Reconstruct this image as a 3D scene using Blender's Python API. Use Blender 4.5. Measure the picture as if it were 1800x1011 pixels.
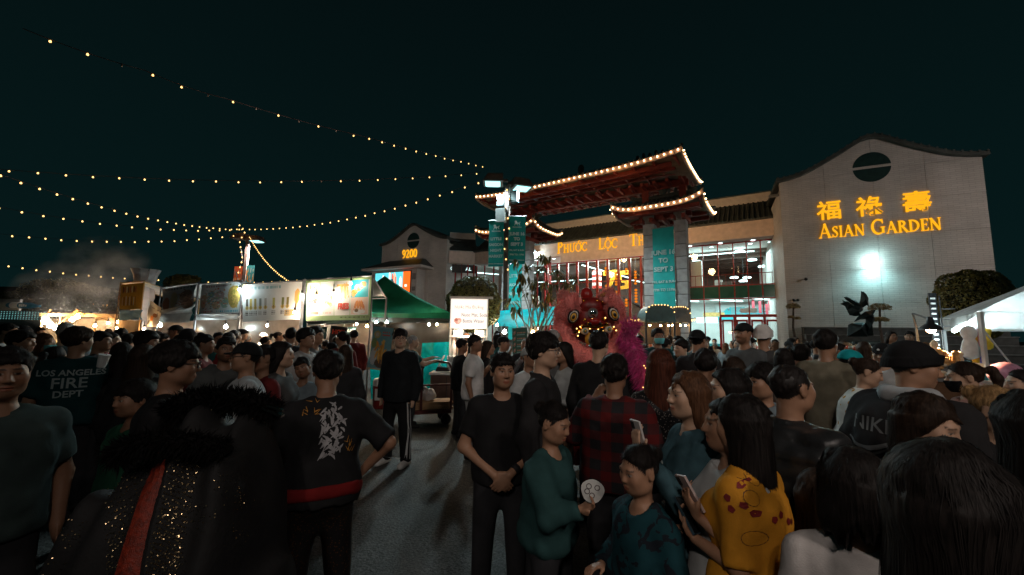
import bpy,bmesh,math,random
import numpy as np
from mathutils import Vector,Matrix,Euler
R=math.radians
rng=random.Random(7)
nrng=np.random.default_rng(11)
SC=bpy.context.scene
COL=SC.collection
for o in list(bpy.data.objects):
 bpy.data.objects.remove(o)
 # ------------------------------------------------------------------ camera
CAM=Vector((0.0,0.0,1.78))
FPX,PITCH,ROLL=700.0,math.atan(77.5/700.0),R(0.9)  # focal length in pixels of an 1800 px wide frame
cam=bpy.data.cameras.new("camera")
cam.sensor_width=36.0
cam.lens=36.0*FPX/1800.0
cam.clip_start=0.05
cam.clip_end=2000.0
cam_o=bpy.data.objects.new("camera",cam)
COL.objects.link(cam_o)
_f=Vector((0,math.cos(PITCH),math.sin(PITCH)))
_u=Vector((0,-math.sin(PITCH),math.cos(PITCH)))
_r=Vector((1,0,0))
_c,_s=math.cos(ROLL),math.sin(ROLL)
# image axes in the world: the frame is rolled so that the scene leans 0.9 degrees clockwise
XI=_r*_c+_u*_s
YI=-_r*_s+_u*_c
cam_o.matrix_world=Matrix(((XI.x,YI.x,-_f.x,CAM.x),(XI.y,YI.y,-_f.y,CAM.y),(XI.z,YI.z,-_f.z,CAM.z),(0,0,0,1)))
SC.camera=cam_o
def ray(px,py):
 return XI*((px-900.0)/FPX)+YI*(-(py-505.5)/FPX)+_f
def at(px,py,Y):
 """The point at depth Y (metres along +Y) that the photograph shows at px, py (1800 x 1011)."""
 d=ray(px,py)
 return CAM+d*(Y/d.y)
 # ------------------------------------------------------------------ night sky, view
world=bpy.data.worlds.new("World")
SC.world=world
world.use_nodes=True
_nt=world.node_tree
_nt.nodes.clear()
_out=_nt.nodes.new("ShaderNodeOutputWorld")
_bg=_nt.nodes.new("ShaderNodeBackground")
_tc=_nt.nodes.new("ShaderNodeTexCoord")
_sx=_nt.nodes.new("ShaderNodeSeparateXYZ")
_cr=_nt.nodes.new("ShaderNodeValToRGB")
_cr.color_ramp.elements[0].position=0.0
_cr.color_ramp.elements[0].color=(0.0022,0.0105,0.0110,1)
_cr.color_ramp.elements[1].position=0.8
_cr.color_ramp.elements[1].color=(0.0012,0.0038,0.0042,1)
_nt.links.new(_tc.outputs["Generated"],_sx.inputs[0])
_nt.links.new(_sx.outputs["Z"],_cr.inputs[0])
_nt.links.new(_cr.outputs[0],_bg.inputs[0])
_nt.links.new(_bg.outputs[0],_out.inputs[0])
_bg.inputs[1].default_value=1.0
SC.view_settings.view_transform="Standard"
SC.view_settings.look="None"
SC.view_settings.exposure=0.0
SC.view_settings.gamma=1.0
SC.view_settings.use_curve_mapping=False
SC.cycles.use_denoising=True
SC.cycles.max_bounces=6
SC.cycles.diffuse_bounces=3
SC.cycles.glossy_bounces=2
SC.cycles.transmission_bounces=3
SC.cycles.transparent_max_bounces=10
SC.cycles.sample_clamp_indirect=4.0
SC.cycles.caustics_reflective=False
SC.cycles.caustics_refractive=False
# ------------------------------------------------------------------ materials
_MC={}
def _base(name):
 m=bpy.data.materials.new(name)
 m.use_nodes=True
 return m,m.node_tree,m.node_tree.nodes["Principled BSDF"]
def N(nt,kind,**kw):
 n=nt.nodes.new(kind)
 for k,v in kw.items():
  if k.startswith("i_"):
   n.inputs[k[2:]].default_value=v
  else :
   setattr(n,k,v)
 return n
def mat(name,col,rough=0.6,var=0.25,scale=8.0,bump=0.15,bscale=None,metal=0.0,spec=0.4,sheen=0.0,attr=None,coat=0.0,dist=0.01):
 """Procedural surface: a base colour broken up by noise, fine relief, uneven gloss."""
 key=("m",name)
 if key in _MC:
  return _MC[key]
 m,nt,b=_base(name)
 tc=N(nt,"ShaderNodeTexCoord")
 ns=N(nt,"ShaderNodeTexNoise")
 ns.inputs["Scale"].default_value=scale
 ns.inputs["Detail"].default_value=6
 nt.links.new(tc.outputs["Object"],ns.inputs["Vector"])
 mr=N(nt,"ShaderNodeMapRange")
 mr.inputs[1].default_value=0.3
 mr.inputs[2].default_value=0.7
 mr.inputs[3].default_value=1-var
 mr.inputs[4].default_value=1+var
 nt.links.new(ns.outputs[0],mr.inputs[0])
 mx=N(nt,"ShaderNodeVectorMath",operation="SCALE")
 if attr:
  at_=N(nt,"ShaderNodeAttribute")
  at_.attribute_name=attr
  nt.links.new(at_.outputs["Color"],mx.inputs[0])
 else :
  mx.inputs[0].default_value=col[:3]
 nt.links.new(mr.outputs[0],mx.inputs["Scale"])
 nt.links.new(mx.outputs[0],b.inputs["Base Color"])
 b.inputs["Roughness"].default_value=rough
 b.inputs["Metallic"].default_value=metal
 b.inputs["Specular IOR Level"].default_value=spec
 if sheen:
  b.inputs["Sheen Weight"].default_value=sheen
 if coat:
  b.inputs["Coat Weight"].default_value=coat
 if bump:
  n2=N(nt,"ShaderNodeTexNoise")
  n2.inputs["Scale"].default_value=bscale or scale*6
  n2.inputs["Detail"].default_value=5
  nt.links.new(tc.outputs["Object"],n2.inputs["Vector"])
  bp=N(nt,"ShaderNodeBump")
  bp.inputs["Strength"].default_value=bump
  bp.inputs["Distance"].default_value=dist
  nt.links.new(n2.outputs[0],bp.inputs["Height"])
  nt.links.new(bp.outputs[0],b.inputs["Normal"])
 _MC[key]=m
 return m
def emit(name,col,strength,attr=None,mis=True):
 key=("e",name)
 if key in _MC:
  return _MC[key]
 m,nt,b=_base(name)
 nt.nodes.remove(b)
 e=N(nt,"ShaderNodeEmission")
 e.inputs[0].default_value=(*col[:3],1)
 e.inputs[1].default_value=strength
 if attr:
  a=N(nt,"ShaderNodeAttribute")
  a.attribute_name=attr
  nt.links.new(a.outputs["Color"],e.inputs[0])
 nt.links.new(e.outputs[0],nt.nodes["Material Output"].inputs[0])
 if not mis:
  m.cycles.emission_sampling="NONE"
 _MC[key]=m
 return m
def glass_pane(name="window_glass",tint=(0.9,0.97,0.96),refl=0.12):
 key=("g",name)
 if key in _MC:
  return _MC[key]
 m,nt,b=_base(name)
 nt.nodes.remove(b)
 t=N(nt,"ShaderNodeBsdfTransparent")
 t.inputs[0].default_value=(*tint,1)
 g=N(nt,"ShaderNodeBsdfGlossy")
 g.inputs["Roughness"].default_value=0.03
 lw=N(nt,"ShaderNodeFresnel")
 lw.inputs[0].default_value=1.35
 mx=N(nt,"ShaderNodeMixShader")
 nt.links.new(lw.outputs[0],mx.inputs[0])
 nt.links.new(t.outputs[0],mx.inputs[1])
 nt.links.new(g.outputs[0],mx.inputs[2])
 nt.links.new(mx.outputs[0],nt.nodes["Material Output"].inputs[0])
 _MC[key]=m
 return m
 # ------------------------------------------------------------------ meshes
class MB:
 """Collects shapes; build() links them as ONE mesh object."""
 def __init__(s):
  s.v,s.f,s.mi=[],[],[]
 def add(s,vs,fs,mi=0,M=None):
  o=len(s.v)
  if M is not None:
   vs=[M@Vector(v) for v in vs]
  s.v+=[tuple(v) for v in vs]
  s.f+=[tuple(i+o for i in f) for f in fs]
  s.mi+=[mi]*len(fs)
  return s
 def box(s,lo,hi,mi=0,M=None,taper=None):
  x0,y0,z0=lo
  x1,y1,z1=hi
  vs=[(x0,y0,z0),(x1,y0,z0),(x1,y1,z0),(x0,y1,z0),(x0,y0,z1),(x1,y0,z1),(x1,y1,z1),(x0,y1,z1)]
  if taper:
   cx,cy=(x0+x1)/2,(y0+y1)/2
   vs=vs[:4]+[(cx+(v[0]-cx)*taper,cy+(v[1]-cy)*taper,v[2]) for v in vs[4:]]
  return s.add(vs,[(0,3,2,1),(4,5,6,7),(0,1,5,4),(1,2,6,5),(2,3,7,6),(3,0,4,7)],mi,M)
 def bar(s,a,b,w,h=None,mi=0,up=(0,0,1)):
  """A rectangular bar from a to b, w across and h thick."""
  a,b=Vector(a),Vector(b)
  d=(b-a).normalized()
  u=Vector(up)
  if abs(d.dot(u))>0.98:
   u=Vector((1,0,0))
  x=d.cross(u).normalized()*(w/2)
  y=x.cross(d).normalized()*((h or w)/2)
  vs=[a-x-y,a+x-y,a+x+y,a-x+y,b-x-y,b+x-y,b+x+y,b-x+y]
  return s.add(vs,[(0,3,2,1),(4,5,6,7),(0,1,5,4),(1,2,6,5),(2,3,7,6),(3,0,4,7)],mi)
 def tube(s,pts,r,n=8,mi=0,cap=True):
  pts=[Vector(p) for p in pts]
  rs=r if isinstance(r,(list,tuple)) else [r]*len(pts)
  o=len(s.v)
  up=None
  for i,p in enumerate(pts):
   d=(pts[min(i+1,len(pts)-1)]-pts[max(i-1,0)]).normalized()
   if up is None:
    up=Vector((0,0,1)) if abs(d.z)<0.9 else Vector((1,0,0))
   x=d.cross(up).normalized()
   y=x.cross(d).normalized()
   up=y
   for k in range(n):
    a=2*math.pi*k/n
    s.v.append(tuple(p+(x*math.cos(a)+y*math.sin(a))*rs[i]))
  nf=0
  for i in range(len(pts)-1):
   for k in range(n):
    k2=(k+1)%n
    s.f.append((o+i*n+k,o+i*n+k2,o+(i+1)*n+k2,o+(i+1)*n+k))
    nf+=1
  if cap:
   s.f.append(tuple(o+k for k in reversed(range(n))))
   s.f.append(tuple(o+(len(pts)-1)*n+k for k in range(n)))
   nf+=2
  s.mi+=[mi]*nf
  return s
 def lathe(s,prof,n=16,mi=0,M=None):
  """prof: (radius, z) pairs from the bottom up."""
  vs,fs=[],[]
  for r,z in prof:
   for k in range(n):
    a=2*math.pi*k/n
    vs.append((r*math.cos(a),r*math.sin(a),z))
  for i in range(len(prof)-1):
   for k in range(n):
    k2=(k+1)%n
    fs.append((i*n+k,i*n+k2,(i+1)*n+k2,(i+1)*n+k))
  if prof[0][0]>1e-4:
   fs.append(tuple(reversed(range(n))))
  if prof[-1][0]>1e-4:
   fs.append(tuple((len(prof)-1)*n+k for k in range(n)))
  return s.add(vs,fs,mi,M)
 def ball(s,c,r,n=12,m=8,mi=0,sc=(1,1,1),M=None):
  prof=[(max(1e-5,math.sin(math.pi*i/m)),-math.cos(math.pi*i/m)) for i in range(m+1)]
  T=Matrix.Translation(c)@(M or Matrix())@Matrix.Diagonal((r*sc[0],r*sc[1],r*sc[2],1))
  return s.lathe(prof,n,mi,T)
 def prism(s,poly,y0,y1,mi=0,M=None):
  """poly in x, z; extruded from y0 to y1."""
  n=len(poly)
  vs=[(x,y0,z) for x,z in poly]+[(x,y1,z) for x,z in poly]
  fs=[tuple(range(n)),tuple(reversed(range(n,2*n)))]
  fs+=[(i,i+n,(i+1)%n+n,(i+1)%n) for i in range(n)]
  return s.add(vs,fs,mi,M)
 def grid(s,fn,nu,nv,mi=0,wrap=False):
  vs=[fn(i/nu,j/nv) for j in range(nv+1) for i in range(nu+1)]
  w=nu+1
  fs=[(j*w+i,j*w+i+1,(j+1)*w+i+1,(j+1)*w+i) for j in range(nv) for i in range(nu)]
  return s.add(vs,fs,mi)
 def build(s,name,mats,parent=None,smooth=False,loc=None,kind=None):
  me=bpy.data.meshes.new(name)
  me.from_pydata(s.v,[],s.f)
  for m in (mats if isinstance(mats,(list,tuple)) else [mats]):
   me.materials.append(m)
  if any(s.mi):
   me.polygons.foreach_set("material_index",s.mi)
  if smooth:
   me.polygons.foreach_set("use_smooth",[True]*len(me.polygons))
   try:
    me.set_sharp_from_angle(angle=R(42))
   except Exception:
    pass
  me.update()
  return link(name,me,parent,loc,kind)
def link(name,me,parent=None,loc=None,kind=None):
 o=bpy.data.objects.new(name,me)
 COL.objects.link(o)
 if parent is not None:
  o.parent=parent
 if loc is not None:
  o.location=loc
 if kind:
  o["kind"]=kind
 return o
def tag(o,label,cat,group=None):
 o["label"]=label
 o["category"]=cat
 if group:
  o["group"]=group
 return o
def thing(name,label,cat,loc=(0,0,0),rz=0.0,group=None):
 o=bpy.data.objects.new(name,None)
 o.empty_display_size=0.2
 COL.objects.link(o)
 o.location=loc
 o.rotation_euler=(0,0,rz)
 return tag(o,label,cat,group)
def copy_of(src,parent,loc,rot=None,scale=None):
 c=src.copy()
 COL.objects.link(c)
 c.parent=parent
 c.location=loc
 if rot is not None:
  c.rotation_euler=rot
 if scale is not None:
  c.scale=scale if isinstance(scale,(tuple,list)) else (scale,)*3
 return c
def lamp(kind,name,loc,col,power,parent=None,radius=0.1,rot=None,size=None,spot=None,blend=0.5,sy=None):
 l=bpy.data.lights.new(name,kind)
 l.color=col
 l.energy=power
 if kind in ("POINT","SPOT"):
  l.shadow_soft_size=radius
 if kind=="AREA":
  l.shape="RECTANGLE"
  l.size=size
  l.size_y=sy or size
 if kind=="SPOT":
  l.spot_size=spot
  l.spot_blend=blend
 o=bpy.data.objects.new(name,l)
 COL.objects.link(o)
 o.location=loc
 if rot is not None:
  o.rotation_euler=rot
 if parent is not None:
  o.parent=parent
 return o
_TXT={}
def text_mesh(body,size=1.0,extrude=0.0,bold=0.0,align="CENTER",spacing=1.0):
 """Lettering from Blender's built-in font as a mesh in x, z (facing -y), baseline at z = 0."""
 key=(body,size,extrude,bold,align,spacing)
 if key in _TXT:
  return _TXT[key]
 c=bpy.data.curves.new("text","FONT")
 c.body=body
 c.size=size
 c.extrude=extrude
 c.offset=bold
 c.align_x=align
 c.space_character=spacing
 c.resolution_u=3
 o=bpy.data.objects.new("text",c)
 COL.objects.link(o)
 dg=bpy.context.evaluated_depsgraph_get()
 me=bpy.data.meshes.new_from_object(o.evaluated_get(dg))
 bpy.data.objects.remove(o)
 bpy.data.curves.remove(c)
 me.transform(Matrix.Rotation(R(90),4,"X"))
 _TXT[key]=me
 return me
def lettering(name,body,size,m,parent,loc,rz=0.0,extrude=0.002,bold=0.0,align="CENTER",spacing=1.0,squash=1.0):
 me=text_mesh(body,size,extrude,bold,align,spacing).copy()
 me.materials.clear()
 me.materials.append(m)
 o=link(name,me,parent,loc)
 o.rotation_euler=(0,0,rz)
 o.scale=(squash,1,1)
 return o
def raster(name,w,h,nx,nz,fn,m,parent,loc=(0,0,0),bend=None,attr="print"):
 """A printed sheet w x h in x, z facing -y, its colours from fn(u, v) -> (n, 3) array; v runs upward."""
 us=np.linspace(0,1,nx+1)
 vs=np.linspace(0,1,nz+1)
 U,V=np.meshgrid(us,vs)
 X=(U-0.5)*w
 Z=V*h
 Y=np.zeros_like(X) if bend is None else bend(U,V)
 co=np.stack([X,Y,Z],-1).reshape(-1,3)
 idx=np.arange((nx+1)*(nz+1)).reshape(nz+1,nx+1)
 fc=np.stack([idx[:-1,:-1],idx[:-1,1:],idx[1:,1:],idx[1:,:-1]],-1).reshape(-1,4)
 me=np_mesh(name,co,fc)
 cu,cv=np.meshgrid((us[:-1]+us[1:])/2,(vs[:-1]+vs[1:])/2)
 c=np.clip(fn(cu.ravel(),cv.ravel()),0,1)
 ca=np.ones((len(c),4,4),np.float32)
 ca[:,:,:3]=c[:,None,:]
 at_=me.color_attributes.new(attr,"FLOAT_COLOR","CORNER")
 at_.data.foreach_set("color",ca.ravel())
 me.materials.append(m)
 return link(name,me,parent,loc)
def np_mesh(name,co,quads,smooth=False):
 me=bpy.data.meshes.new(name)
 co=np.asarray(co,np.float32)
 quads=np.asarray(quads,np.int32)
 n,k=quads.shape
 me.vertices.add(len(co))
 me.vertices.foreach_set("co",co.ravel())
 me.loops.add(n*k)
 me.loops.foreach_set("vertex_index",quads.ravel())
 me.polygons.add(n)
 me.polygons.foreach_set("loop_start",np.arange(0,n*k,k,dtype=np.int32))
 if smooth:
  me.polygons.foreach_set("use_smooth",np.ones(n,bool))
 me.update(calc_edges=True)
 return me
 # light colours (linear): the street lamps burn teal white, the bulbs amber
TEAL=(0.42,0.95,1.0)
TEALB=(0.74,0.97,1.0)
COOL=(0.72,0.97,1.0)
WARM=(1.0,0.62,0.30)
AMBER=(1.0,0.55,0.18)
FILL=(1.0,0.86,0.77)
# ------------------------------------------------------------------ ground
ASPH=mat("asphalt",(0.052,0.052,0.05),rough=0.78,var=0.22,scale=1.1,bump=1.0,bscale=45,dist=0.012,spec=0.25)
_n=ASPH.node_tree
_v=N(_n,"ShaderNodeTexVoronoi")
_v.inputs["Scale"].default_value=75
_t=N(_n,"ShaderNodeTexCoord")
_n.links.new(_t.outputs["Object"],_v.inputs["Vector"])
_r=N(_n,"ShaderNodeMapRange")
_r.inputs[3].default_value,_r.inputs[4].default_value=0.45,1.7
_q=N(_n,"ShaderNodeSeparateColor")
_n.links.new(_v.outputs["Color"],_q.inputs[0])
_n.links.new(_q.outputs[0],_r.inputs[0])
_m=N(_n,"ShaderNodeVectorMath",operation="SCALE")
_b=_n.nodes["Principled BSDF"]
_n.links.new(_b.inputs["Base Color"].links[0].from_socket,_m.inputs[0])
_n.links.new(_r.outputs[0],_m.inputs["Scale"])
_n.links.new(_m.outputs[0],_b.inputs["Base Color"])
mb=MB()
mb.add([(-400,-60,0),(400,-60,0),(400,500,0),(-400,500,0)],[(0,1,2,3)])
mb.build("ground",ASPH,kind="structure")
# painted bay lines on the car park, half worn away
PAINT=mat("line_paint",(0.42,0.42,0.4),rough=0.7,var=0.5,scale=5)
mb=MB()
for k in range(4):
 x=-3.2+k*2.7
 mb.add([(x,9.5,0.004),(x+0.1,9.5,0.004),(x+1.6,14.5,0.004),(x+1.5,14.5,0.004)],[(0,1,2,3)])
mb.build("road_markings",PAINT,kind="structure")
# ------------------------------------------------------------------ mall: shared frame
BA=R(-27.0)
B0=at(1370,320,22.4)
B0=Vector((B0.x,B0.y,0))
BX=Vector((math.cos(BA),math.sin(BA),0))
BY=Vector((-math.sin(BA),math.cos(BA),0))
def bf(x,y,z=0.0):
 return B0+BX*x+BY*y+Vector((0,0,z))
def brick_mat(name,col,mortar,bw=0.42,bh=0.105,bump=0.5):
 m,nt,b=_base(name)
 tc=N(nt,"ShaderNodeTexCoord")
 sp=N(nt,"ShaderNodeSeparateXYZ")
 cb=N(nt,"ShaderNodeCombineXYZ")
 nt.links.new(tc.outputs["Object"],sp.inputs[0])
 ad=N(nt,"ShaderNodeMath",operation="ADD")
 nt.links.new(sp.outputs[0],ad.inputs[0])
 nt.links.new(sp.outputs[1],ad.inputs[1])
 nt.links.new(ad.outputs[0],cb.inputs[0])
 nt.links.new(sp.outputs[2],cb.inputs[1])
 ns0=N(nt,"ShaderNodeTexNoise")
 ns0.inputs["Scale"].default_value=3.0
 nt.links.new(tc.outputs["Object"],ns0.inputs["Vector"])
 vm=N(nt,"ShaderNodeVectorMath",operation="MULTIPLY_ADD")
 vm.inputs[1].default_value=(0.03,0.05,0)
 nt.links.new(ns0.outputs["Color"],vm.inputs[0])
 nt.links.new(cb.outputs[0],vm.inputs[2])
 br=N(nt,"ShaderNodeTexBrick")
 br.inputs["Color1"].default_value=(*col,1)
 br.inputs["Color2"].default_value=(col[0]*0.9,col[1]*0.9,col[2]*0.9,1)
 br.inputs["Mortar"].default_value=(*mortar,1)
 br.inputs["Scale"].default_value=1.0
 br.inputs["Mortar Size"].default_value=0.008
 br.inputs["Mortar Smooth"].default_value=0.4
 br.inputs["Brick Width"].default_value=bw
 br.inputs["Row Height"].default_value=bh
 nt.links.new(vm.outputs[0],br.inputs["Vector"])
 ns=N(nt,"ShaderNodeTexNoise")
 ns.inputs["Scale"].default_value=0.6
 ns.inputs["Detail"].default_value=8
 nt.links.new(tc.outputs["Object"],ns.inputs["Vector"])
 mr=N(nt,"ShaderNodeMapRange")
 mr.inputs[1].default_value=0.3
 mr.inputs[2].default_value=0.75
 mr.inputs[3].default_value=0.78
 mr.inputs[4].default_value=1.12
 nt.links.new(ns.outputs[0],mr.inputs[0])
 mx=N(nt,"ShaderNodeVectorMath",operation="SCALE")
 nt.links.new(br.outputs[0],mx.inputs[0])
 nt.links.new(mr.outputs[0],mx.inputs["Scale"])
 nt.links.new(mx.outputs[0],b.inputs["Base Color"])
 b.inputs["Roughness"].default_value=0.75
 b.inputs["Specular IOR Level"].default_value=0.25
 bp=N(nt,"ShaderNodeBump")
 bp.inputs["Strength"].default_value=bump
 bp.inputs["Distance"].default_value=0.015
 iv=N(nt,"ShaderNodeMath",operation="SUBTRACT")
 iv.inputs[0].default_value=1.0
 nt.links.new(br.outputs["Fac"],iv.inputs[1])
 n3=N(nt,"ShaderNodeTexNoise")
 n3.inputs["Scale"].default_value=14
 nt.links.new(tc.outputs["Object"],n3.inputs["Vector"])
 a2=N(nt,"ShaderNodeMath",operation="MULTIPLY_ADD")
 a2.inputs[1].default_value=1.2
 nt.links.new(n3.outputs[0],a2.inputs[0])
 nt.links.new(iv.outputs[0],a2.inputs[2])
 nt.links.new(a2.outputs[0],bp.inputs["Height"])
 nt.links.new(bp.outputs[0],b.inputs["Normal"])
 return m
WHITE_BRICK=brick_mat("white_brick",(0.56,0.52,0.49),(0.36,0.34,0.32))
STUCCO=mat("tan_stucco",(0.60,0.47,0.41),rough=0.85,var=0.12,scale=3,bump=0.3,bscale=40)
DARK_TILE=mat("dark_roof_tile",(0.05,0.058,0.054),rough=0.55,var=0.4,scale=2,bump=0.4)
RED_PAINT=mat("red_lacquer",(0.30,0.022,0.018),rough=0.4,var=0.25,scale=4,bump=0.1)
RED_WOOD=mat("red_beam",(0.22,0.030,0.018),rough=0.6,var=0.3,scale=5,bump=0.2)
CONC=mat("block_concrete",(0.36,0.33,0.32),rough=0.85,var=0.18,scale=4,bump=0.35,bscale=50)
WHITE_WALL=mat("white_plaster",(0.72,0.72,0.70),rough=0.8,var=0.05,scale=2,bump=0.05)
BROWN_WALL=mat("brown_panel",(0.12,0.075,0.06),rough=0.6,var=0.25,scale=2,bump=0.1)
BLACK=mat("black_metal",(0.018,0.018,0.02),rough=0.45,var=0.3,scale=10,bump=0.05)
GREYM=mat("grey_metal",(0.22,0.22,0.22),rough=0.45,var=0.2,scale=6,bump=0.08,metal=0.3)
PALE=mat("pale_trim",(0.55,0.50,0.46),rough=0.7,var=0.1,scale=4)
GLASS=glass_pane()
GREEN_GLASS=mat("green_spandrel",(0.03,0.13,0.11),rough=0.15,var=0.15,scale=2,bump=0.0,spec=0.6)
GOLD_LIT=emit("lit_gold_letter",(1.0,0.43,0.012),1.12)
COOL_LIT=emit("lit_cool_tube",(0.78,1.0,1.0),5.0)
BULB_LIT=emit("lit_amber_bulb",(1.0,0.60,0.22),9.0,mis=False)
EAVE_LIT=emit("lit_eave_bulb",(1.0,0.62,0.30),14.0,mis=False)
LENS_LIT=emit("lit_street_lens",(0.45,1.0,1.0),1.9)
# ------------------------------------------------------------------ serif capitals for the lit signs
SERIF={}
def _arc(cx,cz,rx,rz,a0,a1,n=14):
 return [(cx+rx*math.cos(R(a0+(a1-a0)*i/n)),cz+rz*math.sin(R(a0+(a1-a0)*i/n))) for i in range(n+1)]
def _bar(x0,x1,z,t=0.055):
 return ([(x0,z),(x1,z)],[t,t])
TK,TN=0.155,0.065
def _serif_defs():
 S=SERIF
 st=lambda x,z0=0.0,z1=1.0:([(x,z0),(x,z1)],[TK,TK])
 foot=lambda x,z,w=0.15:_bar(x-w,x+w,z)
 lo,hi=0.028,0.972
 S["I"]=(0.40,[st(0.2),foot(0.2,lo),foot(0.2,hi)])
 S["L"]=(0.66,[st(0.2),foot(0.2,hi),_bar(0.06,0.62,lo),([(0.60,0.0),(0.63,0.27)],[0.09,0.03])])
 S["T"]=(0.80,[st(0.4),foot(0.4,lo),_bar(0.06,0.74,hi-0.01,0.075),([(0.065,1.0),(0.045,0.74)],[0.08,0.03]),([(0.735,1.0),(0.755,0.74)],[0.08,0.03])])
 S["H"]=(0.92,[st(0.2),st(0.72),foot(0.2,lo),foot(0.2,hi),foot(0.72,lo),foot(0.72,hi),_bar(0.2,0.72,0.52,0.07)])
 S["N"]=(0.96,[([(0.18,0),(0.18,1)],[TN,TN]),([(0.14,1.0),(0.80,0.0)],[TK,TK]),([(0.80,0),(0.80,1)],[TN,TN]),foot(0.18,lo,0.12),foot(0.80,hi,0.12),foot(0.12,hi,0.08)])
 S["A"]=(0.94,[([(0.47,1.0),(0.12,0.0)],[TN,TN]),([(0.45,1.02),(0.80,0.0)],[TK,TK]),_bar(0.26,0.66,0.34),foot(0.12,lo,0.11),foot(0.80,lo,0.14)])
 S["E"]=(0.70,[st(0.2),_bar(0.06,0.62,lo),_bar(0.06,0.60,hi),_bar(0.2,0.5,0.52),([(0.60,0.0),(0.64,0.25)],[0.09,0.03]),([(0.58,1.0),(0.61,0.78)],[0.08,0.03]),([(0.5,0.62),(0.5,0.42)],[0.04,0.04])])
 bowl=lambda cz,rx,rz,x0=0.24:(_arc(x0,cz,rx,rz,90,-90),[TN+(TK-TN)*math.sin(math.pi*i/14) for i in range(15)])
 S["P"]=(0.74,[st(0.2),foot(0.2,lo),_bar(0.06,0.26,hi),bowl(0.735,0.36,0.235)])
 S["R"]=(0.86,[st(0.2),foot(0.2,lo),_bar(0.06,0.26,hi),bowl(0.745,0.34,0.225),([(0.40,0.52),(0.78,0.0)],[TK*0.9,TK]),foot(0.80,lo,0.1)])
 S["D"]=(0.92,[st(0.2),_bar(0.06,0.28,lo),_bar(0.06,0.28,hi),bowl(0.5,0.56,0.468)])
 ring=lambda cx,rx:(_arc(cx,0.5,rx,0.47,0,360,28),[TN+(TK-TN)*abs(math.cos(2*math.pi*i/28)) for i in range(29)])
 S["O"]=(0.96,[ring(0.48,0.40)])
 S["0"]=(0.72,[(_arc(0.36,0.5,0.25,0.46,0,360,28),[0.08+0.12*abs(math.cos(2*math.pi*i/28)) for i in range(29)])])
 cw=[TN+(TK-TN)*math.sin(math.pi*i/20) for i in range(21)]
 S["C"]=(0.86,[(_arc(0.48,0.5,0.40,0.47,48,312,20),cw),([(0.745,1.0),(0.775,0.68)],[0.06,0.05]),([(0.75,0.24),(0.76,0.1)],[0.04,0.06])])
 S["G"]=(0.96,[(_arc(0.48,0.5,0.40,0.47,48,318,20),cw),([(0.745,1.0),(0.775,0.70)],[0.06,0.05]),([(0.78,0.06),(0.78,0.46)],[TK*0.9,TK*0.9]),_bar(0.62,0.92,0.46)])
 S["S"]=(0.62,[([(0.50,0.80),(0.44,0.92),(0.32,0.965),(0.19,0.91),(0.13,0.78),(0.19,0.64),(0.33,0.53),(0.46,0.42),(0.51,0.26),(0.45,0.10),(0.32,0.035),(0.18,0.08),(0.11,0.22)],
  [0.05,0.06,0.075,0.09,0.12,0.145,0.155,0.145,0.12,0.09,0.075,0.06,0.05]),([(0.51,1.0),(0.53,0.74)],[0.05,0.04]),([(0.085,0.28),(0.07,0.0)],[0.04,0.05])])
 S["U"]=(0.90,[([(0.2,1.0),(0.2,0.32),(0.25,0.14),(0.36,0.05),(0.5,0.035),(0.62,0.1),(0.68,0.26),(0.69,0.4),(0.69,1.0)],
  [TK,TK,0.14,0.1,0.085,0.075,0.07,TN,TN]),foot(0.2,hi),foot(0.69,hi,0.12)])
 S["9"]=(0.74,[(_arc(0.36,0.68,0.23,0.28,-30,330,24),[0.08+0.1*abs(math.cos(2*math.pi*i/24)) for i in range(25)]),([(0.60,0.72),(0.60,0.45),(0.50,0.2),(0.34,0.06),(0.14,0.02)],[0.19,0.18,0.14,0.09,0.06])])
 S["2"]=(0.74,[([(0.13,0.74),(0.17,0.88),(0.30,0.955),(0.45,0.92),(0.54,0.78),(0.52,0.62),(0.40,0.42),(0.25,0.24),(0.12,0.07)],[0.13,0.11,0.09,0.12,0.19,0.18,0.13,0.1,0.08]),_bar(0.10,0.64,0.07,0.14),([(0.62,0.0),(0.66,0.26)],[0.09,0.04])])
_serif_defs()
def serif_letter(mb,ch,x,h,depth=0.06,y=0.0,extra=()):
 w,strokes=SERIF[ch]
 for k,(pts,ws) in enumerate(list(strokes)+list(extra)):
  L,Rr=[],[]
  n=len(pts)
  closed=n>4 and abs(pts[0][0]-pts[-1][0])+abs(pts[0][1]-pts[-1][1])<1e-6
  for i in range(n):
   if closed:
    a,b=pts[(i-1)%(n-1)],pts[(i+1)%(n-1)]
   else :
    a,b=pts[max(i-1,0)],pts[min(i+1,n-1)]
   dx,dz=b[0]-a[0],b[1]-a[1]
   l=math.hypot(dx,dz) or 1
   nx,nz=-dz/l,dx/l
   hw=ws[i]/2
   L.append((x+(pts[i][0]+nx*hw)*h,(pts[i][1]+nz*hw)*h))
   Rr.append((x+(pts[i][0]-nx*hw)*h,(pts[i][1]-nz*hw)*h))
  yy=y-0.0015*k
  vs=[(p[0],yy-depth,p[1]) for p in L]+[(p[0],yy-depth,p[1]) for p in Rr]+[(p[0],yy,p[1]) for p in L]+[(p[0],yy,p[1]) for p in Rr]
  fs=[]
  for i in range(n-1):
   fs+=[(i,i+1,n+i+1,n+i),(i,2*n+i,2*n+i+1,i+1),(n+i,n+i+1,3*n+i+1,3*n+i)]
  if not closed:
   fs+=[(0,n,3*n,2*n),(n-1,3*n-1,4*n-1,2*n-1)]
  mb.add(vs,fs)
 return w*h
HORN=([(0.76,0.93),(0.86,0.97),(0.90,1.10)],[0.05,0.10,0.10])
ACUTE=([(0.46,1.08),(0.66,1.28)],[0.13,0.06])
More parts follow.
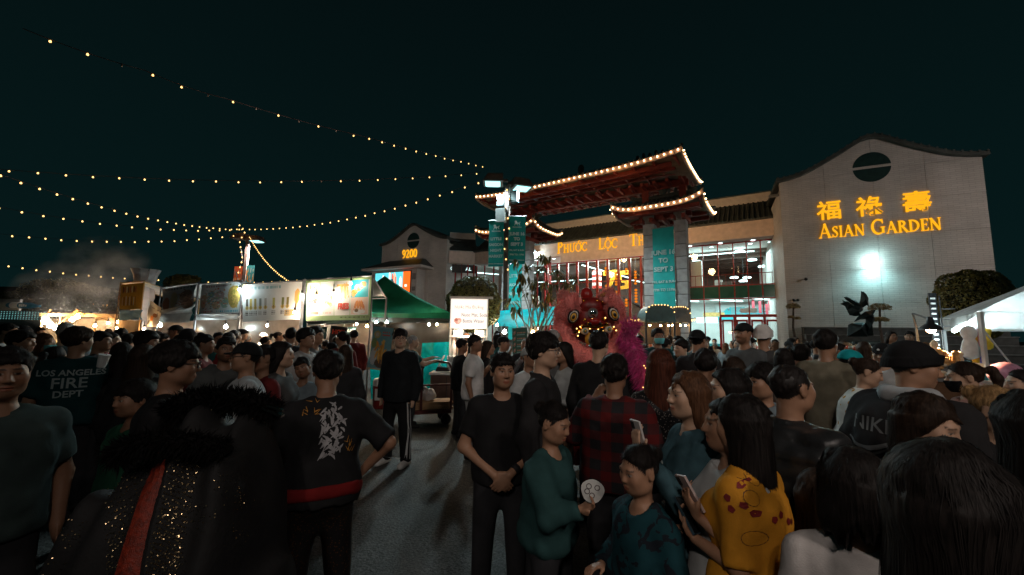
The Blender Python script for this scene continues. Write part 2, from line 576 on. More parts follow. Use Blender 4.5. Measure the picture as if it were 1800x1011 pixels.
CIRC=([(0.28,1.07),(0.48,1.24),(0.68,1.07)],[0.06,0.12,0.06])
DOT=([(0.40,-0.20),(0.56,-0.20)],[0.16,0.16])
def sign_line(parent,text,x0,x1,y,z,capratio=0.76,depth=0.08,mat_=None,big=None,gap=0.42):
 """Small-caps line fitted between x0 and x1; each letter is a part. text: list of words, each a list of (letter, marks)."""
 tot=0
 for wi,word in enumerate(text):
  for li,(ch,mk) in enumerate(word):
   tot+=SERIF[ch][0]*(1.0 if (li==0 or not capratio) else capratio)+0.02
  if wi<len(text)-1:
   tot+=gap
 h=big or (x1-x0)/tot
 k=(x1-x0)/(tot*h)
 x=0
 for wi,word in enumerate(text):
  for li,(ch,mk) in enumerate(word):
   hh=h*(1.0 if (li==0 or not capratio) else capratio)
   mb=MB()
   w=serif_letter(mb,ch,0,hh,depth,0,mk)
   o=mb.build("letter",mat_ or GOLD_LIT,parent,loc=(x0+x*k,y,z))
   o.scale=(k,1,1)
   x+=w+0.02*h
  x+=gap*h
  # ------------------------------------------------------------------ gable wings
def gable(W):
 ts=[0,0.06,0.13,0.2,0.3,0.4,0.5,0.62,0.75,0.88,1.0]
 zs=[12.42,12.40,12.27,12.08,11.82,11.58,11.35,11.08,10.85,10.71,10.64]
 def f(x):
  t=abs(x-W/2)/(W/2)
  return float(np.interp(t,ts,zs))
 return f
def wing(label,W,bx,by,depth):
 t=thing("mall_wing",label,"building",bf(bx,by),BA)
 f=gable(W)
 xs=[W*i/48 for i in range(49)]
 mb=MB()
 poly=[(0,0.0),(W,0.0)]+[(x,f(x)) for x in reversed(xs)]
 mb.prism(poly,0.04,0.34)
 mb.build("wall",WHITE_BRICK,t)
 mb=MB()
 mb.box((0,0.35,0),(0.3,depth,10.3)).box((W-0.3,0.35,0),(W,depth,10.3))
 mb.build("side_wall",WHITE_BRICK,t)
 # facing panels with recessed joints, cut along the gable line
 nc,rh,g=4,1.775,0.007
 for i in range(nc):
  for j in range(7):
   x0,x1=W*i/nc+(g if i else 0),W*(i+1)/nc-(g if i<nc-1 else 0)
   z0,z1=rh*j+(g if j else 0),rh*(j+1)-g
   sx=[x0+(x1-x0)*k/12 for k in range(13)]
   top=[(x,min(z1,f(x))) for x in sx]
   if max(p[1] for p in top)<z0+0.05:
    continue
   top=[(x,max(z,z0+0.001)) for x,z in top]
   MB().prism([(x0,z0),(x1,z0)]+list(reversed(top)),0.0+rng.uniform(0,0.002),0.038).build("panel",WHITE_BRICK,t)
   # tiled coping that follows the gable and runs back as the roof
 mb=MB()
 ext=[-0.18]+xs+[W+0.18]
 lo=[f(min(max(x,0),W))+0.004 for x in ext]
 n=len(ext)
 for y0,y1 in ((-0.28,depth),):
  vs=[(x,y0,z) for x,z in zip(ext,lo)]+[(x,y0,z+0.20) for x,z in zip(ext,lo)]
  vs+=[(x,y1,z) for x,z in zip(ext,lo)]+[(x,y1,z+0.20) for x,z in zip(ext,lo)]
  fs=[]
  for i in range(n-1):
   fs+=[(i,i+1,n+i+1,n+i),(n+i,n+i+1,3*n+i+1,3*n+i),(i,2*n+i,2*n+i+1,i+1)]
  fs+=[(0,n,3*n,2*n),(n-1,3*n-1,4*n-1,2*n-1)]
  mb.add(vs,fs)
 roof=mb.build("roof",DARK_TILE,t)
 for i in range(0,30):
  x=-0.1+(W+0.2)*i/29
  z=f(min(max(x,0),W))+0.20
  MB().tube([(x,-0.33,z),(x,depth,z)],0.05,6).build("tile_row",DARK_TILE,roof)
  # round medallion split by a bar; dark halves stand in for shaded recesses
 for s in (1,-1):
  a0,a1=(5,175) if s>0 else (185,355)
  pts=[(W/2+0.80*math.cos(R(a0+(a1-a0)*k/24)),10.87+0.82*math.sin(R(a0+(a1-a0)*k/24))) for k in range(25)]
  MB().prism(pts,-0.012,0.02).build("medallion",mat("recess_dark_green",(0.012,0.035,0.032),0.35,0.3,5,0.2),t)
 return t
rw=wing("white brick gabled wing with lit gold Asian Garden lettering and a floodlight",8.3,0,0,14)
sign_line(rw,[[(c,()) for c in "ASIAN"],[(c,()) for c in "GARDEN"]],1.66,6.62,-0.01,7.17,capratio=0.78,big=0.80)
for ch,x,sz in (("福",2.20,1.0),("祿",3.90,1.0),("壽",5.78,1.02)):
 o=lettering("letter",ch,sz*1.12,GOLD_LIT,rw,(x,-0.05,8.30),extrude=0.04,bold=0.014)
 # floodlight over the sculpture
fl=MB()
fl.box((-0.09,-0.10,-0.09),(0.09,0.0,0.09)).bar((0,-0.1,0.0),(0,-0.16,0.0),0.08,0.08)
fo=fl.build("floodlight",GREYM,None,loc=bf(3.82,0,5.72))
fo.rotation_euler=(0,0,BA)
tag(fo,"white floodlight glaring on the brick wall under the Asian Garden sign","light")
fl=MB()
fl.ball((0,-0.27,0),0.14,16,10)
fl.build("lens",emit("lit_flood",(0.7,1.0,1.0),60.0),fo)
lamp("SPOT","flood_beam",(0,-0.55,-0.1),TEAL,210,fo,0.12,(R(-8),0,0),spot=R(165),blend=0.9)
lamp("POINT","flood_glow",(0,-0.46,0.0),TEAL,42,fo,0.05)
# security camera and a small plate on the wall
sc=MB()
sc.tube([(0,0,0),(0,-0.14,-0.02)],0.03,8).ball((0,-0.2,-0.03),0.09,10,6)
so=sc.build("security_camera",BLACK,None,loc=bf(0.92,-0.004,4.95))
so.rotation_euler=(0,0,BA)
tag(so,"small black dome security camera on the brick wall left of the floodlight","camera")
sp=MB().box((-0.28,-0.02,0),(0.28,0,0.2)).build("wall_plate",PALE,None,loc=bf(0.42,-0.006,3.42))
sp.rotation_euler=(0,0,BA)
tag(sp,"small rectangular notice plate on the brick wall beside the mall doors","sign")
for dx in (-0.1,0.1):
 MB().ball((dx,-0.07,0.36),0.075,8,6).build("spotlight_head",BLACK,sp)
fx=MB().box((-0.16,-0.5,0),(0.16,-0.05,0.12)).bar((0,0,0.06),(0,-0.1,0.06),0.08)
fxo=fx.build("wall_light",GREYM,None,loc=bf(-0.002,0.5,10.0))
fxo.rotation_euler=(0,0,BA-R(90))
tag(fxo,"grey box light high on the left edge of the Asian Garden wing","light")
lw=wing("white brick gabled wing with lit gold 9200 and a video screen",8.5,-35.1,4.0,14)
sign_line(lw,[[(c,()) for c in "9200"]],2.88,4.85,-0.01,9.12,capratio=None,big=0.86)
# hip-roofed bay with the screen
mb=MB()
mb.box((0.1,-1.3,0),(6.0,-0.01,7.7))
bay=mb.build("bay",WHITE_BRICK,lw)
mb=MB()
mb.add([(-0.7,-2.0,7.95),(7.0,-2.0,7.95),(7.0,-0.02,7.95),(-0.7,-0.02,7.95),(1.6,-0.55,8.82),(6.0,-0.55,8.82),(6.0,-0.02,8.82),(1.6,-0.02,8.82)],
 [(0,1,5,4),(1,2,6,5),(3,0,4,7),(4,5,6,7)])
mb.build("bay_roof",DARK_TILE,lw)
MB().box((-0.72,-2.02,7.72),(7.02,-0.03,7.94)).build("bay_eave",PALE,lw)
MB().box((0.55,-1.36,5.0),(5.35,-1.31,7.55)).build("screen_frame",BLACK,lw)
for z0,z1 in ((7.0,7.6),(5.9,6.3)):
 MB().box((6.0-0.9+0.35,-1.325,z0-0.35),(6.0-0.12,-1.302,z1-0.35)).build("louvre",mat("louvre_grey",(0.2,0.18,0.17),0.7),lw)
def screen_print(u,v):
 c=np.zeros((len(u),3))
 r=np.random.default_rng(3)
 c[:]=(0.10,0.55,0.62)
 for k in range(26):
  cx,cz,a,b=r.uniform(0.0,0.76),r.uniform(0.05,0.8),r.uniform(0.02,0.05),r.uniform(0.08,0.3)
  col=[(0.9,0.12,0.06),(0.95,0.9,0.85),(0.05,0.35,0.45),(0.85,0.45,0.3),(0.02,0.06,0.09),(0.3,0.85,0.9)][r.integers(6)]
  m_=((u-cx)/a)**2+((v-cz)/b)**2<1
  c[m_]=col
 c[np.abs(u-0.42)<0.012]=(0.95,1,1)
 c[u>0.80]=(1.0,0.13,0.015)
 m_=(np.abs(u-0.88)<0.035)&(np.abs(v-0.42)<0.04)
 c[m_]=(1,0.8,0.7)
 return c
raster("screen",4.62,2.38,60,30,screen_print,emit("lit_screen",(1,1,1),1.6,attr="print"),lw,(2.95,-1.365,5.09))
# ------------------------------------------------------------------ hall between the wings
HA=BA-R(5.4)
HO=bf(0.0,3.4)
HX=Vector((math.cos(HA),math.sin(HA),0))
HY=Vector((-math.sin(HA),math.cos(HA),0))
def hall_pt(px,py,y):
 """Where the photograph's px, py meets the plane at depth y behind the hall's front, in hall coordinates."""
 d=ray(px,py)
 P=HO+HY*y
 t=(P-CAM).dot(HY)/d.dot(HY)
 q=CAM+d*t-HO
 return q.dot(HX),q.z
hall=thing("mall_hall","glass fronted mall hall under a tan fascia with gold Phuoc Loc Tho letters","building",HO,HA)
XL=-24.6
MB().box((XL,0,8.3),(0.0,0.5,9.5)).build("fascia",STUCCO,hall)
MB().box((-15.3,-0.06,7.72),(-7.4,-0.002,9.42)).build("sign_board",STUCCO,hall)
mb=MB()
mb.add([(XL,-0.25,9.52),(0.0,-0.25,9.52),(0.0,2.1,11.25),(XL,2.1,11.25),(XL,-0.25,9.44),(0,-0.25,9.44),(0,2.1,9.44),(XL,2.1,9.44)],
 [(0,1,2,3),(4,7,6,5),(0,4,5,1),(0,3,7,4),(1,5,6,2)])
man=mb.build("mansard_roof",DARK_TILE,hall)
for k in range(82):
 x=XL+0.1+k*0.3
 MB().tube([(x,-0.28,9.53),(x,2.05,11.26)],0.06,5).build("tile_row",DARK_TILE,man)
MB().box((XL,2.2,11.0),(0.0,2.6,11.95)).build("parapet",PALE,hall)
MB().box((XL,2.15,11.95),(0.0,2.7,12.03)).build("parapet_cap",DARK_TILE,hall)
# soffit and ceiling
MB().box((-7.3,0.5,8.3),(0.0,1.35,8.45)).box((XL,0.5,8.3),(-15.3,1.35,8.45)).build("soffit",WHITE_WALL,hall)
MB().box((XL,1.36,8.32),(0.6,4.2,8.45)).build("ceiling",WHITE_WALL,hall)
MB().box((XL,4.2,8.12),(0.6,14.0,8.5)).build("rear_ceiling",BROWN_WALL,hall)
for k in range(5):
 MB().box((-9.5,5.0+k*1.7,7.80),(0.55,5.16+k*1.7,8.11)).build("ceiling_beam",BROWN_WALL,hall)
MB().box((XL,13.9,0.02),(0.6,14.2,8.1)).build("back_wall",BROWN_WALL,hall)
for k in range(9):
 MB().box((XL,13.84,0.9+k*0.85),(0.6,13.895,0.94+k*0.85)).build("wall_rail",RED_WOOD,hall)
MB().box((0.3,1.0,0.02),(0.6,13.8,8.1)).build("end_wall",WHITE_WALL,hall)
MB().box((XL-2.2,0.7,0.01),(0.3,13.8,0.06)).build("floor_slab",mat("pale_floor",(0.45,0.42,0.38),0.25,0.1,3),hall)
MB().box((-7.3,1.25,4.50),(0.3,13.8,5.15)).build("upper_floor",WHITE_WALL,hall)
MB().box((-7.3,1.26,5.15),(0.3,13.8,5.17)).build("upper_carpet",BROWN_WALL,hall)
MB().box((-7.3,7.2,0.06),(0.29,7.4,4.49)).build("partition",WHITE_WALL,hall)
MB().box((-7.45,1.3,0.06),(-7.3,7.0,4.4)).build("side_partition",WHITE_WALL,hall)
def vbar(x,y,z0,z1,w,d,m,name="mullion"):
 return MB().box((x-w/2,y-d/2,z0),(x+w/2,y+d/2,z1)).build(name,m,hall)
 # right bay: thin red mullions, a clear storey, a green band and the ground floor
gy=1.1
mx=[hall_pt(px,480,gy)[0] for px in (1209,1236,1263,1290,1314,1339,1367,1381)]
zr=(0.06,4.32,5.24,8.28)
for i,x in enumerate(mx):
 vbar(x,gy,0.06,8.29,0.07,0.12,RED_PAINT)
for z in (4.30,5.24):
 MB().box((mx[0],gy-0.05,z-0.04),(mx[-1],gy+0.05,z+0.04)).build("transom",RED_PAINT,hall)
MB().box((mx[0],gy-0.06,8.22),(mx[-1],gy+0.06,8.29)).build("transom",RED_PAINT,hall)
for i in range(len(mx)-1):
 a,b=mx[i]+0.04,mx[i+1]-0.04
 MB().box((a,gy-0.006,5.29),(b,gy+0.006,8.21)).build("pane",GLASS,hall)
 MB().box((a,gy-0.012,4.35),(b,gy+0.012,5.19)).build("spandrel_pane",GREEN_GLASS,hall)
 zlo=3.25 if 2<=i<=5 else 0.1
 MB().box((a,gy-0.006,zlo),(b,gy+0.006,4.25)).build("pane",GLASS,hall)
 # doors
x0,x1=mx[2],mx[6]
MB().box((x0,gy-0.1,3.02),(x1,gy+0.1,3.2)).build("door_head",RED_PAINT,hall)
for k in range(5):
 x=x0+(x1-x0)*k/4
 MB().box((x-0.08,gy-0.09,0.06),(x+0.08,gy+0.09,3.02)).build("door_post",RED_PAINT,hall)
for k in range(4):
 a,b=x0+(x1-x0)*k/4+0.1,x0+(x1-x0)*(k+1)/4-0.1
 dr=MB().box((a,gy-0.04,2.72),(b,gy+0.04,2.85)).box((a,gy-0.04,0.06),(b,gy+0.04,0.3)).box((a,gy-0.04,0.3),(a+0.1,gy+0.04,2.72)).box((b-0.1,gy-0.04,0.3),(b,gy+0.04,2.72)).build("door",RED_PAINT,hall)
 MB().box((a+0.1,gy-0.006,0.3),(b-0.1,gy+0.006,2.72)).build("door_pane",GLASS,dr)
 # centre bay: heavy red mullions
cy=0.2
cx=[hall_pt(px,470,cy)[0] for px in (962,981,997.5,1015,1032,1050,1068.5,1087.5,1107,1127,1147,1168,1189,1207)]
for x in cx:
 vbar(x,cy,0.06,7.70,0.17,0.2,RED_PAINT)
MB().box((cx[0],cy-0.1,7.64),(cx[-1],cy+0.1,7.72)).build("transom",RED_PAINT,hall)
for i in range(len(cx)-1):
 a,b=cx[i]+0.09,cx[i+1]-0.09
 MB().box((a,cy-0.006,5.95),(b,cy+0.006,7.63)).build("pane",GLASS,hall)
 MB().box((a,cy-0.006,0.3),(b,cy+0.006,5.89)).build("pane",GLASS,hall)
 MB().box((a,cy-0.02,5.89),(b,cy+0.02,5.95)).build("glazing_bar",RED_PAINT,hall)
 # left bay
lx=[hall_pt(px,480,gy)[0] for px in (838,852,868,884,900,917,931,945,958)]
for x in lx:
 vbar(x,gy,0.06,8.29,0.09,0.12,RED_PAINT)
for i in range(len(lx)-1):
 MB().box((lx[i]+0.05,gy-0.006,0.1),(lx[i+1]-0.05,gy+0.006,8.2)).build("pane",GLASS,hall)
 # the splayed piece that meets the left wing
p0,p1=bf(-26.6,4.4)-HO,bf(-24.55,5.75)-HO
q0=Vector((p0.dot(HX),p0.dot(HY),0))
q1=Vector((XL,0.25,0))
mb=MB().bar(q0+Vector((0,0,8.92)),q1+Vector((0,0,8.92)),0.4,1.2)
mb.build("splay_fascia",STUCCO,hall)
mb=MB()
qn=(q1-q0).normalized().cross(Vector((0,0,1)))
e=-qn
mb.add([tuple(q0+qn*0.45+Vector((0,0,9.54))),tuple(q1+qn*0.45+Vector((0,0,9.54))),tuple(q1+e*1.9+Vector((0,0,11.25))),tuple(q0+e*1.9+Vector((0,0,11.25)))],[(0,1,2,3)])
mb.build("splay_roof",DARK_TILE,hall)
MB().bar(q0+e*2.1+Vector((0,0,11.5)),q1+e*2.1+Vector((0,0,11.5)),0.3,0.8).build("splay_parapet",PALE,hall)
for k in range(5):
 q=q0.lerp(q1,(k+0.1)/4.4)+e*0.25
 MB().box((q.x-0.05,q.y-0.05,0.06),(q.x+0.05,q.y+0.05,8.3)).build("mullion",RED_PAINT,hall)
MB().bar(q0+Vector((0.15,0.3,7.85)),q1+Vector((-0.2,0.3,7.85)),0.06,0.8).build("sign_band",BLACK,hall)
ang=math.atan2(q1.y-q0.y,q1.x-q0.x)
lettering("lettering","OFFICIAL",0.46,emit("lit_official",(0.75,1,1),1.2),hall,q0.lerp(q1,0.42)+qn*-0.15+Vector((0,0.1,7.70)),rz=ang,bold=0.01,spacing=1.1)
# sign letters
sgn=[[("P",()),("H",()),("U",(HORN,)),("O",(HORN,ACUTE)),("C",())],[("L",()),("O",(CIRC,DOT)),("C",())],[("T",()),("H",()),("O",(DOT,))]]
xa,za=hall_pt(979,446,-0.1)
xb,zb=hall_pt(1148,426,-0.1)
sign_line(hall,sgn,xa,xb,-0.07,za+0.0,capratio=0.74,big=1.0,gap=1.15)
# interior lights and fittings: strip lamps and ceiling panels
def strip(px0,py0,px1,py1,y,z,w=0.12):
 """A fluorescent strip hung under a ceiling at height z, between the two plan points."""
 def hit(px,py):
  d=ray(px,py)
  t=(z-CAM.z)/d.z
  q=CAM+d*t-HO
  return Vector((q.dot(HX),q.dot(HY),z))
 a,b=hit(px0,py0),hit(px1,py1)
 return a,b
def ceiling_strip(a,b,w=0.16):
 MB().bar(a,b,w,0.05).build("strip_light",COOL_LIT,hall)
for a,b in (((-6.4,3.6,8.02),(-1.2,3.6,8.02)),((0.05,2.6,8.0),(0.05,6.4,8.0)),
 ((-6.6,2.6,4.42),(-5.2,4.2,4.42)),((-4.6,2.4,4.42),(-2.2,5.4,4.42)),((-1.9,2.2,4.42),(0.1,5.0,4.42)),
 ((-14.6,3.0,7.9),(-11.4,6.8,7.0)),((-11.2,7.0,6.8),(-8.2,10.5,6.2)),
 ((-24.2,4.0,7.7),(-17.4,4.0,7.7)),((-24.6,9.0,7.4),(-15.6,9.0,7.4)),((-26.2,2.5,7.9),(-24.0,6.0,7.9))):
 ceiling_strip(a,b)
for x,y in ((-6.9,0.9),(-5.2,0.9),(-3.2,0.9),(-1.2,0.9),(-16.4,0.9),(-18.2,0.9),(-20,0.9),(-22,0.9)):
 MB().lathe([(0.13,0.0),(0.13,0.02)],14).build("downlight",COOL_LIT,hall,loc=(x,y,8.275))
for x,y in ((-6.3,2.2),(-3.9,2.2),(-1.4,2.2),(-0.2,2.2)):
 MB().lathe([(0.13,0.0),(0.13,0.02)],14).build("downlight",COOL_LIT,hall,loc=(x,y,8.295))
lamp("AREA","hall_upper_light",(-3.4,3.4,7.9),COOL,560,hall,size=6,sy=2.2,rot=(0,0,0))
lamp("AREA","hall_lower_light",(-3.4,3.6,4.35),COOL,420,hall,size=6,sy=4)
lamp("AREA","hall_atrium_light",(-11.6,4.4,8.0),(1.0,0.96,0.9),2300,hall,size=6.5,sy=5)
lamp("AREA","hall_left_light",(-20.4,4.6,7.4),COOL,900,hall,size=7,sy=6)
lamp("AREA","shop_warm_light",(-3.2,10.4,4.3),(1.0,0.62,0.36),500,hall,size=6,sy=4)
# floodlights on the fascia ends
for px,py in ((797,446),(940,442)):
 x,z=hall_pt(px,py,-0.2)
 f2=MB().box((x-0.2,-0.42,z-0.1),(x+0.2,-0.05,z+0.06)).build("floodlight_box",GREYM,hall)
 MB().box((x-0.17,-0.40,z-0.125),(x+0.17,-0.08,z-0.102)).build("lens",emit("lit_flood",(0.7,1.0,1.0),60.0),f2)
 lamp("POINT","fascia_glow",(x,-0.6,z-0.3),COOL,160,hall,0.15)
 # ------------------------------------------------------------------ hall fittings that hang or stand inside
pend_src=None
def hall_world(x,y,z):
 return HO+HX*x+HY*y+Vector((0,0,z))
mb=MB()
mb.lathe([(0.30,0.0),(0.34,0.03),(0.30,0.10),(0.05,0.16)],18)
for i,(px,py,y) in enumerate(((1224,461,3),(1300,443,3.5),(1322,458,5.0),(1341,469.5,6.5),(1357,479.5,8),(1291,489,7.5),(1313,489,9),(1397,487.5,6),(1307,495,5))):
 x,z=hall_pt(px,py,y)
 if x>0.1:
  continue
 t=thing("pendant_lamp",("white disc pendant lamp in the upper hall windows, "+("above the white clad column","highest in the third pane","between the two middle mullions","lower, toward the right-hand wall","low by the right-hand wall","low in the middle of the panes","deep in the hall","by the wall","lowest, just over the floor")[i]),"lamp",hall_world(x,y,z),HA,"disc pendant lamps in the upper hall")
 mb.build("shade",COOL_LIT,t)
 MB().tube([(0,0,0.16),(0,0,max(0.3,8.05-z))],0.015,5).build("rod",BLACK,t)
 # upper-storey column clad in white panels, counters and screens
x,z=hall_pt(1225,480,2.5)
MB().box((x-0.38,2.2,5.18),(x+0.38,2.9,7.35)).build("white_panel",mat("white_board",(0.75,0.78,0.76),0.5,0.05),hall)
for px,w,h,m in ((1263,0.5,0.75,PALE),(1276,0.8,0.6,BROWN_WALL),(1262,0.9,0.35,GREYM)):
 x,z=hall_pt(px,490,3.5)
 MB().box((x-w/2,3.2,5.18),(x+w/2,3.9,5.18+h)).build("cabinet",m,hall)
mb=MB()
for k in range(14):
 mb.bar((-5.4+k*0.4,1.6,5.18),(-5.4+k*0.4,1.6,6.1),0.03)
mb.bar((-5.4,1.6,6.1),(0.1,1.6,6.1),0.05)
mb.build("railing",RED_PAINT,hall)
# mural on the wall behind the doors, paper banners
def mural(u,v):
 c=np.ones((len(u),3))*(0.68,0.74,0.74)
 m_=(v<0.25+0.6*np.minimum(1,u/0.22))&(v>0.0)&(u<0.30)
 c[m_]=(0.05,0.55,0.62)
 m_=(u>0.24)&(v<0.92-0.22*u)&(v>0.45-0.25*u)
 c[m_]=(0.22,0.5,0.54)
 m_=(u>0.3)&(np.sin(u*60)>0.2)&(v<0.42)&(v>0.2)
 c[m_]=(0.04,0.5,0.58)
 c[(np.abs(v-(0.7-0.2*u))<0.02)&(u>0.2)]=(0.3,0.12,0.12)
 return c
PRINT=mat("print_ink",(1,1,1),0.55,0.06,3,0.05,attr="print")
raster("mural",4.6,1.25,46,14,mural,PRINT,hall,(-1.9,6.9,3.0))
for k,px in enumerate((1324,1336,1348,1353,1358,1363,1367,1377)):
 x,z=hall_pt(px,535+(k%3)*5,4.5)
 if x>0.2:
  continue
 MB().box((x-0.09,4.48,z-0.45),(x+0.09,4.5,z+0.45)).build("paper_banner",mat("pink_red_paper",(0.6,0.09,0.12),0.6),hall)
x,z=hall_pt(1316,546,2.0)
MB().box((x-0.5,1.9,z-0.16),(x+0.5,1.96,z+0.16)).build("hanging_sign",WHITE_WALL,hall)
x,z=hall_pt(1243,563,4.0)
MB().box((x-0.75,3.9,z-0.22),(x+0.75,4.1,z+0.22)).build("lit_counter_sign",emit("lit_sign_white",(0.8,1,1),2.2),hall)
MB().box((x-0.3,4.3,z+0.3),(x+1.2,4.4,z+0.62)).build("counter_board",mat("ochre",(0.55,0.35,0.12),0.6),hall)
MB().box((x-1.0,4.0,0.1),(x+1.3,4.6,1.1)).build("counter",mat("teal_counter",(0.03,0.22,0.25),0.5),hall)
x,z=hall_pt(1330,575,12.5)
MB().box((-5.0,12.0,0.1),(0.0,12.6,2.9)).build("shop_display",mat("warm_display",(0.6,0.4,0.25),0.6,0.6,3),hall)
# atrium: yellow hanging figures, amber lantern strings, a red and white drum, escalator
YEL=mat("yellow_board",(0.75,0.42,0.03),0.5,0.1)
ORL=emit("lit_orange_lantern",(1.0,0.22,0.01),1.1)
def hang(name,label,cat,px,py,y,build,group=None):
 x,z=hall_pt(px,py,y)
 t=thing(name,label,cat,hall_world(x,y,z),HA,group)
 build(t)
 MB().tube([(0,0,0.0),(0,0,max(0.2,8.0-z))],0.012,4).build("cord",BLACK,t)
 return t
def fig7(t):
 MB().box((-0.6,0,0.15),(0.6,0.12,0.6)).prism([(0.2,0.15),(0.6,0.15),(0.05,-0.9),(-0.35,-0.9)],0.001,0.119).build("figure",YEL,t)
def fig5(t):
 MB().box((-0.5,0,0.25),(0.5,0.12,0.6)).box((-0.5,0,-0.2),(-0.2,0.12,0.249)).prism([(-0.19,-0.2),(0.3,-0.2),(0.52,-0.4),(0.52,-0.8),(0.3,-1.0),(-0.5,-1.0),(-0.5,-0.75),(0.1,-0.7),(0.1,-0.45),(-0.19,-0.42)],0.001,0.119).build("figure",YEL,t)
hang("hanging_figure","yellow figure seven hanging in the glazed atrium behind the pink lion","decoration",1072,487,3.2,fig7)
hang("hanging_figure","yellow round-bellied figure five hanging in the atrium near the column","decoration",1096,488,3.2,fig5)
for ki,(px,py,L) in enumerate(((1065,478,0.9),(1083,490,1.2),(1117,488,1.2),(1135,480,1.2),(1083,520,0.9),(1118,520,1.2),(1135,509,0.9),(1101,533,0.8),(1066,505,0.5),(1101,478,0.7),(1135,538,0.7))):
 def lant(t,L=L):
  for k in range(max(2,int(L/0.24))):
   MB().lathe([(0.07,0.02),(0.12,0.09),(0.12,0.14),(0.07,0.21)],8).build("lantern",ORL,t,loc=(0,0,L/2-0.24*(k+1)))
 hang("lantern_string","orange lantern string in the atrium, "+("upper left beside figure seven","right of figure seven","between figure five and the column","by the column, highest","against the column, middle","low under figure seven","lower right of figure five","against the column, lower","low under figure five","far left, short","short, above figure five","lowest by the column")[ki],"lantern string",px,py,2.4,lant,"orange lantern strings in the atrium")
def drum(t):
 RW=[mat("drum_red",(0.5,0.04,0.03),0.5),mat("drum_white",(0.75,0.72,0.68),0.5)]
 for k in range(6):
  MB().lathe([(0.42,-0.9+k*0.25),(0.42,-0.66+k*0.25)],16).build("stripe",RW[k%2],t)
 MB().lathe([(0.42,0.6),(0.3,0.75),(0.05,0.82)],16).build("lid",RW[0],t)
hang("striped_column","red and white striped hanging column in the atrium above the pink lion","decoration",1049,490,4.0,drum)
et=thing("escalator","escalator with pale balustrades rising inside the glazed atrium","escalator",hall_world(-9.0,3.0,0.06),HA)
mb=MB()
mb.bar((-1.6,0,3.6),(1.6,0,1.6),0.9,0.5)
mb.build("truss",GREYM,et)
for yy in (-0.5,0.5):
 MB().bar((-1.7,yy,4.7),(1.7,yy,2.6),0.1,0.12).build("handrail",BLACK,et)
 MB().bar((-1.7,yy,4.2),(1.7,yy,2.1),0.04,0.8).build("balustrade",GREYM,et)
for k in range(12):
 MB().box((-1.5+k*0.26,-0.4,3.72-k*0.163),(-1.25+k*0.26,0.4,3.80-k*0.163)).build("step",GREYM,et)
MB().box((-15,9.0,3.9),(-7.6,13.7,4.4)).build("gallery",PALE,hall)
MB().box((-23,7.5,3.9),(-15.4,13.7,4.4)).build("gallery",PALE,hall)
for k in range(18):
 h=rng.uniform(0.8,2.0)
 x=-24+k*0.9+rng.uniform(-0.2,0.2)
 y=rng.uniform(2.2,5.5)
 cc=[(0.6,0.62,0.6),(0.06,0.3,0.33),(0.3,0.1,0.07),(0.04,0.05,0.06),(0.45,0.3,0.12)][k%5]
 MB().box((x,y,0.07),(x+rng.uniform(0.4,0.9),y+0.4,h+(3.9 if k<8 and k%2 else 0))).build("display_case",mat("display_%d"%(k%5),cc,0.5,0.5,4),hall)
for k in range(3):
 x=-22.6+k*2.6
 MB().box((x-0.2,1.6,0.07),(x+0.2,2.0,8.2)).build("column",RED_PAINT if k else WHITE_WALL,hall)
 # ------------------------------------------------------------------ entrance gate
GA=R(-35.0)
G0=Vector((4.0,22.05,0))
gate=thing("entrance_gate","red Chinese gate with three upturned tiled roofs edged in bulbs on block columns","gate",G0,GA)
STONEJ=mat("joint_dark",(0.10,0.09,0.09),0.9)
blk=MB().box((-0.27,-0.27,0.016),(0.27,0.27,0.596)).build("block",CONC,gate,loc=(-99,0,0))
first=True
for xc in (-5.2,-3.7,3.68,5.18):
 core=MB().box((xc-0.235,-0.235,0),(xc+0.235,0.235,7.95)).build("column_core",STONEJ,gate)
 for k in range(13):
  if first:
   blk.location=(xc,0,k*0.612)
   first=False
  else :
   copy_of(blk,gate,(xc,rng.uniform(-0.004,0.004),k*0.612))
bulb_src=None
def bulb_on(parent,p,r=0.035):
 global bulb_src
 if bulb_src is None:
  bulb_src=MB().ball((0,0,0),1.0,8,6).build("bulb",EAVE_LIT,parent,smooth=True)
  bulb_src.location,bulb_src.scale=p,(r,)*3
  return bulb_src
 return copy_of(bulb_src,parent,p,scale=r)
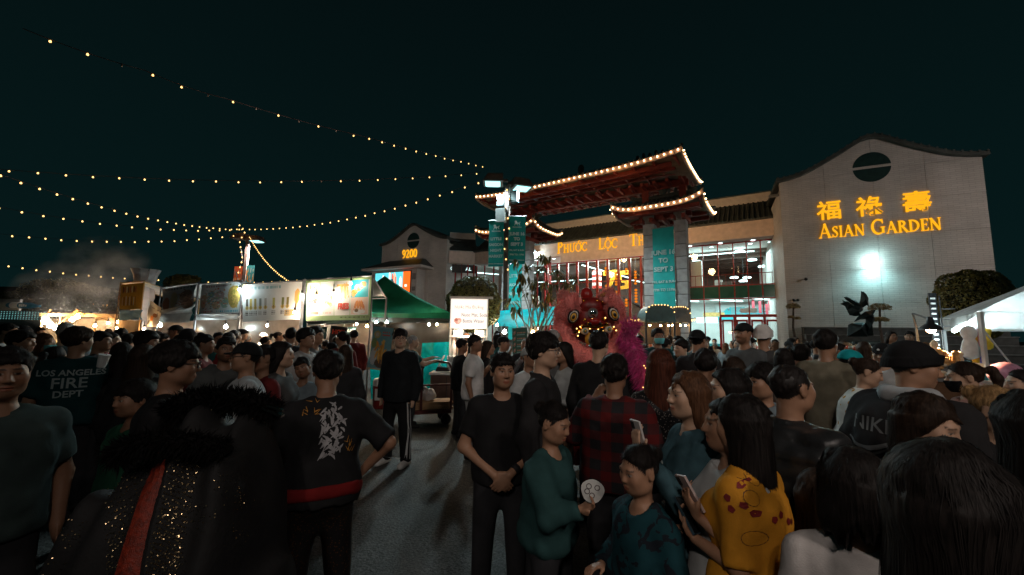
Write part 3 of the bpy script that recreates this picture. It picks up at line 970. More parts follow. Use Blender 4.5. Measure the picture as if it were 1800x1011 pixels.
def swept_roof(cx,W,D,z,rise,up,nbx,nby,ridge_w):
 """Hip roof with concave slopes and upturned corners over a timber soffit; centred at cx, eave at z."""
 hw,hd=W/2,D/2
 def eave(u,side):
 # u -1..1 along an edge; lifts towards the corners
  return z+up*abs(u)**3
 def lift(x,y):
  return up*max(abs(x/hw),0)**3*max(abs(y/hd),0)**3
 def surf(u,v):
  x,y=(u*2-1),(v*2-1)
  e=max(abs(y),max(0,(abs(x)-ridge_w/W)/(1-ridge_w/W)))
  t=1-e
  zz=z+0.24+rise*(0.62*t*t+0.38*t)+up*(abs(x)**4)*(abs(y)**2 if abs(y)>abs(x) else 1)*(abs(y)**2)
  return (cx+x*hw,y*hd,zz)
 mb=MB().grid(surf,48,20)
 top=mb.build("roof",DARK_TILE,gate,smooth=True)
 # rounded tile rows running down the slopes
 n=int(W/0.26)
 for i in range(n+1):
  u=i/n
  for s in (0,1):
   pts=[]
   for k in range(6):
    v=0.5*k/5 if s==0 else 1-0.5*k/5
    p=Vector(surf(u,v))
    pts.append(p+Vector((0,0,0.03)))
   e=max(0,(abs(u*2-1)-ridge_w/W)/(1-ridge_w/W))
   pts=[p for k,p in enumerate(pts) if 1-2*(0.5*k/5)>=e-0.08]
   if len(pts)>1:
    MB().tube(pts,0.055,5).build("tile_row",DARK_TILE,top)
    # ridge with finials
 zr=z+0.24+rise
 rb=MB()
 rb.tube([(cx-ridge_w/2-0.3,0,zr+0.28),(cx-ridge_w/2,0,zr+0.12),(cx,0,zr+0.1),(cx+ridge_w/2,0,zr+0.12),(cx+ridge_w/2+0.3,0,zr+0.28)],0.13,8)
 rb.build("ridge",DARK_TILE,top)
 for s in (-1,1):
  for t in (-1,1):
   MB().tube([(cx+s*ridge_w/2,0,zr+0.1)]+[tuple(Vector(surf(0.5+s*(0.5*(ridge_w/W)+k/5*(0.5-0.5*ridge_w/W)),0.5+t*0.5*k/5))+Vector((0,0,0.08))) for k in range(1,6)],0.08,6).build("hip_ridge",DARK_TILE,top)
 f=MB()
 for k in range(5):
  f.ball((cx+ridge_w/2-0.05-k*0.32,0,zr+0.32+0.06*(k%2)),0.09,6,5,sc=(1,0.6,1.7))
 f.ball((cx,0,zr+0.45),0.16,8,6,sc=(1.3,0.6,1.8))
 f.build("finial",DARK_TILE,top)
 # eave board on the four edges and bulbs under it
 def edge(P,Q,nb):
  pts=[]
  for k in range(25):
   u=k/24
   x,y=P[0]+(Q[0]-P[0])*u,P[1]+(Q[1]-P[1])*u
   w=abs(2*u-1)
   pts.append(Vector((cx+x,y,z+up*w**4)))
  mb=MB()
  vs=[]
  out=Vector(((P[0]+Q[0])/2,(P[1]+Q[1])/2,0)).normalized()
  for p in pts:
   vs+=[p+out*0.01,p+out*0.01+Vector((0,0,0.22)),p-out*0.07,p-out*0.07+Vector((0,0,0.22))]
  fs=[]
  for k in range(24):
   a,b=4*k,4*(k+1)
   fs+=[(a,b,b+1,a+1),(a+2,a+3,b+3,b+2),(a,a+2,b+2,b),(a+1,b+1,b+3,a+3)]
  mb.add(vs,fs)
  mb.build("eave_board",mat("eave_paint",(0.55,0.36,0.28),0.6),gate)
  L=sum((pts[k+1]-pts[k]).length for k in range(24))
  for i in range(nb):
   u=(i+0.5)/nb
   k=min(23,int(u*24))
   p=pts[k].lerp(pts[k+1],u*24-k)
   bulb_on(gate,p+out*0.06+Vector((0,0,0.11)))
 edge((-hw,-hd),(hw,-hd),nbx)
 edge((hw,-hd),(hw,hd),nby)
 edge((hw,hd),(-hw,hd),nbx//3)
 edge((-hw,hd),(-hw,-hd),nby)
 # boarded soffit, purlins and rafters
 def sof(u,v):
  x,y=u*2-1,v*2-1
  e=max(abs(y),abs(x)**3)
  return (cx+x*(hw-0.08),y*(hd-0.08),z+0.05+0.34*(1-e)+up*abs(x)**4*y*y)
 MB().grid(sof,30,12).build("soffit",mat("soffit_board",(0.16,0.10,0.06),0.7,0.3,3),gate,smooth=True)
 for yy in (-0.72,-0.38,0.0,0.38,0.72):
  zz=z-0.06+0.32*(1-abs(yy))
  MB().bar((cx-hw*0.9,yy*hd,zz),(cx+hw*0.9,yy*hd,zz),0.16,0.2).build("purlin",RED_WOOD,gate)
 nr=int(W/0.95)
 for i in range(nr+1):
  x=-hw*0.94+2*hw*0.94*i/nr
  for s in (-1,1):
   MB().bar((cx+x,s*0.06,z+0.26),(cx+x,s*hd*0.95,z+0.0+up*abs(x/hw)**4*0.8),0.10,0.14).build("rafter",RED_WOOD,gate)
swept_roof(-4.42,4.3,3.5,7.64,0.75,0.34,16,12,2.6)
swept_roof(4.37,4.2,3.5,7.60,0.75,0.34,16,12,2.6)
swept_roof(-0.15,11.9,4.7,9.58,0.9,0.24,40,20,9.2)
for xc in (-4.45,4.43):
 MB().box((xc-1.25,-0.16,7.50),(xc+1.25,0.16,7.78)).build("beam",RED_WOOD,gate)
 for k in range(-2,3):
  MB().box((xc+k*0.5-0.08,-0.7,7.3),(xc+k*0.5+0.08,0.7,7.5)).build("bracket",RED_WOOD,gate)
 for dx in (-0.9,0.9):
  MB().box((xc+dx-0.16,-0.16,8.2),(xc+dx+0.16,0.16,9.5)).build("post",RED_WOOD,gate)
MB().box((-5.6,-0.14,9.05),(5.6,0.14,9.35)).build("beam",RED_WOOD,gate)
for k in range(-9,10):
 MB().box((k*0.6-0.07,-1.0,9.1),(k*0.6+0.07,1.0,9.24)).build("bracket",RED_WOOD,gate)
for x in (-3.0,0.0,3.0):
 lamp("POINT","eave_facade_fill",(x,-2.6,9.2),AMBER,9,gate,0.3)
 lamp("SPOT","eave_facade_fill",(x,2.6,9.0),WARM,420,gate,0.3,(R(88),0,0),spot=R(140),blend=0.8)  # added spot behind the upper roof, brightens the hall fascia
for x in (-4.4,4.4):
 lamp("POINT","eave_facade_fill",(x-0.9,-1.9,7.6),AMBER,5,gate,0.3)
 lamp("SPOT","eave_facade_fill",(x,2.1,7.6),WARM,320,gate,0.3,(R(92),0,0),spot=R(140),blend=0.8)  # added behind each lower roof, also throws warm fill on the hall front
 # ------------------------------------------------------------------ cloth banners
BAN=mat("teal_banner",(0.012,0.36,0.34),0.7,0.12,3,0.15)
INK=mat("white_ink",(0.72,0.78,0.76),0.7,0.05)
INK2=mat("pale_ink",(0.42,0.58,0.56),0.7,0.05)
def cloth(w,h,m,parent,amp=0.02,seed=0):
 def fn(u,v):
  return ((u-0.5)*w,amp*math.sin(v*5+seed)*(0.4+0.6*u)+amp*0.5*math.sin(u*7+seed*2),-h*v)
 mb=MB().grid(fn,8,16)
 o=mb.build("cloth",m,parent,smooth=True)
 return o
def lion_mark(parent,loc,s,m):
 """A small prancing lion emblem."""
 mb=MB()
 pts=[(-0.5,0.0),(-0.42,0.0),(-0.3,0.22),(-0.1,0.25),(0.05,0.02),(0.14,0.02),(0.08,0.3),(0.3,0.32),(0.42,0.05),(0.52,0.05),(0.42,0.4),(0.62,0.62),(0.5,0.68),(0.3,0.5),(0.0,0.5),(-0.06,0.78),(-0.22,0.9),(-0.42,0.82),(-0.46,0.62),(-0.36,0.5),(-0.42,0.3)]
 mb.prism([(x*s,z*s) for x,z in pts],-0.003,0.0)
 return mb.build("emblem",m,parent,loc=loc)
def banner(label,loc,rz,w,h,lines,side,ink=INK,group=None):
 t=thing("street_banner",label,"banner",loc,rz,group)
 cloth(w,h,BAN,t,0.015,loc[0])
 MB().tube([(-w/2-0.06,0.0,0.02),(w/2+0.06,0.0,0.02)],0.02,6).build("rod",GREYM,t)
 for body,size,z,kw in lines:
  if body=="@":
   lion_mark(t,(0.0,-0.05,z),size,ink)
  else :
   lettering("lettering",body,size,ink,t,(kw.get("x",0),-0.05,z),bold=kw.get("bold",0.004),squash=kw.get("sq",1.0))
 return t
L1=at(888.5,560,17.5)
L1=Vector((L1.x,17.5,0))
def lamp_post(label,base,rz,heads,height,cool_power,lit=(True,True),pole_m=None,lcol=None):
 t=thing("street_lamp",label,"street lamp",base,rz,"twin-headed car park lamps")
 pm=pole_m or mat("pole_brown",(0.13,0.095,0.085),0.5,0.2,6)
 MB().box((-0.10,-0.10,0.62),(0.10,0.10,height)).build("pole",pm,t)
 MB().lathe([(0.34,0),(0.34,0.6),(0.3,0.66)],18).build("base",CONC,t)
 for k,(ox,oy,hz) in enumerate(heads):
  v=Vector((ox,oy,0))
  a=math.atan2(oy,ox)
  M=Matrix.Translation((0,0,height+hz))@Matrix.Rotation(a,4,"Z")
  mb=MB()
  l0,l1=0.22,1.12
  mb.add([M@Vector(p) for p in ((l0,-0.42,0),(l1,-0.42,0),(l1,0.42,0),(l0,0.42,0),(l0,-0.40,0.36),(l1-0.22,-0.36,0.36),(l1-0.22,0.36,0.36),(l0,0.40,0.36))],
   [(0,3,2,1),(4,5,6,7),(0,1,5,4),(1,2,6,5),(2,3,7,6),(3,0,4,7)])
  mb.add([M@Vector(p) for p in ((0,-0.06,0.1),(l0,-0.06,0.1),(l0,0.06,0.1),(0,0.06,0.1),(0,-0.06,0.22),(l0,-0.06,0.22),(l0,0.06,0.22),(0,0.06,0.22))],
   [(0,3,2,1),(4,5,6,7),(0,1,5,4),(2,3,7,6)])
  hd=mb.build("lamp_head",mat("lamp_bronze",(0.16,0.10,0.085),0.5,0.2,6),t)
  lens=MB()
  lens.add([M@Vector(p) for p in ((l0+0.12,-0.33,-0.012),(l1-0.1,-0.33,-0.012),(l1-0.1,0.33,-0.012),(l0+0.12,0.33,-0.012),(l0+0.22,-0.22,-0.07),(l1-0.2,-0.22,-0.07),(l1-0.2,0.22,-0.07),(l0+0.22,0.22,-0.07))],
   [(4,5,6,7),(0,1,5,4),(1,2,6,5),(2,3,7,6),(3,0,4,7)])
  lens.build("lens",LENS_LIT if lit[k] else mat("dead_lens",(0.3,0.3,0.3),0.2),hd)
  if lit[k] and cool_power:
   p=M@Vector(((l0+l1)/2,0,-0.2))
   lamp("SPOT","street_light",p,lcol or TEALB,cool_power,t,0.25,(0,0,0),spot=R(160),blend=0.5)
 return t
lamp1=lamp_post("twin-headed street lamp carrying teal banners in front of the mall gate",L1,R(-20),((-0.9,-0.35,0.1),(0.80,0.62,-0.02)),8.35,2600)
bx_=MB().box((-0.34,-0.16,-0.62),(0.10,0.12,0.0)).build("utility_box",mat("box_grey",(0.5,0.52,0.52),0.5,0.1),lamp1,loc=(-0.1,-0.15,7.25))
spk=MB().box((-0.48,-0.1,0),(-0.14,0.2,0.5)).build("speaker_box",mat("box_teal_grey",(0.05,0.07,0.075),0.5,0.1),lamp1,loc=(0,0,7.45))
copy_of(spk,lamp1,(0.62,0.0,7.58))
lines_a=[("@",0.26,-0.42,{}),("PECHANGA",0.075,-0.52,{}),("LITTLE",0.17,-0.90,{"bold":0.006}),("SAIGON",0.17,-1.16,{"bold":0.006}),("NIGHT",0.17,-1.42,{"bold":0.006}),("MARKET",0.17,-1.68,{"bold":0.006}),("PECHANGA.COM TEMECULA, CA",0.045,-1.98,{})]
lines_b=[("@",0.26,-0.42,{}),("PECHANGA",0.075,-0.52,{}),("JUNE 16",0.19,-0.86,{"bold":0.012}),("TO",0.19,-1.09,{"bold":0.012}),("SEPT 3",0.19,-1.33,{"bold":0.012}),("FRI, SAT & SUN",0.098,-1.57,{"bold":0.004}),("7PM TO 11PM",0.105,-1.77,{"bold":0.004}),("PECHANGA.COM TEMECULA, CA",0.045,-2.0,{})]
pa=at(873,388,17.4)
banner("teal Little Saigon Night Market banner on the lamp post, left of its pole",(pa.x-0.0,17.4,pa.z),R(-10),0.68,2.08,lines_a,-1)
pb=at(908.5,381,17.4)
banner("teal June 16 to Sept 3 banner on the lamp post, right of its pole",(pb.x+0.02,17.4,pb.z),R(-2),0.76,2.15,lines_b,1)
big=[("JUNE 16",0.32,-1.35,{"bold":0.01}),("TO",0.32,-1.75,{"bold":0.01}),("SEPT 3",0.32,-2.18,{"bold":0.01}),("FRI, SAT & SUN",0.165,-2.75,{}),("7PM TO 11PM",0.175,-3.15,{}),("@",0.5,-4.3,{}),("PECHANGA",0.17,-4.5,{}),("PECHANGA.COM",0.10,-5.1,{}),("TEMECULA, CA",0.10,-5.25,{})]
def gate_pt(x,y,z):
 return G0+Vector((math.cos(GA),math.sin(GA),0))*x+Vector((-math.sin(GA),math.cos(GA),0))*y+Vector((0,0,z))
banner("tall teal June 16 to Sept 3 banner hung between the right-hand gate columns",gate_pt(4.40,-0.34,7.0),GA,1.02,5.7,big[:6]+big[6:],1,INK2)
big2=[("LITTLE",0.28,-1.9,{}),("SAIGON",0.28,-2.45,{}),("NIGHT",0.28,-3.0,{}),("MARKET",0.26,-3.55,{}),("@",0.5,-4.6,{})]
banner("tall teal Little Saigon Night Market banner between the left-hand gate columns",gate_pt(-4.45,-0.34,7.0),GA,1.02,5.7,big2,1,INK2)
L2=at(432,470,28.0)
L2=Vector((L2.x,28.0,0))
lamp2=lamp_post("distant twin-headed street lamp with food banners above the stall roofs",L2,R(0),((-1,0.1,0.12),(1,-0.1,-0.05)),7.95,8500,lit=(False,True),lcol=FILL)
def food_print(seed,bgc,cols,n=26,words=None):
 r=np.random.default_rng(seed)
 it=[(r.uniform(0.03,0.97),r.uniform(0.1,0.9),r.uniform(0.02,0.09),r.uniform(0.03,0.13),r.uniform(-1,1),cols[r.integers(len(cols))]) for _ in range(n)]
 def fn(u,v):
  c=np.ones((len(u),3))*bgc
  for cx_,cz_,a,b,t,col in it:
   dx,dz=u-cx_,v-cz_
   d=((dx+t*dz*0.4)/a)**2+(dz/b)**2
   m_=d<1
   c[m_]=np.array(col)*(1.15-0.4*d[m_])[:,None]
  return c
 return fn
fb=thing("pole_banner","orange food picture banner on the far street lamp, left side","banner",L2+Vector((-0.42,-0.13,6.05)),0)
raster("cloth",0.58,1.75,14,40,food_print(5,(0.5,0.08,0.02),[(0.8,0.35,0.1),(0.7,0.6,0.5),(0.05,0.2,0.22)],18),PRINT,fb,(0,0,-1.75))
fb2=thing("pole_banner","teal and cream food picture banner on the far street lamp, right side","banner",L2+Vector((0.44,-0.13,6.15)),0)
raster("cloth",0.58,1.75,14,40,food_print(6,(0.05,0.3,0.32),[(0.8,0.55,0.3),(0.7,0.6,0.5),(0.75,0.3,0.05)],18),PRINT,fb2,(0,0,-1.75))
# ------------------------------------------------------------------ festoon lights
bulbf_src=None
sock_src=None
BULB2=emit("lit_festoon",(1.0,0.56,0.18),3.4,mis=False)
DEAD=mat("dead_bulb",(0.25,0.18,0.14),0.2)
CABLE=mat("cable_rubber",(0.03,0.012,0.01),0.6)
def festoon(label,pts,sag,n,r=0.032,dead=(),off=0.3):
 """pts: two or more world points; bulbs hang at even steps under a sagging cable."""
 r*=0.72
 global bulbf_src,sock_src
 t=thing("string_lights",label,"string lights",pts[0],0,"bulb strings over the market")
 P0_=Vector(pts[0])
 path=[]
 for a,b in zip(pts[:-1],pts[1:]):
  a,b=Vector(a),Vector(b)
  for k in range(25):
   u=k/24
   p=a.lerp(b,u)
   p.z-=sag*4*u*(1-u)
   path.append(p-P0_)
 MB().tube(path,0.009,4).build("cable",CABLE,t)
 ds=[0]
 for a,b in zip(path[:-1],path[1:]):
  ds.append(ds[-1]+(b-a).length)
 for i in range(n):
  d=ds[-1]*(i+off)/n
  k=max(0,min(len(ds)-2,int(np.searchsorted(ds,d)-1)))
  f=(d-ds[k])/max(1e-6,ds[k+1]-ds[k])
  p=path[k].lerp(path[k+1],f)+Vector((0,0,rng.uniform(-0.015,0.015)))
  if bulbf_src is None:
   prof=[(0.02,-1.9),(0.7,-1.55),(1.0,-0.9),(0.8,-0.2),(0.45,0.3),(0.42,0.6)]
   bulbf_src=MB().lathe(prof,10).build("bulb",BULB2,t,smooth=True)
   bulbf_src.location,bulbf_src.scale=p+Vector((0,0,-0.03)),(r,)*3
   sock_src=MB().lathe([(0.6,0.5),(0.6,1.6),(0.3,1.9)],8).build("socket",CABLE,t)
   sock_src.location,sock_src.scale=p+Vector((0,0,-0.03)),(r,)*3
  else :
   bb=copy_of(bulbf_src,t,p+Vector((0,0,-0.03)),(rng.uniform(-0.25,0.25),rng.uniform(-0.25,0.25),0),r)
   if i in dead:
    bb.data=bb.data.copy()
    bb.data.materials[0]=DEAD
   copy_of(sock_src,t,p+Vector((0,0,-0.03)),None,r)
 return t
H1=at(852,292,17.4)
H1b=at(846,303,17.4)
H1c=at(848,318,17.4)
H2=at(432,402,27.8)
festoon("bulb string climbing overhead from the near street lamp, the highest of all",[H1,at(640,240,12.0),at(396,173,9.6),at(255,124,8.5),at(40,50,7.2)],0.05,26,0.030,(23,16,20,14,18))
festoon("nearly level bulb string from the near street lamp to the left",[H1b,at(-20,296,12.4)],0.42,23,0.036,(9,))
festoon("sagging bulb string between the two street lamps",[H1c,H2],0.62,27,0.046)
festoon("steep bulb string falling from the upper left to the far street lamp",[at(-10,303,13.0),H2],0.55,24,0.045)
festoon("bulb string below the steep one, running to the far street lamp",[at(-14,362,17.0),H2],0.45,17,0.05)
festoon("flat bulb string level with the far lamp's neck",[at(-18,409,22.0),at(424,412,27.9)],0.5,18,0.055)
festoon("low bulb string above the smoke and the stall banners",[at(-18,462,30.0),at(300,492,36.0),at(532,491,40.0)],0.25,29,0.07)
festoon("bulb string dropping from the far lamp to the stall roof",[at(437,412,27.8),at(506,492,20.0)],0.35,30,0.042)
festoon("short bulb string wound round the far lamp post",[H2+Vector((-0.4,-0.2,0.3)),H2+Vector((0.15,-0.25,-0.2)),H2+Vector((-0.2,-0.2,-0.9)),H2+Vector((0.1,-0.2,-2.2)),H2+Vector((-0.15,-0.2,-3.4))],0.0,11,0.06)
festoon("few bulbs wound round the near lamp post beside its banners",[L1+Vector((-0.1,-0.15,8.3)),L1+Vector((0.12,-0.15,7.9)),L1+Vector((-0.12,-0.15,7.2)),L1+Vector((0.14,-0.15,6.6)),L1+Vector((-0.1,-0.16,5.5)),L1+Vector((0.12,-0.16,4.2))],0.0,9,0.045)
# ------------------------------------------------------------------ planter steps under the wing, sculpture, shrubs
STONE=mat("dark_granite",(0.06,0.065,0.065),0.5,0.3,5,0.3)
stp=thing("planter_steps","dark stepped stone planter along the foot of the Asian Garden wing","steps",bf(0.6,-0.05),BA)
for k in range(6):
 MB().box((0,-3.2+k*0.5,0.38*k),(7.6,-0.02,0.38*(k+1)-0.05)).build("step",STONE,stp)
 MB().box((-0.03,-3.24+k*0.5,0.38*(k+1)-0.046),(7.63,-0.02,0.38*(k+1))).build("tread",mat("step_edge",(0.13,0.14,0.14),0.5,0.3,5),stp)
BRONZE=mat("dark_bronze",(0.035,0.05,0.052),0.42,0.4,5,0.3,metal=0.55)
c0=at(1512,590,17.2)
stt=thing("sculpture","dark bronze phoenix sculpture with raised wings in front of the white brick wing","sculpture",(c0.x,17.2,0.0),BA)
def stat(u_px,py):
 q=at(u_px,py,17.2)
 return Vector((q.x-c0.x,0,q.z))
def blade(pts,th,name="wing"):
 mb=MB()
 P=[stat(*p) for p in pts]
 c=sum(P,Vector())/len(P)
 n=len(P)
 vs=[p+Vector((0,-0.02,0)) for p in P]+[p+Vector((0,0.02,0)) for p in P]+[c+Vector((0,-th,0)),c+Vector((0,th,0))]
 fs=[]
 for i in range(n):
  j=(i+1)%n
  fs+=[(i,j,2*n),(j+n,i+n,2*n+1),(i,i+n,j+n,j)]
 mb.add(vs,fs)
 mb.build(name,BRONZE,stt)
blade([(1483,533),(1488,531),(1486,527),(1494,530),(1500,535),(1505,540),(1500,546),(1493,545),(1490,538)],0.28,"head")
blade([(1488,522),(1492,521),(1501,525),(1508,531),(1513,535),(1512,540),(1503,537),(1495,530)],0.22)
blade([(1512,512),(1514,514),(1515,513),(1519,518),(1522,525),(1522,533),(1523,540),(1520,537),(1512,543),(1508,538),(1511,528)],0.25)
blade([(1493,540),(1504,536),(1514,538),(1515,546),(1508,552),(1513,555),(1505,556),(1497,554),(1494,548)],0.4,"body")
blade([(1503,566),(1508,557),(1518,548),(1530,545),(1532,546),(1529,553),(1530,557),(1522,561),(1512,562)],0.34,"tail")
blade([(1519,560),(1529,556),(1531,562),(1528,570),(1530,590),(1518,590),(1519,574)],0.3,"pedestal")
blade([(1495,571),(1500,568),(1518,567),(1522,575),(1522,592),(1494,592)],0.5,"rock_base")
LEAF=mat("shrub_leaf",(0.17,0.14,0.035),0.45,0.6,9,0.1,spec=0.5)
LEAF2=mat("dry_shrub_leaf",(0.27,0.19,0.08),0.5,0.5,9,0.1)
LEAFD=mat("broad_leaf",(0.095,0.085,0.028),0.4,0.5,9,0.1,spec=0.5)
LEAFY=mat("yellowing_leaf",(0.30,0.17,0.025),0.5,0.4,9,0.1)
BARK=mat("bark",(0.10,0.075,0.06),0.85,0.4,12,0.5)
def leaf_cloud(parent,centre,rad,n,size,m,shell=0.8,zmin=-1.0,name="foliage",seed=1):
 r=np.random.default_rng(seed)
 d=r.normal(size=(n,3))
 d/=np.linalg.norm(d,axis=1)[:,None]
 d=d[d[:,2]>zmin]
 n=len(d)
 lump=1+0.05*np.sin(d[:,0]*9+1)*np.sin(d[:,1]*8)+0.04*np.sin(d[:,2]*11)
 rr=(shell+(1-shell)*r.random(n)**0.5)*lump
 P=d*rr[:,None]*np.array(rad)+np.array(centre)
 nrm=d+r.normal(size=(n,3))*0.7
 nrm/=np.linalg.norm(nrm,axis=1)[:,None]
 t=np.cross(nrm,r.normal(size=(n,3)))
 t/=np.linalg.norm(t,axis=1)[:,None]
 b=np.cross(nrm,t)
 s=size*r.uniform(0.6,1.4,n)[:,None]
 q=np.stack([P-t*s,P+b*s*0.5+nrm*s*0.15,P+t*s,P-b*s*0.5+nrm*s*0.15],1).reshape(-1,3)
 me=np_mesh(name,q,np.arange(4*n).reshape(n,4))
 me.materials.append(m)
 return link(name,me,parent,kind="stuff")
def core(parent,centre,rad,m):
 return MB().ball(centre,1.0,20,14,sc=rad).build("inner_mass",m,parent,smooth=True)
def topiary(label,px,py_top,Y,rad,m,trunk=True,n=9000):
 q=at(px,py_top,Y)
 cz=q.z-rad[2]
 t=thing("topiary_bush",label,"bush",(q.x,Y,0))
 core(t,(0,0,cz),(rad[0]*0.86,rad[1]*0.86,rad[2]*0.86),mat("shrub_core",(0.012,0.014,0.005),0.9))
 leaf_cloud(t,(0,0,cz),rad,n,0.038,m,0.94,seed=int(px))
 MB().tube([(0,0,0),(0.05,0,cz*0.5),(0,0,cz)],[0.14,0.1,0.09],8).build("trunk",BARK,t)
 return t
topiary("dome clipped bush behind the lit drinks sign",835,485,13.5,(0.90,0.90,0.95),LEAF,n=14000)
topiary("large dark clipped bush behind the white canopy at the wing's end",1703,473,12.0,(0.95,0.92,1.05),LEAF,n=14000)
for lab,px,tiers in (("pale cloud-pruned tree with two tiers beside the bronze sculpture",1550,((0,542,0.42,0.24),(-0.06,563,0.34,0.16))),
 ("small cloud-pruned tree by the mall doors at the wall's corner",1397,((0,540,0.30,0.2),(-0.12,558,0.14,0.09),(0.2,560,0.13,0.09)))):
 Y=18.0 if px>1500 else 19.5
 q=at(px,590,Y)
 t=thing("cloud_pruned_tree",lab,"tree",(q.x,Y,0))
 MB().tube([(0,0,0),(0.05,0,1.2),(-0.05,0,2.2),(0.02,0,at(px,tiers[0][1],Y).z)],[0.08,0.06,0.05,0.04],7).build("trunk",BARK,t)
 for k,(dx,py,a,b) in enumerate(tiers):
  z=at(px,py,Y).z
  leaf_cloud(t,(dx,0,z),(a,a,b),1500,0.03,LEAF2,0.5,-0.35,seed=k+int(px))
  # drooping broad-leaved tree in front of the gate's left columns
q=at(940,575,13.0)
tr=thing("broadleaf_tree","thin-branched tree with drooping leaf clusters before the gate's left columns","tree",(q.x,13.0,0))
tb=MB()
r5=random.Random(5)
tips=[]
for px,py,Y in ((905,462,13.2),(926,470,12.7),(948,470,13.1),(985,487,12.6),(912,505,13.4),(935,520,12.5),(962,500,12.9),(976,478,13.3),(895,530,12.9),(950,535,12.4),(1000,500,13.1),(918,487,12.9),(968,520,12.6),(905,545,12.4),(1010,490,12.8),(990,505,12.7),(940,498,13.2),(957,455,13.0)):
 p=at(px,py,Y)-tr.location
 tips.append(p)
 a=Vector((r5.uniform(-0.25,0.25),0,1.2))
 mid=a.lerp(p,0.5)+Vector((r5.uniform(-0.2,0.2),r5.uniform(-0.1,0.1),-0.1))
 tb.tube([(0,0,0.4),tuple(a),tuple(mid),tuple(p)],[0.05,0.035,0.022,0.012],6)
tb.build("branches",mat("pale_bark",(0.22,0.2,0.17),0.8,0.3,10),tr)
leaf_src={}
for i,p in enumerate(tips):
 for k in range(13):
  a=r5.uniform(0,2*math.pi)
  key="y" if r5.random()<0.13 else "d"
  if key not in leaf_src:
   mb=MB()
   pr=[(0,0,0),(0.035,0.008,-0.07),(0.042,0.012,-0.16),(0.02,0.02,-0.25),(0,0.03,-0.30),(-0.02,0.02,-0.25),(-0.042,0.012,-0.16),(-0.035,0.008,-0.07)]
   ctr=[(0,-0.012,-0.07),(0,-0.008,-0.16)]
   mb.add(pr+ctr,[(0,1,8),(1,2,9,8),(2,3,9),(3,4,9),(4,5,9),(5,6,9),(6,7,8,9),(7,0,8)])
   o=mb.build("leaf",LEAFY if key=="y" else LEAFD,tr,smooth=True)
   leaf_src[key]=o
  else :
   o=copy_of(leaf_src[key],tr,(0,0,0))
  o.location=p+Vector((r5.gauss(0,0.09),r5.gauss(0,0.09),r5.uniform(-0.06,0.16)))
  o.rotation_euler=(r5.uniform(-0.1,0.95),0,a)
  o.scale=(r5.uniform(0.8,1.25),)*3
  # ------------------------------------------------------------------ market stalls
def W3(px,py,Y):
 return at(px,py,Y)
def stallY(px):
 return 9.5+(652-px)/369.0*3.5
def sheet(name,cs,fn,m,parent,nx=30,nz=20,wr=0.012,seed=0,attr="print",sag=0.0):
 """A hanging printed sheet through four points (top left, top right, bottom right, bottom left) in the parent's space."""
 TL,TR,BR,BL=[np.array(c) for c in cs]
 us,vs=np.linspace(0,1,nx+1),np.linspace(0,1,nz+1)
 U,V=np.meshgrid(us,vs)
 P=(BL*(1-U[...,None])*(1-V[...,None])+BR*U[...,None]*(1-V[...,None])+TL*(1-U[...,None])*V[...,None]+TR*U[...,None]*V[...,None])
 r=np.random.default_rng(seed)
 nrm=np.cross(TR-TL,TL-BL)
 nrm/=np.linalg.norm(nrm)
 w=np.zeros_like(U)
 for k in range(7):
  fx,fz,ph=r.uniform(2,11),r.uniform(-7,7),r.uniform(0,6.3)
  w+=np.sin(fx*U+fz*V+ph)/(1.5+0.25*abs(fx))
 P+=nrm*(w*wr)[...,None]
 P[...,2]-=sag*4*U*(1-U)*V
 idx=np.arange((nx+1)*(nz+1)).reshape(nz+1,nx+1)
 fc=np.stack([idx[:-1,:-1],idx[:-1,1:],idx[1:,1:],idx[1:,:-1]],-1).reshape(-1,4)
 me=np_mesh(name,P.reshape(-1,3),fc,True)
 if fn is not None:
  cu,cv=np.meshgrid((us[:-1]+us[1:])/2,(vs[:-1]+vs[1:])/2)
  c=np.clip(fn(cu.ravel(),cv.ravel()),0,1)
  ca=np.ones((len(c),4,4),np.float32)
  ca[:,:,:3]=c[:,None,:]
  me.color_attributes.new(attr,"FLOAT_COLOR","CORNER").data.foreach_set("color",ca.ravel())
 me.materials.append(m)
 return link(name,me,parent)
def hung(name,label,cat,px4,Y4,fn,m=None,nx=60,nz=36,wr=0.012,seed=0,group=None,hem=0.0,sag=0.0):
 """A thing made of one hung sheet; returns (thing, matrix from local to world, local corners)."""
 cs=[W3(p[0],p[1],y) for p,y in zip(px4,Y4)]
 mid=(cs[2]+cs[3])/2
 rz=math.atan2(cs[1].y-cs[0].y,cs[1].x-cs[0].x)
 t=thing(name,label,cat,mid,rz,group)
 Mi=(Matrix.Translation(mid)@Matrix.Rotation(rz,4,"Z")).inverted()
 lc=[Mi@c for c in cs]
 sheet("print_sheet",lc,fn,m or PRINT,t,nx,nz,wr,seed,sag=sag)
 return t,lc
def painter(bgc,ops):
 """ops: list of (kind, args, colour) drawn in order in u, v."""
 def fn(u,v):
  c=np.ones((len(u),3))*np.array(bgc)
  for kind,a,col in ops:
   if kind=="r":
    m_=(u>=a[0])&(u<=a[2])&(v>=a[1])&(v<=a[3])
   elif kind=="e":
    ang=a[4] if len(a)>4 else 0
    dx,dz=u-a[0],v-a[1]
    x_=dx*math.cos(ang)+dz*math.sin(ang)
    z_=-dx*math.sin(ang)+dz*math.cos(ang)
    m_=(x_/a[2])**2+(z_/a[3])**2<1
   elif kind=="t":  # a line of small print
    m_=(u>=a[0])&(u<=a[2])&(v>=a[1])&(v<=a[3])&(np.sin(u*a[4])+np.sin(u*a[4]*2.3+1)>-0.4)
   c[m_]=np.array(col)
  return c
 return fn
rp=random.Random(21)
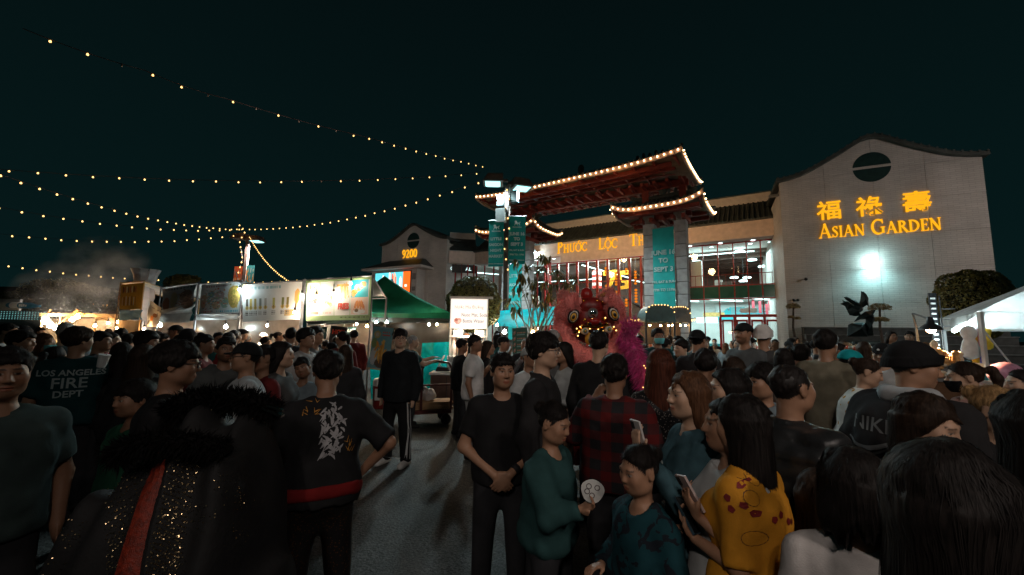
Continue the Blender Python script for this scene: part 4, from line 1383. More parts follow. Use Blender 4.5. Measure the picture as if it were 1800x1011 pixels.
GLD,BRN,ORG,CRM=(0.75,0.42,0.12),(0.30,0.12,0.05),(0.80,0.30,0.06),(0.85,0.72,0.5)
WHT=(0.82,0.82,0.8)
# stall A: fries banner
opsA=[("r",(0,0,1,1),(0.30,0.46,0.20)),("r",(0.015,0.11,0.975,0.955),WHT)]
for k,(a,b) in enumerate(((0.04,0.225),(0.245,0.455),(0.475,0.70))):
 opsA.append(("r",(a,0.13,b,0.93),(0.78,0.80,0.78)))
 opsA.append(("r",(b+0.004,0.12,b+0.012,0.95),(0.35,0.5,0.3)))
for k in range(26):
 opsA.append(("e",(0.05+rp.random()*0.16,0.32+rp.random()*0.5,0.018,0.09,rp.uniform(-0.4,0.4)),[GLD,CRM,ORG][k%3]))
 opsA.append(("e",(0.35+rp.gauss(0,0.04),0.48+rp.gauss(0,0.09),0.025,0.05),[CRM,GLD,(0.8,0.5,0.3)][k%3]))
opsA.append(("e",(0.15,0.5,0.03,0.08),(0.3,0.05,0.05)))
for k in range(9):
 opsA.append(("e",(0.53+k*0.017,0.62+0.012*k,0.011,0.20,-0.15+0.03*k),[GLD,CRM,(0.82,0.55,0.2)][k%3]))
opsA+=[("r",(0.50,0.82,0.68,0.86),GLD),("r",(0.715,0.53,0.965,0.95),(0.03,0.48,0.58))]
for k in range(13):
 opsA.append(("e",(0.75+0.17*k/13+rp.gauss(0,0.008),0.66+0.2*k/13+rp.gauss(0,0.03),0.028,0.06),[ORG,GLD,CRM][k%3]))
opsA+=[("r",(0.715,0.13,0.965,0.525),(0.78,0.58,0.48))]
for k in range(7):
 opsA.append(("e",(0.78+k*0.02,0.34+0.02*(k%2),0.011,0.11,0.06*(k-3)),[(0.7,0.22,0.06),ORG][k%2]))
opsA+=[("e",(0.84,0.19,0.09,0.05),WHT),("e",(0.80,0.22,0.03,0.04),(0.15,0.08,0.02)),("r",(0.06,0.15,0.21,0.21),(0.75,0.25,0.18)),("t",(0.28,0.16,0.42,0.2,300),(0.8,0.4,0.35)),("t",(0.55,0.045,0.97,0.075,260),(0.12,0.2,0.06))]
tA,lA=hung("stall_banner","wide fries picture banner with a green border on the stall beside the green tent","banner",((538,494),(653,487),(651,562),(538,564)),(10.58,9.5,9.5,10.58),painter(WHT,opsA),nx=110,nz=60,wr=0.008,seed=2,group="menu banners over the food stalls")
wA=(lA[2]-lA[3]).length
lettering("lettering","FRIES",0.20,mat("red_ink",(0.65,0.06,0.03),0.6),tA,(0.10*wA,-0.02,0.28),bold=0.012,squash=0.85)
# stall B: white banner of drinks and cones
opsB=[("r",(0,0,1,1),(0.86,0.85,0.83)),("r",(0.74,0.10,1.0,0.26),(0.6,0.42,0.2))]
for k,x in enumerate((0.08,0.15,0.23,0.32,0.41,0.55,0.70,0.78)):
 col=[(0.08,0.07,0.05),(0.65,0.45,0.1),(0.45,0.32,0.08),(0.25,0.24,0.2),(0.5,0.45,0.4),(0.55,0.5,0.1),(0.2,0.22,0.04),(0.3,0.22,0.03)][k]
 opsB.append(("r",(x-0.016,0.36,x+0.016,0.60),col))
 opsB.append(("e",(x,0.36,0.03,0.05),(0.7,0.5,0.12)))
 opsB.append(("e",(x,0.38,0.015,0.04),(0.3,0.2,0.05)))
 for j in range(3):
  opsB.append(("t",(x-0.028,0.25-j*0.045,x+0.028,0.27-j*0.045,400),(0.15,0.12,0.1)))
opsB+=[("e",(0.93,0.62,0.045,0.2),(0.85,0.45,0.12)),("r",(0.918,0.3,0.942,0.55),(0.7,0.35,0.1)),("t",(0.12,0.86,0.66,0.92,90),(0.35,0.55,0.55)),("e",(0.02,0.95,0.05,0.06),(0.9,0.7,0.2))]
tB,lB=hung("stall_banner","glaring white menu banner with a row of drinks and one tall ice cream cone","banner",((427,501),(531,495),(527,561),(426,566)),(11.55,10.65,10.65,11.55),painter(WHT,opsB),nx=100,nz=56,wr=0.008,seed=3,group="menu banners over the food stalls")
# stall C, D: wrinkled grey food banners
opsC=[("r",(0,0,1,1),(0.55,0.56,0.56)),("e",(0.08,0.4,0.07,0.25),(0.5,0.3,0.2)),("e",(0.85,0.52,0.15,0.36),(0.45,0.30,0.08)),("e",(0.28,0.52,0.12,0.22),(0.2,0.3,0.32)),("e",(0.48,0.6,0.14,0.15),(0.42,0.3,0.3)),("e",(0.42,0.28,0.1,0.15),(0.5,0.32,0.2)),("e",(0.62,0.35,0.1,0.18),(0.25,0.35,0.3)),("t",(0.4,0.04,0.95,0.10,120),(0.1,0.35,0.42)),("t",(0.1,0.88,0.7,0.93,100),(0.3,0.2,0.2)),("t",(0.05,0.05,0.3,0.08,150),(0.6,0.1,0.1))]
for k in range(60):
 opsC.append(("e",(0.85+rp.gauss(0,0.06),0.52+rp.gauss(0,0.14),0.02,0.03),[(0.6,0.42,0.1),(0.3,0.25,0.05),(0.5,0.3,0.1)][k%3]))
 opsC.append(("e",(0.36+rp.gauss(0,0.16),0.45+rp.gauss(0,0.14),0.03,0.02),[(0.6,0.6,0.58),(0.2,0.25,0.25),(0.5,0.32,0.22)][k%3]))
for k in range(70):
 x,z=rp.uniform(0.03,0.7),rp.uniform(0.14,0.84)
 opsC.append(("e",(x,z,rp.uniform(0.008,0.03),rp.uniform(0.01,0.03),rp.uniform(-1,1)),[(0.62,0.6,0.55),(0.14,0.18,0.16),(0.5,0.25,0.12),(0.3,0.4,0.2),(0.55,0.12,0.08)][k%5]))
for k in range(14):
 opsB.append(("t",(0.1+rp.uniform(0,0.5),0.70+0.015*k,0.75,0.705+0.015*k,120+9*k),(0.5,0.62,0.62)))
tC,_=hung("stall_banner","greyish noodle dish banner with a round plate at its right end","banner",((354,501),(424,495),(420,550),(351,552)),(12.3,11.6,11.6,12.3),painter(WHT,opsC),nx=70,nz=50,wr=0.02,seed=4,group="menu banners over the food stalls")
opsD=[("r",(0,0,1,1),(0.42,0.42,0.43)),("e",(0.12,0.3,0.1,0.3),(0.4,0.15,0.08)),("e",(0.75,0.55,0.2,0.25),(0.28,0.17,0.13)),("e",(0.78,0.2,0.16,0.2),(0.3,0.18,0.12)),("e",(0.36,0.45,0.12,0.34),(0.5,0.42,0.25)),("t",(0.1,0.88,0.9,0.94,70),(0.1,0.12,0.14))]
for k in range(40):
 opsD.append(("e",(0.74+rp.gauss(0,0.1),0.42+rp.gauss(0,0.16),0.05,0.02,rp.uniform(-1,1)),[(0.45,0.25,0.18),(0.2,0.1,0.08)][k%2]))
tD,_=hung("stall_banner","crumpled dim food banner, farthest of the four in the row","banner",((285,508),(346,499),(338,540),(286,549)),(13.0,12.4,12.4,13.0),painter(WHT,opsD),nx=60,nz=40,wr=0.035,seed=5,group="menu banners over the food stalls")
opsS=[("r",(0,0,1,1),(0.62,0.58,0.55)),("e",(0.4,0.35,0.12,0.12),ORG),("e",(0.55,0.5,0.15,0.1),BRN),("t",(0.2,0.75,0.8,0.8,60),(0.3,0.2,0.2))]
hung("side_banner","small slanting white banner hung sideways between the yellow one and the crumpled one","banner",((264,528),(285,541),(277,575),(257,574)),(13.4,12.9,12.9,13.4),painter(WHT,opsS),nx=20,nz=24,wr=0.02,seed=6)
opsE=[("r",(0,0,1,1),(0.75,0.40,0.05))]
for k in range(8):
 opsE.append(("r",(0.08+k*0.085,0.14,0.12+k*0.085,0.48+0.02*(k%3)),[(0.8,0.75,0.7),(0.35,0.15,0.05)][k%2]))
 opsE.append(("e",(0.12+k*0.08,0.78,0.035,0.14),[BRN,(0.6,0.2,0.1),CRM][k%3]))
hung("yellow_menu","yellow skewer menu board in a bamboo frame beside the pale inflatable column","banner",((213,501),(252,497),(249,543),(210,544)),(13.6,13.4,13.4,13.6),painter(WHT,opsE),nx=44,nz=40,wr=0.004,seed=7)
# cloths, valances and curtains of the stalls
def cur_mat(name,col,tr=0.5):
 m,nt,b=_base(name)
 tcn=N(nt,"ShaderNodeTexCoord")
 ns=N(nt,"ShaderNodeTexNoise")
 ns.inputs["Scale"].default_value=2.2
 ns.inputs["Detail"].default_value=5
 nt.links.new(tcn.outputs["Object"],ns.inputs["Vector"])
 mr=N(nt,"ShaderNodeMapRange")
 mr.inputs[1].default_value,mr.inputs[2].default_value,mr.inputs[3].default_value,mr.inputs[4].default_value=0.3,0.7,0.65,1.2
 nt.links.new(ns.outputs[0],mr.inputs[0])
 vm=N(nt,"ShaderNodeVectorMath",operation="SCALE")
 vm.inputs[0].default_value=col
 nt.links.new(mr.outputs[0],vm.inputs["Scale"])
 d=N(nt,"ShaderNodeBsdfDiffuse")
 t=N(nt,"ShaderNodeBsdfTranslucent")
 g=N(nt,"ShaderNodeBsdfGlossy")
 g.inputs["Roughness"].default_value=0.25
 for n_ in (d,t):
  nt.links.new(vm.outputs[0],n_.inputs[0])
 m1=N(nt,"ShaderNodeMixShader")
 m1.inputs[0].default_value=tr
 nt.links.new(d.outputs[0],m1.inputs[1])
 nt.links.new(t.outputs[0],m1.inputs[2])
 m2=N(nt,"ShaderNodeMixShader")
 m2.inputs[0].default_value=0.05
 nt.links.new(m1.outputs[0],m2.inputs[1])
 nt.links.new(g.outputs[0],m2.inputs[2])
 nt.nodes.remove(b)
 nt.links.new(m2.outputs[0],nt.nodes["Material Output"].inputs[0])
 return m
CLOTHW=cur_mat("stall_white_cloth",(0.62,0.60,0.58),0.4)
PLAST=cur_mat("plastic_wall",(0.33,0.24,0.18),0.45)
BLUEC=cur_mat("blue_cloth",(0.16,0.27,0.36),0.3)
BEIGE=cur_mat("beige_tarp",(0.55,0.40,0.25),0.4)
GREYC=cur_mat("grey_valance",(0.26,0.24,0.22),0.3)
DARKC=cur_mat("dark_valance",(0.03,0.035,0.035),0.2)
GREENT=cur_mat("green_canopy",(0.015,0.17,0.095),0.35)
TEALT=cur_mat("teal_tarp",(0.0,0.42,0.46),0.4)
WHITET=cur_mat("white_canopy",(0.62,0.63,0.63),0.35)
def curtain(name,label,cat,px4,Y4,m,wr=0.03,seed=0,group=None,nx=26,nz=14):
 t,lc=hung(name,label,cat,px4,Y4,None,m,nx,nz,wr,seed,group)
 return t
curtain("stall_valance","white cloth valance under the noodle banner","cloth",((342,553),(423,551),(421,562),(341,563)),(12.4,11.6,11.6,12.4),CLOTHW,0.03,1)
curtain("stall_valance","brown-grey valance under the crumpled banner","cloth",((279,552),(338,549),(334,567),(277,567)),(13.1,12.5,12.5,13.1),GREYC,0.02,2)
curtain("stall_valance","loose white cloth bunched over the brown-grey valance","cloth",((283,546),(341,533),(338,549),(279,553)),(12.95,12.4,12.45,13.0),CLOTHW,0.06,3)
curtain("stall_cloth","blue cloth strip hung below the yellow menu board","cloth",((210,546),(249,545),(248,562),(209,563)),(13.6,13.4,13.4,13.6),BLUEC,0.05,4)
curtain("stall_tarp","sunlit-looking beige tarp under the blue cloth of the yellow-menu stall","cloth",((209,564),(249,563),(248,640),(209,645)),(13.8,13.6,13.6,13.8),BEIGE,0.05,5)
curtain("stall_wall","translucent brown plastic wall behind the fries stall counter","curtain",((540,562),(652,558),(652,650),(540,655)),(12.0,11.2,11.2,12.0),PLAST,0.06,6)
curtain("stall_wall","glowing plastic wall behind the white menu banner's cook","curtain",((426,563),(530,561),(528,650),(424,655)),(13.0,12.4,12.4,13.0),PLAST,0.06,7)
curtain("stall_wall","pale plastic wall in the noodle stall","curtain",((342,562),(424,561),(420,640),(340,645)),(13.8,13.2,13.2,13.8),PLAST,0.05,8)
curtain("stall_wall","dim plastic wall in the stall of the crumpled banner","curtain",((258,566),(338,564),(336,640),(258,645)),(14.6,13.9,13.9,14.6),PLAST,0.05,9)
curtain("stall_valance","sagging black valance under the fries banner","cloth",((540,565),(651,561),(650,567),(541,573)),(10.7,9.65,9.65,10.7),DARKC,0.03,10)
POLE=mat("tent_pole",(0.16,0.16,0.17),0.4,0.2,8,metal=0.5)
BAMB=mat("bamboo_pole",(0.35,0.22,0.1),0.6,0.3,10)
def stall_frame(label,pxs,ytop,Yf,back=2.4,m=None):
 """Posts and rails of a pop-up stall: front posts at the given pixels, rear posts behind them."""
 a,b=W3(pxs[0],ytop[0],Yf[0]),W3(pxs[1],ytop[1],Yf[1])
 t=thing("popup_stall",label,"stall",(a.x,a.y,0),0,"pop-up frames of the food stalls")
 d=Vector((b.x-a.x,b.y-a.y,0))
 n=Vector((-d.y,d.x,0)).normalized()*back
 if n.y<0:
  n=-n
 o=t.location
 m=m or POLE
 base=[Vector((a.x,a.y,0))-o,Vector((b.x,b.y,0))-o]
 top=[a-o,b-o]
 for k in range(2):
  MB().tube([base[k]+Vector((0,0.04,0)),top[k]+Vector((0,0.04,0.05))],0.022,8).build("post",m,t)
  MB().tube([base[k]+n,top[k]+n+Vector((0,0,-0.46))],0.022,8).build("post",m,t)
 MB().tube([top[0]+Vector((0,0.04,0.02)),top[1]+Vector((0,0.04,0.02))],0.018,6).build("rail",m,t)
 MB().tube([top[0]+n+Vector((0,0,-0.48)),top[1]+n+Vector((0,0,-0.48))],0.018,6).build("rail",m,t)
 roof=MB()
 roof.add([top[0]+Vector((0,0.06,0.0)),top[1]+Vector((0,0.06,0.0)),top[1]+n+Vector((0,0,-0.45)),top[0]+n+Vector((0,0,-0.45))],[(0,1,2,3)])
 roof.build("canopy",DARKC if back<1 else CLOTHW,t)
 for k in range(2):
  MB().tube([top[k]+Vector((0,0.04,0)),top[k]+n+Vector((0,0,-0.48))],0.016,6).build("rail",m,t)
 mid=(base[0]+base[1])/2
 tb=MB()
 ang=math.atan2(d.y,d.x)
 Mx=Matrix.Translation(mid+n*0.12)@Matrix.Rotation(ang,4,"Z")
 L=d.length*0.42
 tb.box((-L,-0.3,0.86),(L,0.3,0.9),M=Mx)
 tb.box((-L,-0.28,0.1),(L,-0.26,0.855),M=Mx)
 tb.build("counter",mat("counter_cloth",(0.10,0.09,0.085),0.8,0.3,4),t)
 return t,a,b,n
SF=[stall_frame("metal frame of the fries stall next to the green tent",(535,654),(493,486),(10.6,9.48),0.5),
 stall_frame("metal frame of the stall with the glaring white menu",(425,532),(500,494),(11.6,10.62)),
 stall_frame("metal frame of the noodle stall with a grey banner",(348,424),(500,494),(12.35,11.62)),
 stall_frame("metal frame of the stall with the crumpled banner",(281,347),(506,498),(13.05,12.42)),
 stall_frame("bamboo frame of the yellow menu stall beside the inflatable column",(210,252),(498,495),(13.65,13.42),2.0,BAMB)]
# bare bulbs hung at the stalls
HOT=emit("lit_stall_bulb",(1.0,0.86,0.66),160.0)
HOTW=emit("lit_stall_warm",(1.0,0.60,0.24),130.0)
COOLB=emit("lit_stall_cool",(0.85,1.0,1.0),120.0)
BULB_K=0.72
def stall_bulb(label,px,py,Y,m,col,power,r=0.06,drop=0.25,group="bare bulbs at the food stalls",hgt=None):
 p=W3(px,py,Y)
 r*=0.62
 t=thing("stall_bulb",label,"light bulb",p,0,group)
 MB().lathe([(0.2,-1.2),(0.8,-0.9),(1.0,-0.3),(0.7,0.4),(0.4,0.8),(0.4,1.1)],12).build("bulb",m,t,smooth=True).scale=(r,)*3
 MB().lathe([(0.03,0.06),(0.03,0.12),(0.012,0.13),(0.008,drop)],8).build("socket",BLACK,t)
 if power:
  lamp("POINT","bulb_light",(0,-0.02,-0.02),col,power*BULB_K,t,r)
 return t
W1,W2,C1=(1.0,0.80,0.58),(1.0,0.55,0.22),(0.75,0.98,1.0)
for lab,px,py,Y,m,col,pw,r in (
 ("cool white bulb at the edge between the noodle and the white menu banners",421,509,11.45,COOLB,C1,70,0.06),
 ("white bulb before the pole between the white menu and the fries banners",531,519,10.35,HOT,W1,95,0.05),
 ("white bulb hanging before the lower corner of the white menu banner",518,549,10.5,HOT,W1,55,0.05),
 ("white bulb hanging before the first column of the fries banner",556,521,10.2,HOT,W1,26,0.045),
 ("white bulb hanging before the middle of the fries banner",586,517,9.95,HOT,W1,22,0.045),
 ("white bulb hanging before the blue picture of the fries banner",617,498,9.55,HOT,W1,18,0.045),
 ("cool bulb inside the stall under the brown-grey valance",282,571,13.2,COOLB,C1,150,0.09),
 ("cool bulb behind the heads in the noodle stall",397,574,12.6,COOLB,C1,200,0.09),
 ("white bulb high inside the fries stall, left of the amber one",627,569,10.4,HOT,W1,90,0.05),
 ("amber bulb inside the fries stall by its right-hand post",645,573,10.2,HOTW,W2,70,0.05),
 ("soft white bulb behind the white menu banner's cook",470,572,11.6,HOT,W1,260,0.05),
 ("cool bulb under the green tent's rear edge, left of three",661,566,10.9,COOLB,C1,50,0.05),
 ("cool bulb under the green tent over the poster",680,566,10.9,COOLB,C1,40,0.05),
 ("white bulb under the green tent near the worker's hands",754,570,11.0,HOT,W1,70,0.05),
 ("amber bulb under the green tent beside the white one",768,570,11.2,HOTW,W2,20,0.05),
 ("amber bulb in the grill stall nearest the beige tarp, upper",207,566,14.0,HOTW,W2,90,0.07),
 ("amber bulb in the grill stall nearest the beige tarp, lower",205,578,14.0,HOTW,W2,120,0.08),
 ("amber bulb hung in the middle of the grill stall truss",190,568,14.4,HOTW,W2,80,0.07),
 ("amber bulb hung low behind the crowd in the grill stall",167,572,14.6,HOTW,W2,90,0.08),
 ("blazing bulb at the sloping pole of the grill stall, upper",136,556,15.0,HOTW,W2,160,0.13),
 ("blazing bulb at the sloping pole of the grill stall, lower",127,561,15.0,HOTW,W2,160,0.13),
 ("blazing bulb of the grill, top of the glaring cluster",81,563,15.2,HOT,(1,0.7,0.4),260,0.19),
 ("blazing bulb of the grill, middle of the glaring cluster",89,571,15.2,HOT,(1,0.7,0.4),260,0.16),
 ("blazing bulb of the grill, bottom of the glaring cluster",98,576,15.2,HOT,(1,0.7,0.4),220,0.13),
 ("amber bulb at the beige tarp's lower edge behind heads",253,578,13.2,HOTW,W2,80,0.06)):
 stall_bulb(lab,px,py,Y,m,col,pw,r)
 # grill stall truss (far left)
g0=W3(75,552,15.4)
gt=thing("grill_stall","grill stall of lit timber trusses behind the left crowd","stall",(g0.x,15.4,0))
def gp(px,py,Y=15.4):
 p=W3(px,py,Y)
 return p-gt.location
WOODL=mat("pale_timber",(0.5,0.32,0.16),0.6,0.2,6)
MB().bar(gp(72,553),gp(210,555),0.10,0.12).build("beam",WOODL,gt)
for a,b in (((168,553),(208,562)),((208,554),(170,562)),((168,562),(208,563)),((188,553),(208,558)),((188,562),(170,556))):
 MB().bar(gp(*a,15.2),gp(*b,15.2),0.06,0.06).build("brace",WOODL,gt)
MB().bar(gp(110,565,15.3),gp(138,544,15.3),0.06).build("pole",WOODL,gt)
MB().bar(gp(134,547,15.3),gp(148,553,15.3),0.05).build("pole",WOODL,gt)
for px in (76,108,170,208):
 MB().tube([gp(px,552),Vector((gp(px,552).x,gp(px,552).y,0))],0.035,6).build("post",WOODL,gt)
MB().bar(gp(86,553),gp(88,544),0.05).build("pole",WOODL,gt)
cs_=[gp(72,560,16.6),gp(212,560,16.6),gp(212,640,16.6),gp(72,640,16.6)]
sheet("back_cloth",cs_,None,BEIGE,gt,20,8,0.05,3)
MB().bar(Vector((gp(72,552).x,0.2,0.92)),Vector((gp(212,552).x,0.2,0.92)),0.8,0.06).build("grill_counter",GREYM,gt)
# pale inflatable column
c=W3(254,500,14.2)
inf=thing("inflatable_column","pale fluted inflatable column with a flared crown behind the yellow menu board","inflatable",(c.x,14.2,0))
INFL=cur_mat("inflatable_grey",(0.62,0.55,0.54),0.3)
zt=W3(254,474,14.2).z
prof=[(0.30,0.0),(0.30,1.2),(0.36,1.6),(0.34,2.1),(0.26,2.5),(0.33,2.8),(0.29,zt-0.55),(0.30,zt-0.42)]
mb=MB()
nn=20
vs,fs=[],[]
for r_,z_ in prof:
 for k in range(nn):
  a=2*math.pi*k/nn
  rr_=r_*(1.0 if k%2 else 0.9)
  vs.append((rr_*math.cos(a),rr_*math.sin(a),z_))
for i in range(len(prof)-1):
 for k in range(nn):
  fs.append((i*nn+k,i*nn+(k+1)%nn,(i+1)*nn+(k+1)%nn,(i+1)*nn+k))
mb.add(vs,fs)
mb.build("column",INFL,inf,smooth=True)
for k in range(10):
 a0,a1=2*math.pi*(k+0.06)/10,2*math.pi*(k+0.94)/10
 mb=MB()
 q=[]
 for r_,z_ in ((0.30,zt-0.41),(0.34,zt-0.2),(0.42,zt)):
  q.append([(r_*math.cos(a),r_*math.sin(a),z_) for a in (a0,a1)])
  q[-1]+=[(p[0]*0.9,p[1]*0.9,p[2]) for p in q[-1]]
 for i in range(2):
  A,B=q[i],q[i+1]
  mb.add(A+B,[(0,1,5,4),(3,2,6,7),(0,4,6,2),(1,3,7,5)]+([(4,5,7,6)] if i==1 else []))
 mb.build("petal",INFL,inf)
for s in (-1,1):
 MB().box((s*0.2-0.025,-0.36,zt-1.1),(s*0.2+0.025,-0.31,zt-0.45)).build("blue_stripe",mat("stripe_blue",(0.06,0.07,0.5),0.5),inf)
 # pavilion with a lattice front at the far left
pv=W3(36,560,20.0)
pav=thing("lattice_pavilion","pavilion with a teal lit lattice front at the far left edge","building",(pv.x,20.0,0))
def pp(px,py,Y=20.0):
 return W3(px,py,Y)-pav.location
p0_,p1_=pp(-60,546),pp(75,546)
zb=pp(20,562).z
MB().box((p0_.x,0,p1_.z-0.02),(p1_.x-1.2,0.1,p1_.z+0.55)).build("fascia",mat("pale_wall",(0.5,0.48,0.44),0.8,0.2,3),pav)
LAT=emit("lit_lattice",(0.30,0.75,0.72),0.55)
MB().box((p0_.x,0.14,zb),(p1_.x,0.16,p1_.z-0.05)).build("lit_panel",LAT,pav)
for k in range(28):
 x=p0_.x+(p1_.x-p0_.x)*k/27
 MB().box((x-0.025,0,zb),(x+0.025,0.03,p1_.z-0.05)).build("lattice_bar",BLACK,pav)
for k in range(6):
 z=zb+(p1_.z-0.05-zb)*k/5
 MB().box((p0_.x,-0.03,z-0.025),(p1_.x,-0.002,z+0.025)).build("lattice_bar",BLACK,pav)
MB().box((p0_.x,0.2,0),(p1_.x,4.0,zb-0.05)).build("wall",mat("dark_wall",(0.04,0.05,0.05),0.8),pav)
# inflatable sign on that pavilion
sg=thing("inflatable_sign","blue bottle-shaped sign with white lettering over the lattice pavilion","sign",W3(42,537,18.5),0)
MB().tube([(-0.75,0,0),(-0.72,0,0),(-0.6,0,0),(0.3,0,-0.01),(0.5,0,-0.02),(0.62,0,-0.02),(0.75,0,-0.02)],[0.05,0.11,0.14,0.14,0.10,0.06,0.06],12).build("bottle",mat("sign_blue",(0.0,0.16,0.28),0.4),sg,smooth=True)
MB().tube([(-0.52,0,0),(-0.16,0,0)],0.146,12).build("white_label",WHITE_WALL,sg,smooth=True)
MB().box((-0.06,-0.15,-0.06),(0.02,-0.142,0.06)).box((0.05,-0.15,-0.06),(0.09,-0.142,0.05)).box((0.12,-0.15,-0.05),(0.2,-0.142,0.05)).box((0.23,-0.15,-0.06),(0.3,-0.142,0.03)).build("lettering",INK,sg)
# trees and roof far behind the grill
for lab,px,py,Y,rad,n in (("dark broad tree behind the lattice pavilion",100,525,42,(3.6,2.5,2.2),3500),("dark broad tree behind the grill stall smoke",160,530,46,(4.2,2.5,1.8),3500),("small dark tree behind the crumpled banner",322,502,34,(1.4,1.2,1.0),1800),("dark tree at the far left edge beyond the pavilion",-10,540,44,(3.6,2.5,2.0),2500)):
 q=W3(px,py,Y)
 t=thing("tree",lab,"tree",(q.x,Y,0))
 leaf_cloud(t,(0,0,q.z),rad,n,0.16,LEAF,0.45,-0.7,seed=px+50)
 MB().tube([(0,0,0),(0.1,0,q.z*0.6),(0,0,q.z)],[0.25,0.18,0.1],7).build("trunk",BARK,t)
q0_,q1_=W3(-40,552,60),W3(240,552,60)
fs_=thing("far_shop","low dark shop block with amber window lights beyond the grill stall","building",((q0_.x+q1_.x)/2,60,0))
hw_=(q1_.x-q0_.x)/2
MB().box((-hw_,0,0),(hw_,6,5.4)).build("wall",mat("far_wall",(0.16,0.10,0.07),0.8,0.2,0.4),fs_)
MB().prism([(-hw_-0.5,5.42),(hw_+0.5,5.42),(hw_-2.5,7.3),(-hw_+2.5,7.3)],-0.6,6.5).build("roof",mat("far_roof",(0.09,0.055,0.04),0.8,0.3,0.6),fs_)
for k,(px,py) in enumerate(((170,534),(176,536),(180,535.5),(184,537.5),(190,537),(190.5,539),(197,540),(205,529))):
 p=W3(px,py,59.6)-fs_.location
 MB().box((p.x-0.16,-0.75,p.z-0.12),(p.x+0.16,-0.62,p.z+0.12)).build("window_lamp",emit("lit_far_amber",(1.0,0.5,0.12),3.0),fs_)
 # ------------------------------------------------------------------ green tent and what stands under it
pk=W3(676,485,12.3)
TY=10.9
e0,e1=W3(562,556,TY),W3(791,549,TY)
gtent=thing("green_tent","green pop-up canopy tent with a peaked roof beside the fries banner","tent",((e0.x+e1.x)/2,TY,0))
o_=gtent.location
cx0,cx1,ez=(e0-o_).x,(e1-o_).x,(e1-o_).z
D_=2.8
pkl=pk-o_
def canopy(parent,x0,x1,y0,y1,ez,peak,m,name="canopy",vh=0.28,vm=None):
 cs=[Vector((x0,y0,ez)),Vector((x1,y0,ez)),Vector((x1,y1,ez)),Vector((x0,y1,ez))]
 for i in range(4):
  a,b=cs[i],cs[(i+1)%4]
  def fn(u,v,a=a,b=b):
   base=a.lerp(b,u)
   p=base.lerp(peak,v)
   p=p+Vector((0,0,-0.20*math.sin(math.pi*v)*(1-0.35*abs(2*u-1))-0.05*math.sin(math.pi*u)*(1-v)))
   return tuple(p)
  MB().grid(fn,14,12).build(name,m,parent,smooth=True)
  n=(b-a).cross(Vector((0,0,1))).normalized()
  def fv(u,v,a=a,b=b,n=n):
   base=a.lerp(b,u)
   return tuple(base+Vector((0,0,-vh*v-0.05*math.sin(math.pi*u)*(1-v)))+n*(0.015+0.012*math.sin(u*19+i)))
  MB().grid(fv,24,4).build("valance",vm or m,parent,smooth=True)
canopy(gtent,cx0,cx1,0,D_,ez,Vector((pkl.x,D_/2,pkl.z)),GREENT,vh=0.17)
sheet("dark_valance",[Vector((cx0,0.03,ez-0.14)),Vector((cx1,0.03,ez-0.14)),Vector((cx1,0.03,ez-0.30)),Vector((cx0,0.03,ez-0.30))],None,DARKC,gtent,24,3,0.01,5)
for x in (cx0,cx1):
 for y in (0.05,D_):
  MB().box((x-0.02,y-0.02,0),(x+0.02,y+0.02,ez)).build("post",POLE,gtent)
for a,b in (((cx0,0.05),(cx1,0.05)),((cx0,D_),(cx1,D_))):
 for k in range(4):
  xa,xb=a[0]+(b[0]-a[0])*k/4,a[0]+(b[0]-a[0])*(k+1)/4
  MB().bar((xa,a[1],ez-0.05-0.25*(k%2)),(xb,a[1],ez-0.30+0.25*(k%2)),0.02).build("scissor_bar",POLE,gtent)
curtain("stall_wall","dark glossy plastic wall at the back of the green tent","curtain",((655,562),(790,560),(788,640),(655,640)),(12.7,12.7,12.7,12.7),cur_mat("dark_plastic",(0.10,0.075,0.06),0.2),0.05,12)
curtain("teal_tarp","bright teal tarp hung across the right half of the green tent","tarp",((742,603),(790,601),(788,700),(738,705)),(10.4,10.2,10.2,10.4),TEALT,0.05,13)
curtain("teal_tarp","dim teal tarp below the fries poster","tarp",((650,640),(684,645),(682,700),(652,702)),(9.9,9.9,9.9,9.9),TEALT,0.04,14)
opsP=[("r",(0,0,1,1),(0.16,0.36,0.40)),("e",(0.25,0.82,0.16,0.09),(0.5,0.4,0.15)),("e",(0.25,0.82,0.09,0.05),(0.55,0.5,0.4)),("t",(0.5,0.86,0.9,0.9,70),(0.6,0.12,0.08)),("r",(0.5,0.80,0.88,0.825),(0.6,0.12,0.08)),("e",(0.2,0.3,0.16,0.2),(0.5,0.55,0.58)),("e",(0.6,0.16,0.32,0.11),(0.12,0.08,0.06)),("e",(0.15,0.62,0.14,0.12),(0.2,0.3,0.12)),("r",(0,0,1,0.03),(0.5,0.35,0.2))]
for k in range(30):
 opsP.append(("e",(0.62+rp.gauss(0,0.14),0.42+rp.gauss(0,0.11),0.045,0.11,rp.uniform(-0.9,0.9)),[(0.75,0.38,0.06),(0.62,0.28,0.05),(0.8,0.5,0.12)][k%3]))
hung("fries_poster","teal poster of golden fries in a frame at the green tent's front","poster",((657,574),(692,577),(681,653),(646,648)),(9.55,9.5,9.4,9.45),painter(WHT,opsP),nx=36,nz=60,wr=0.003,seed=9)
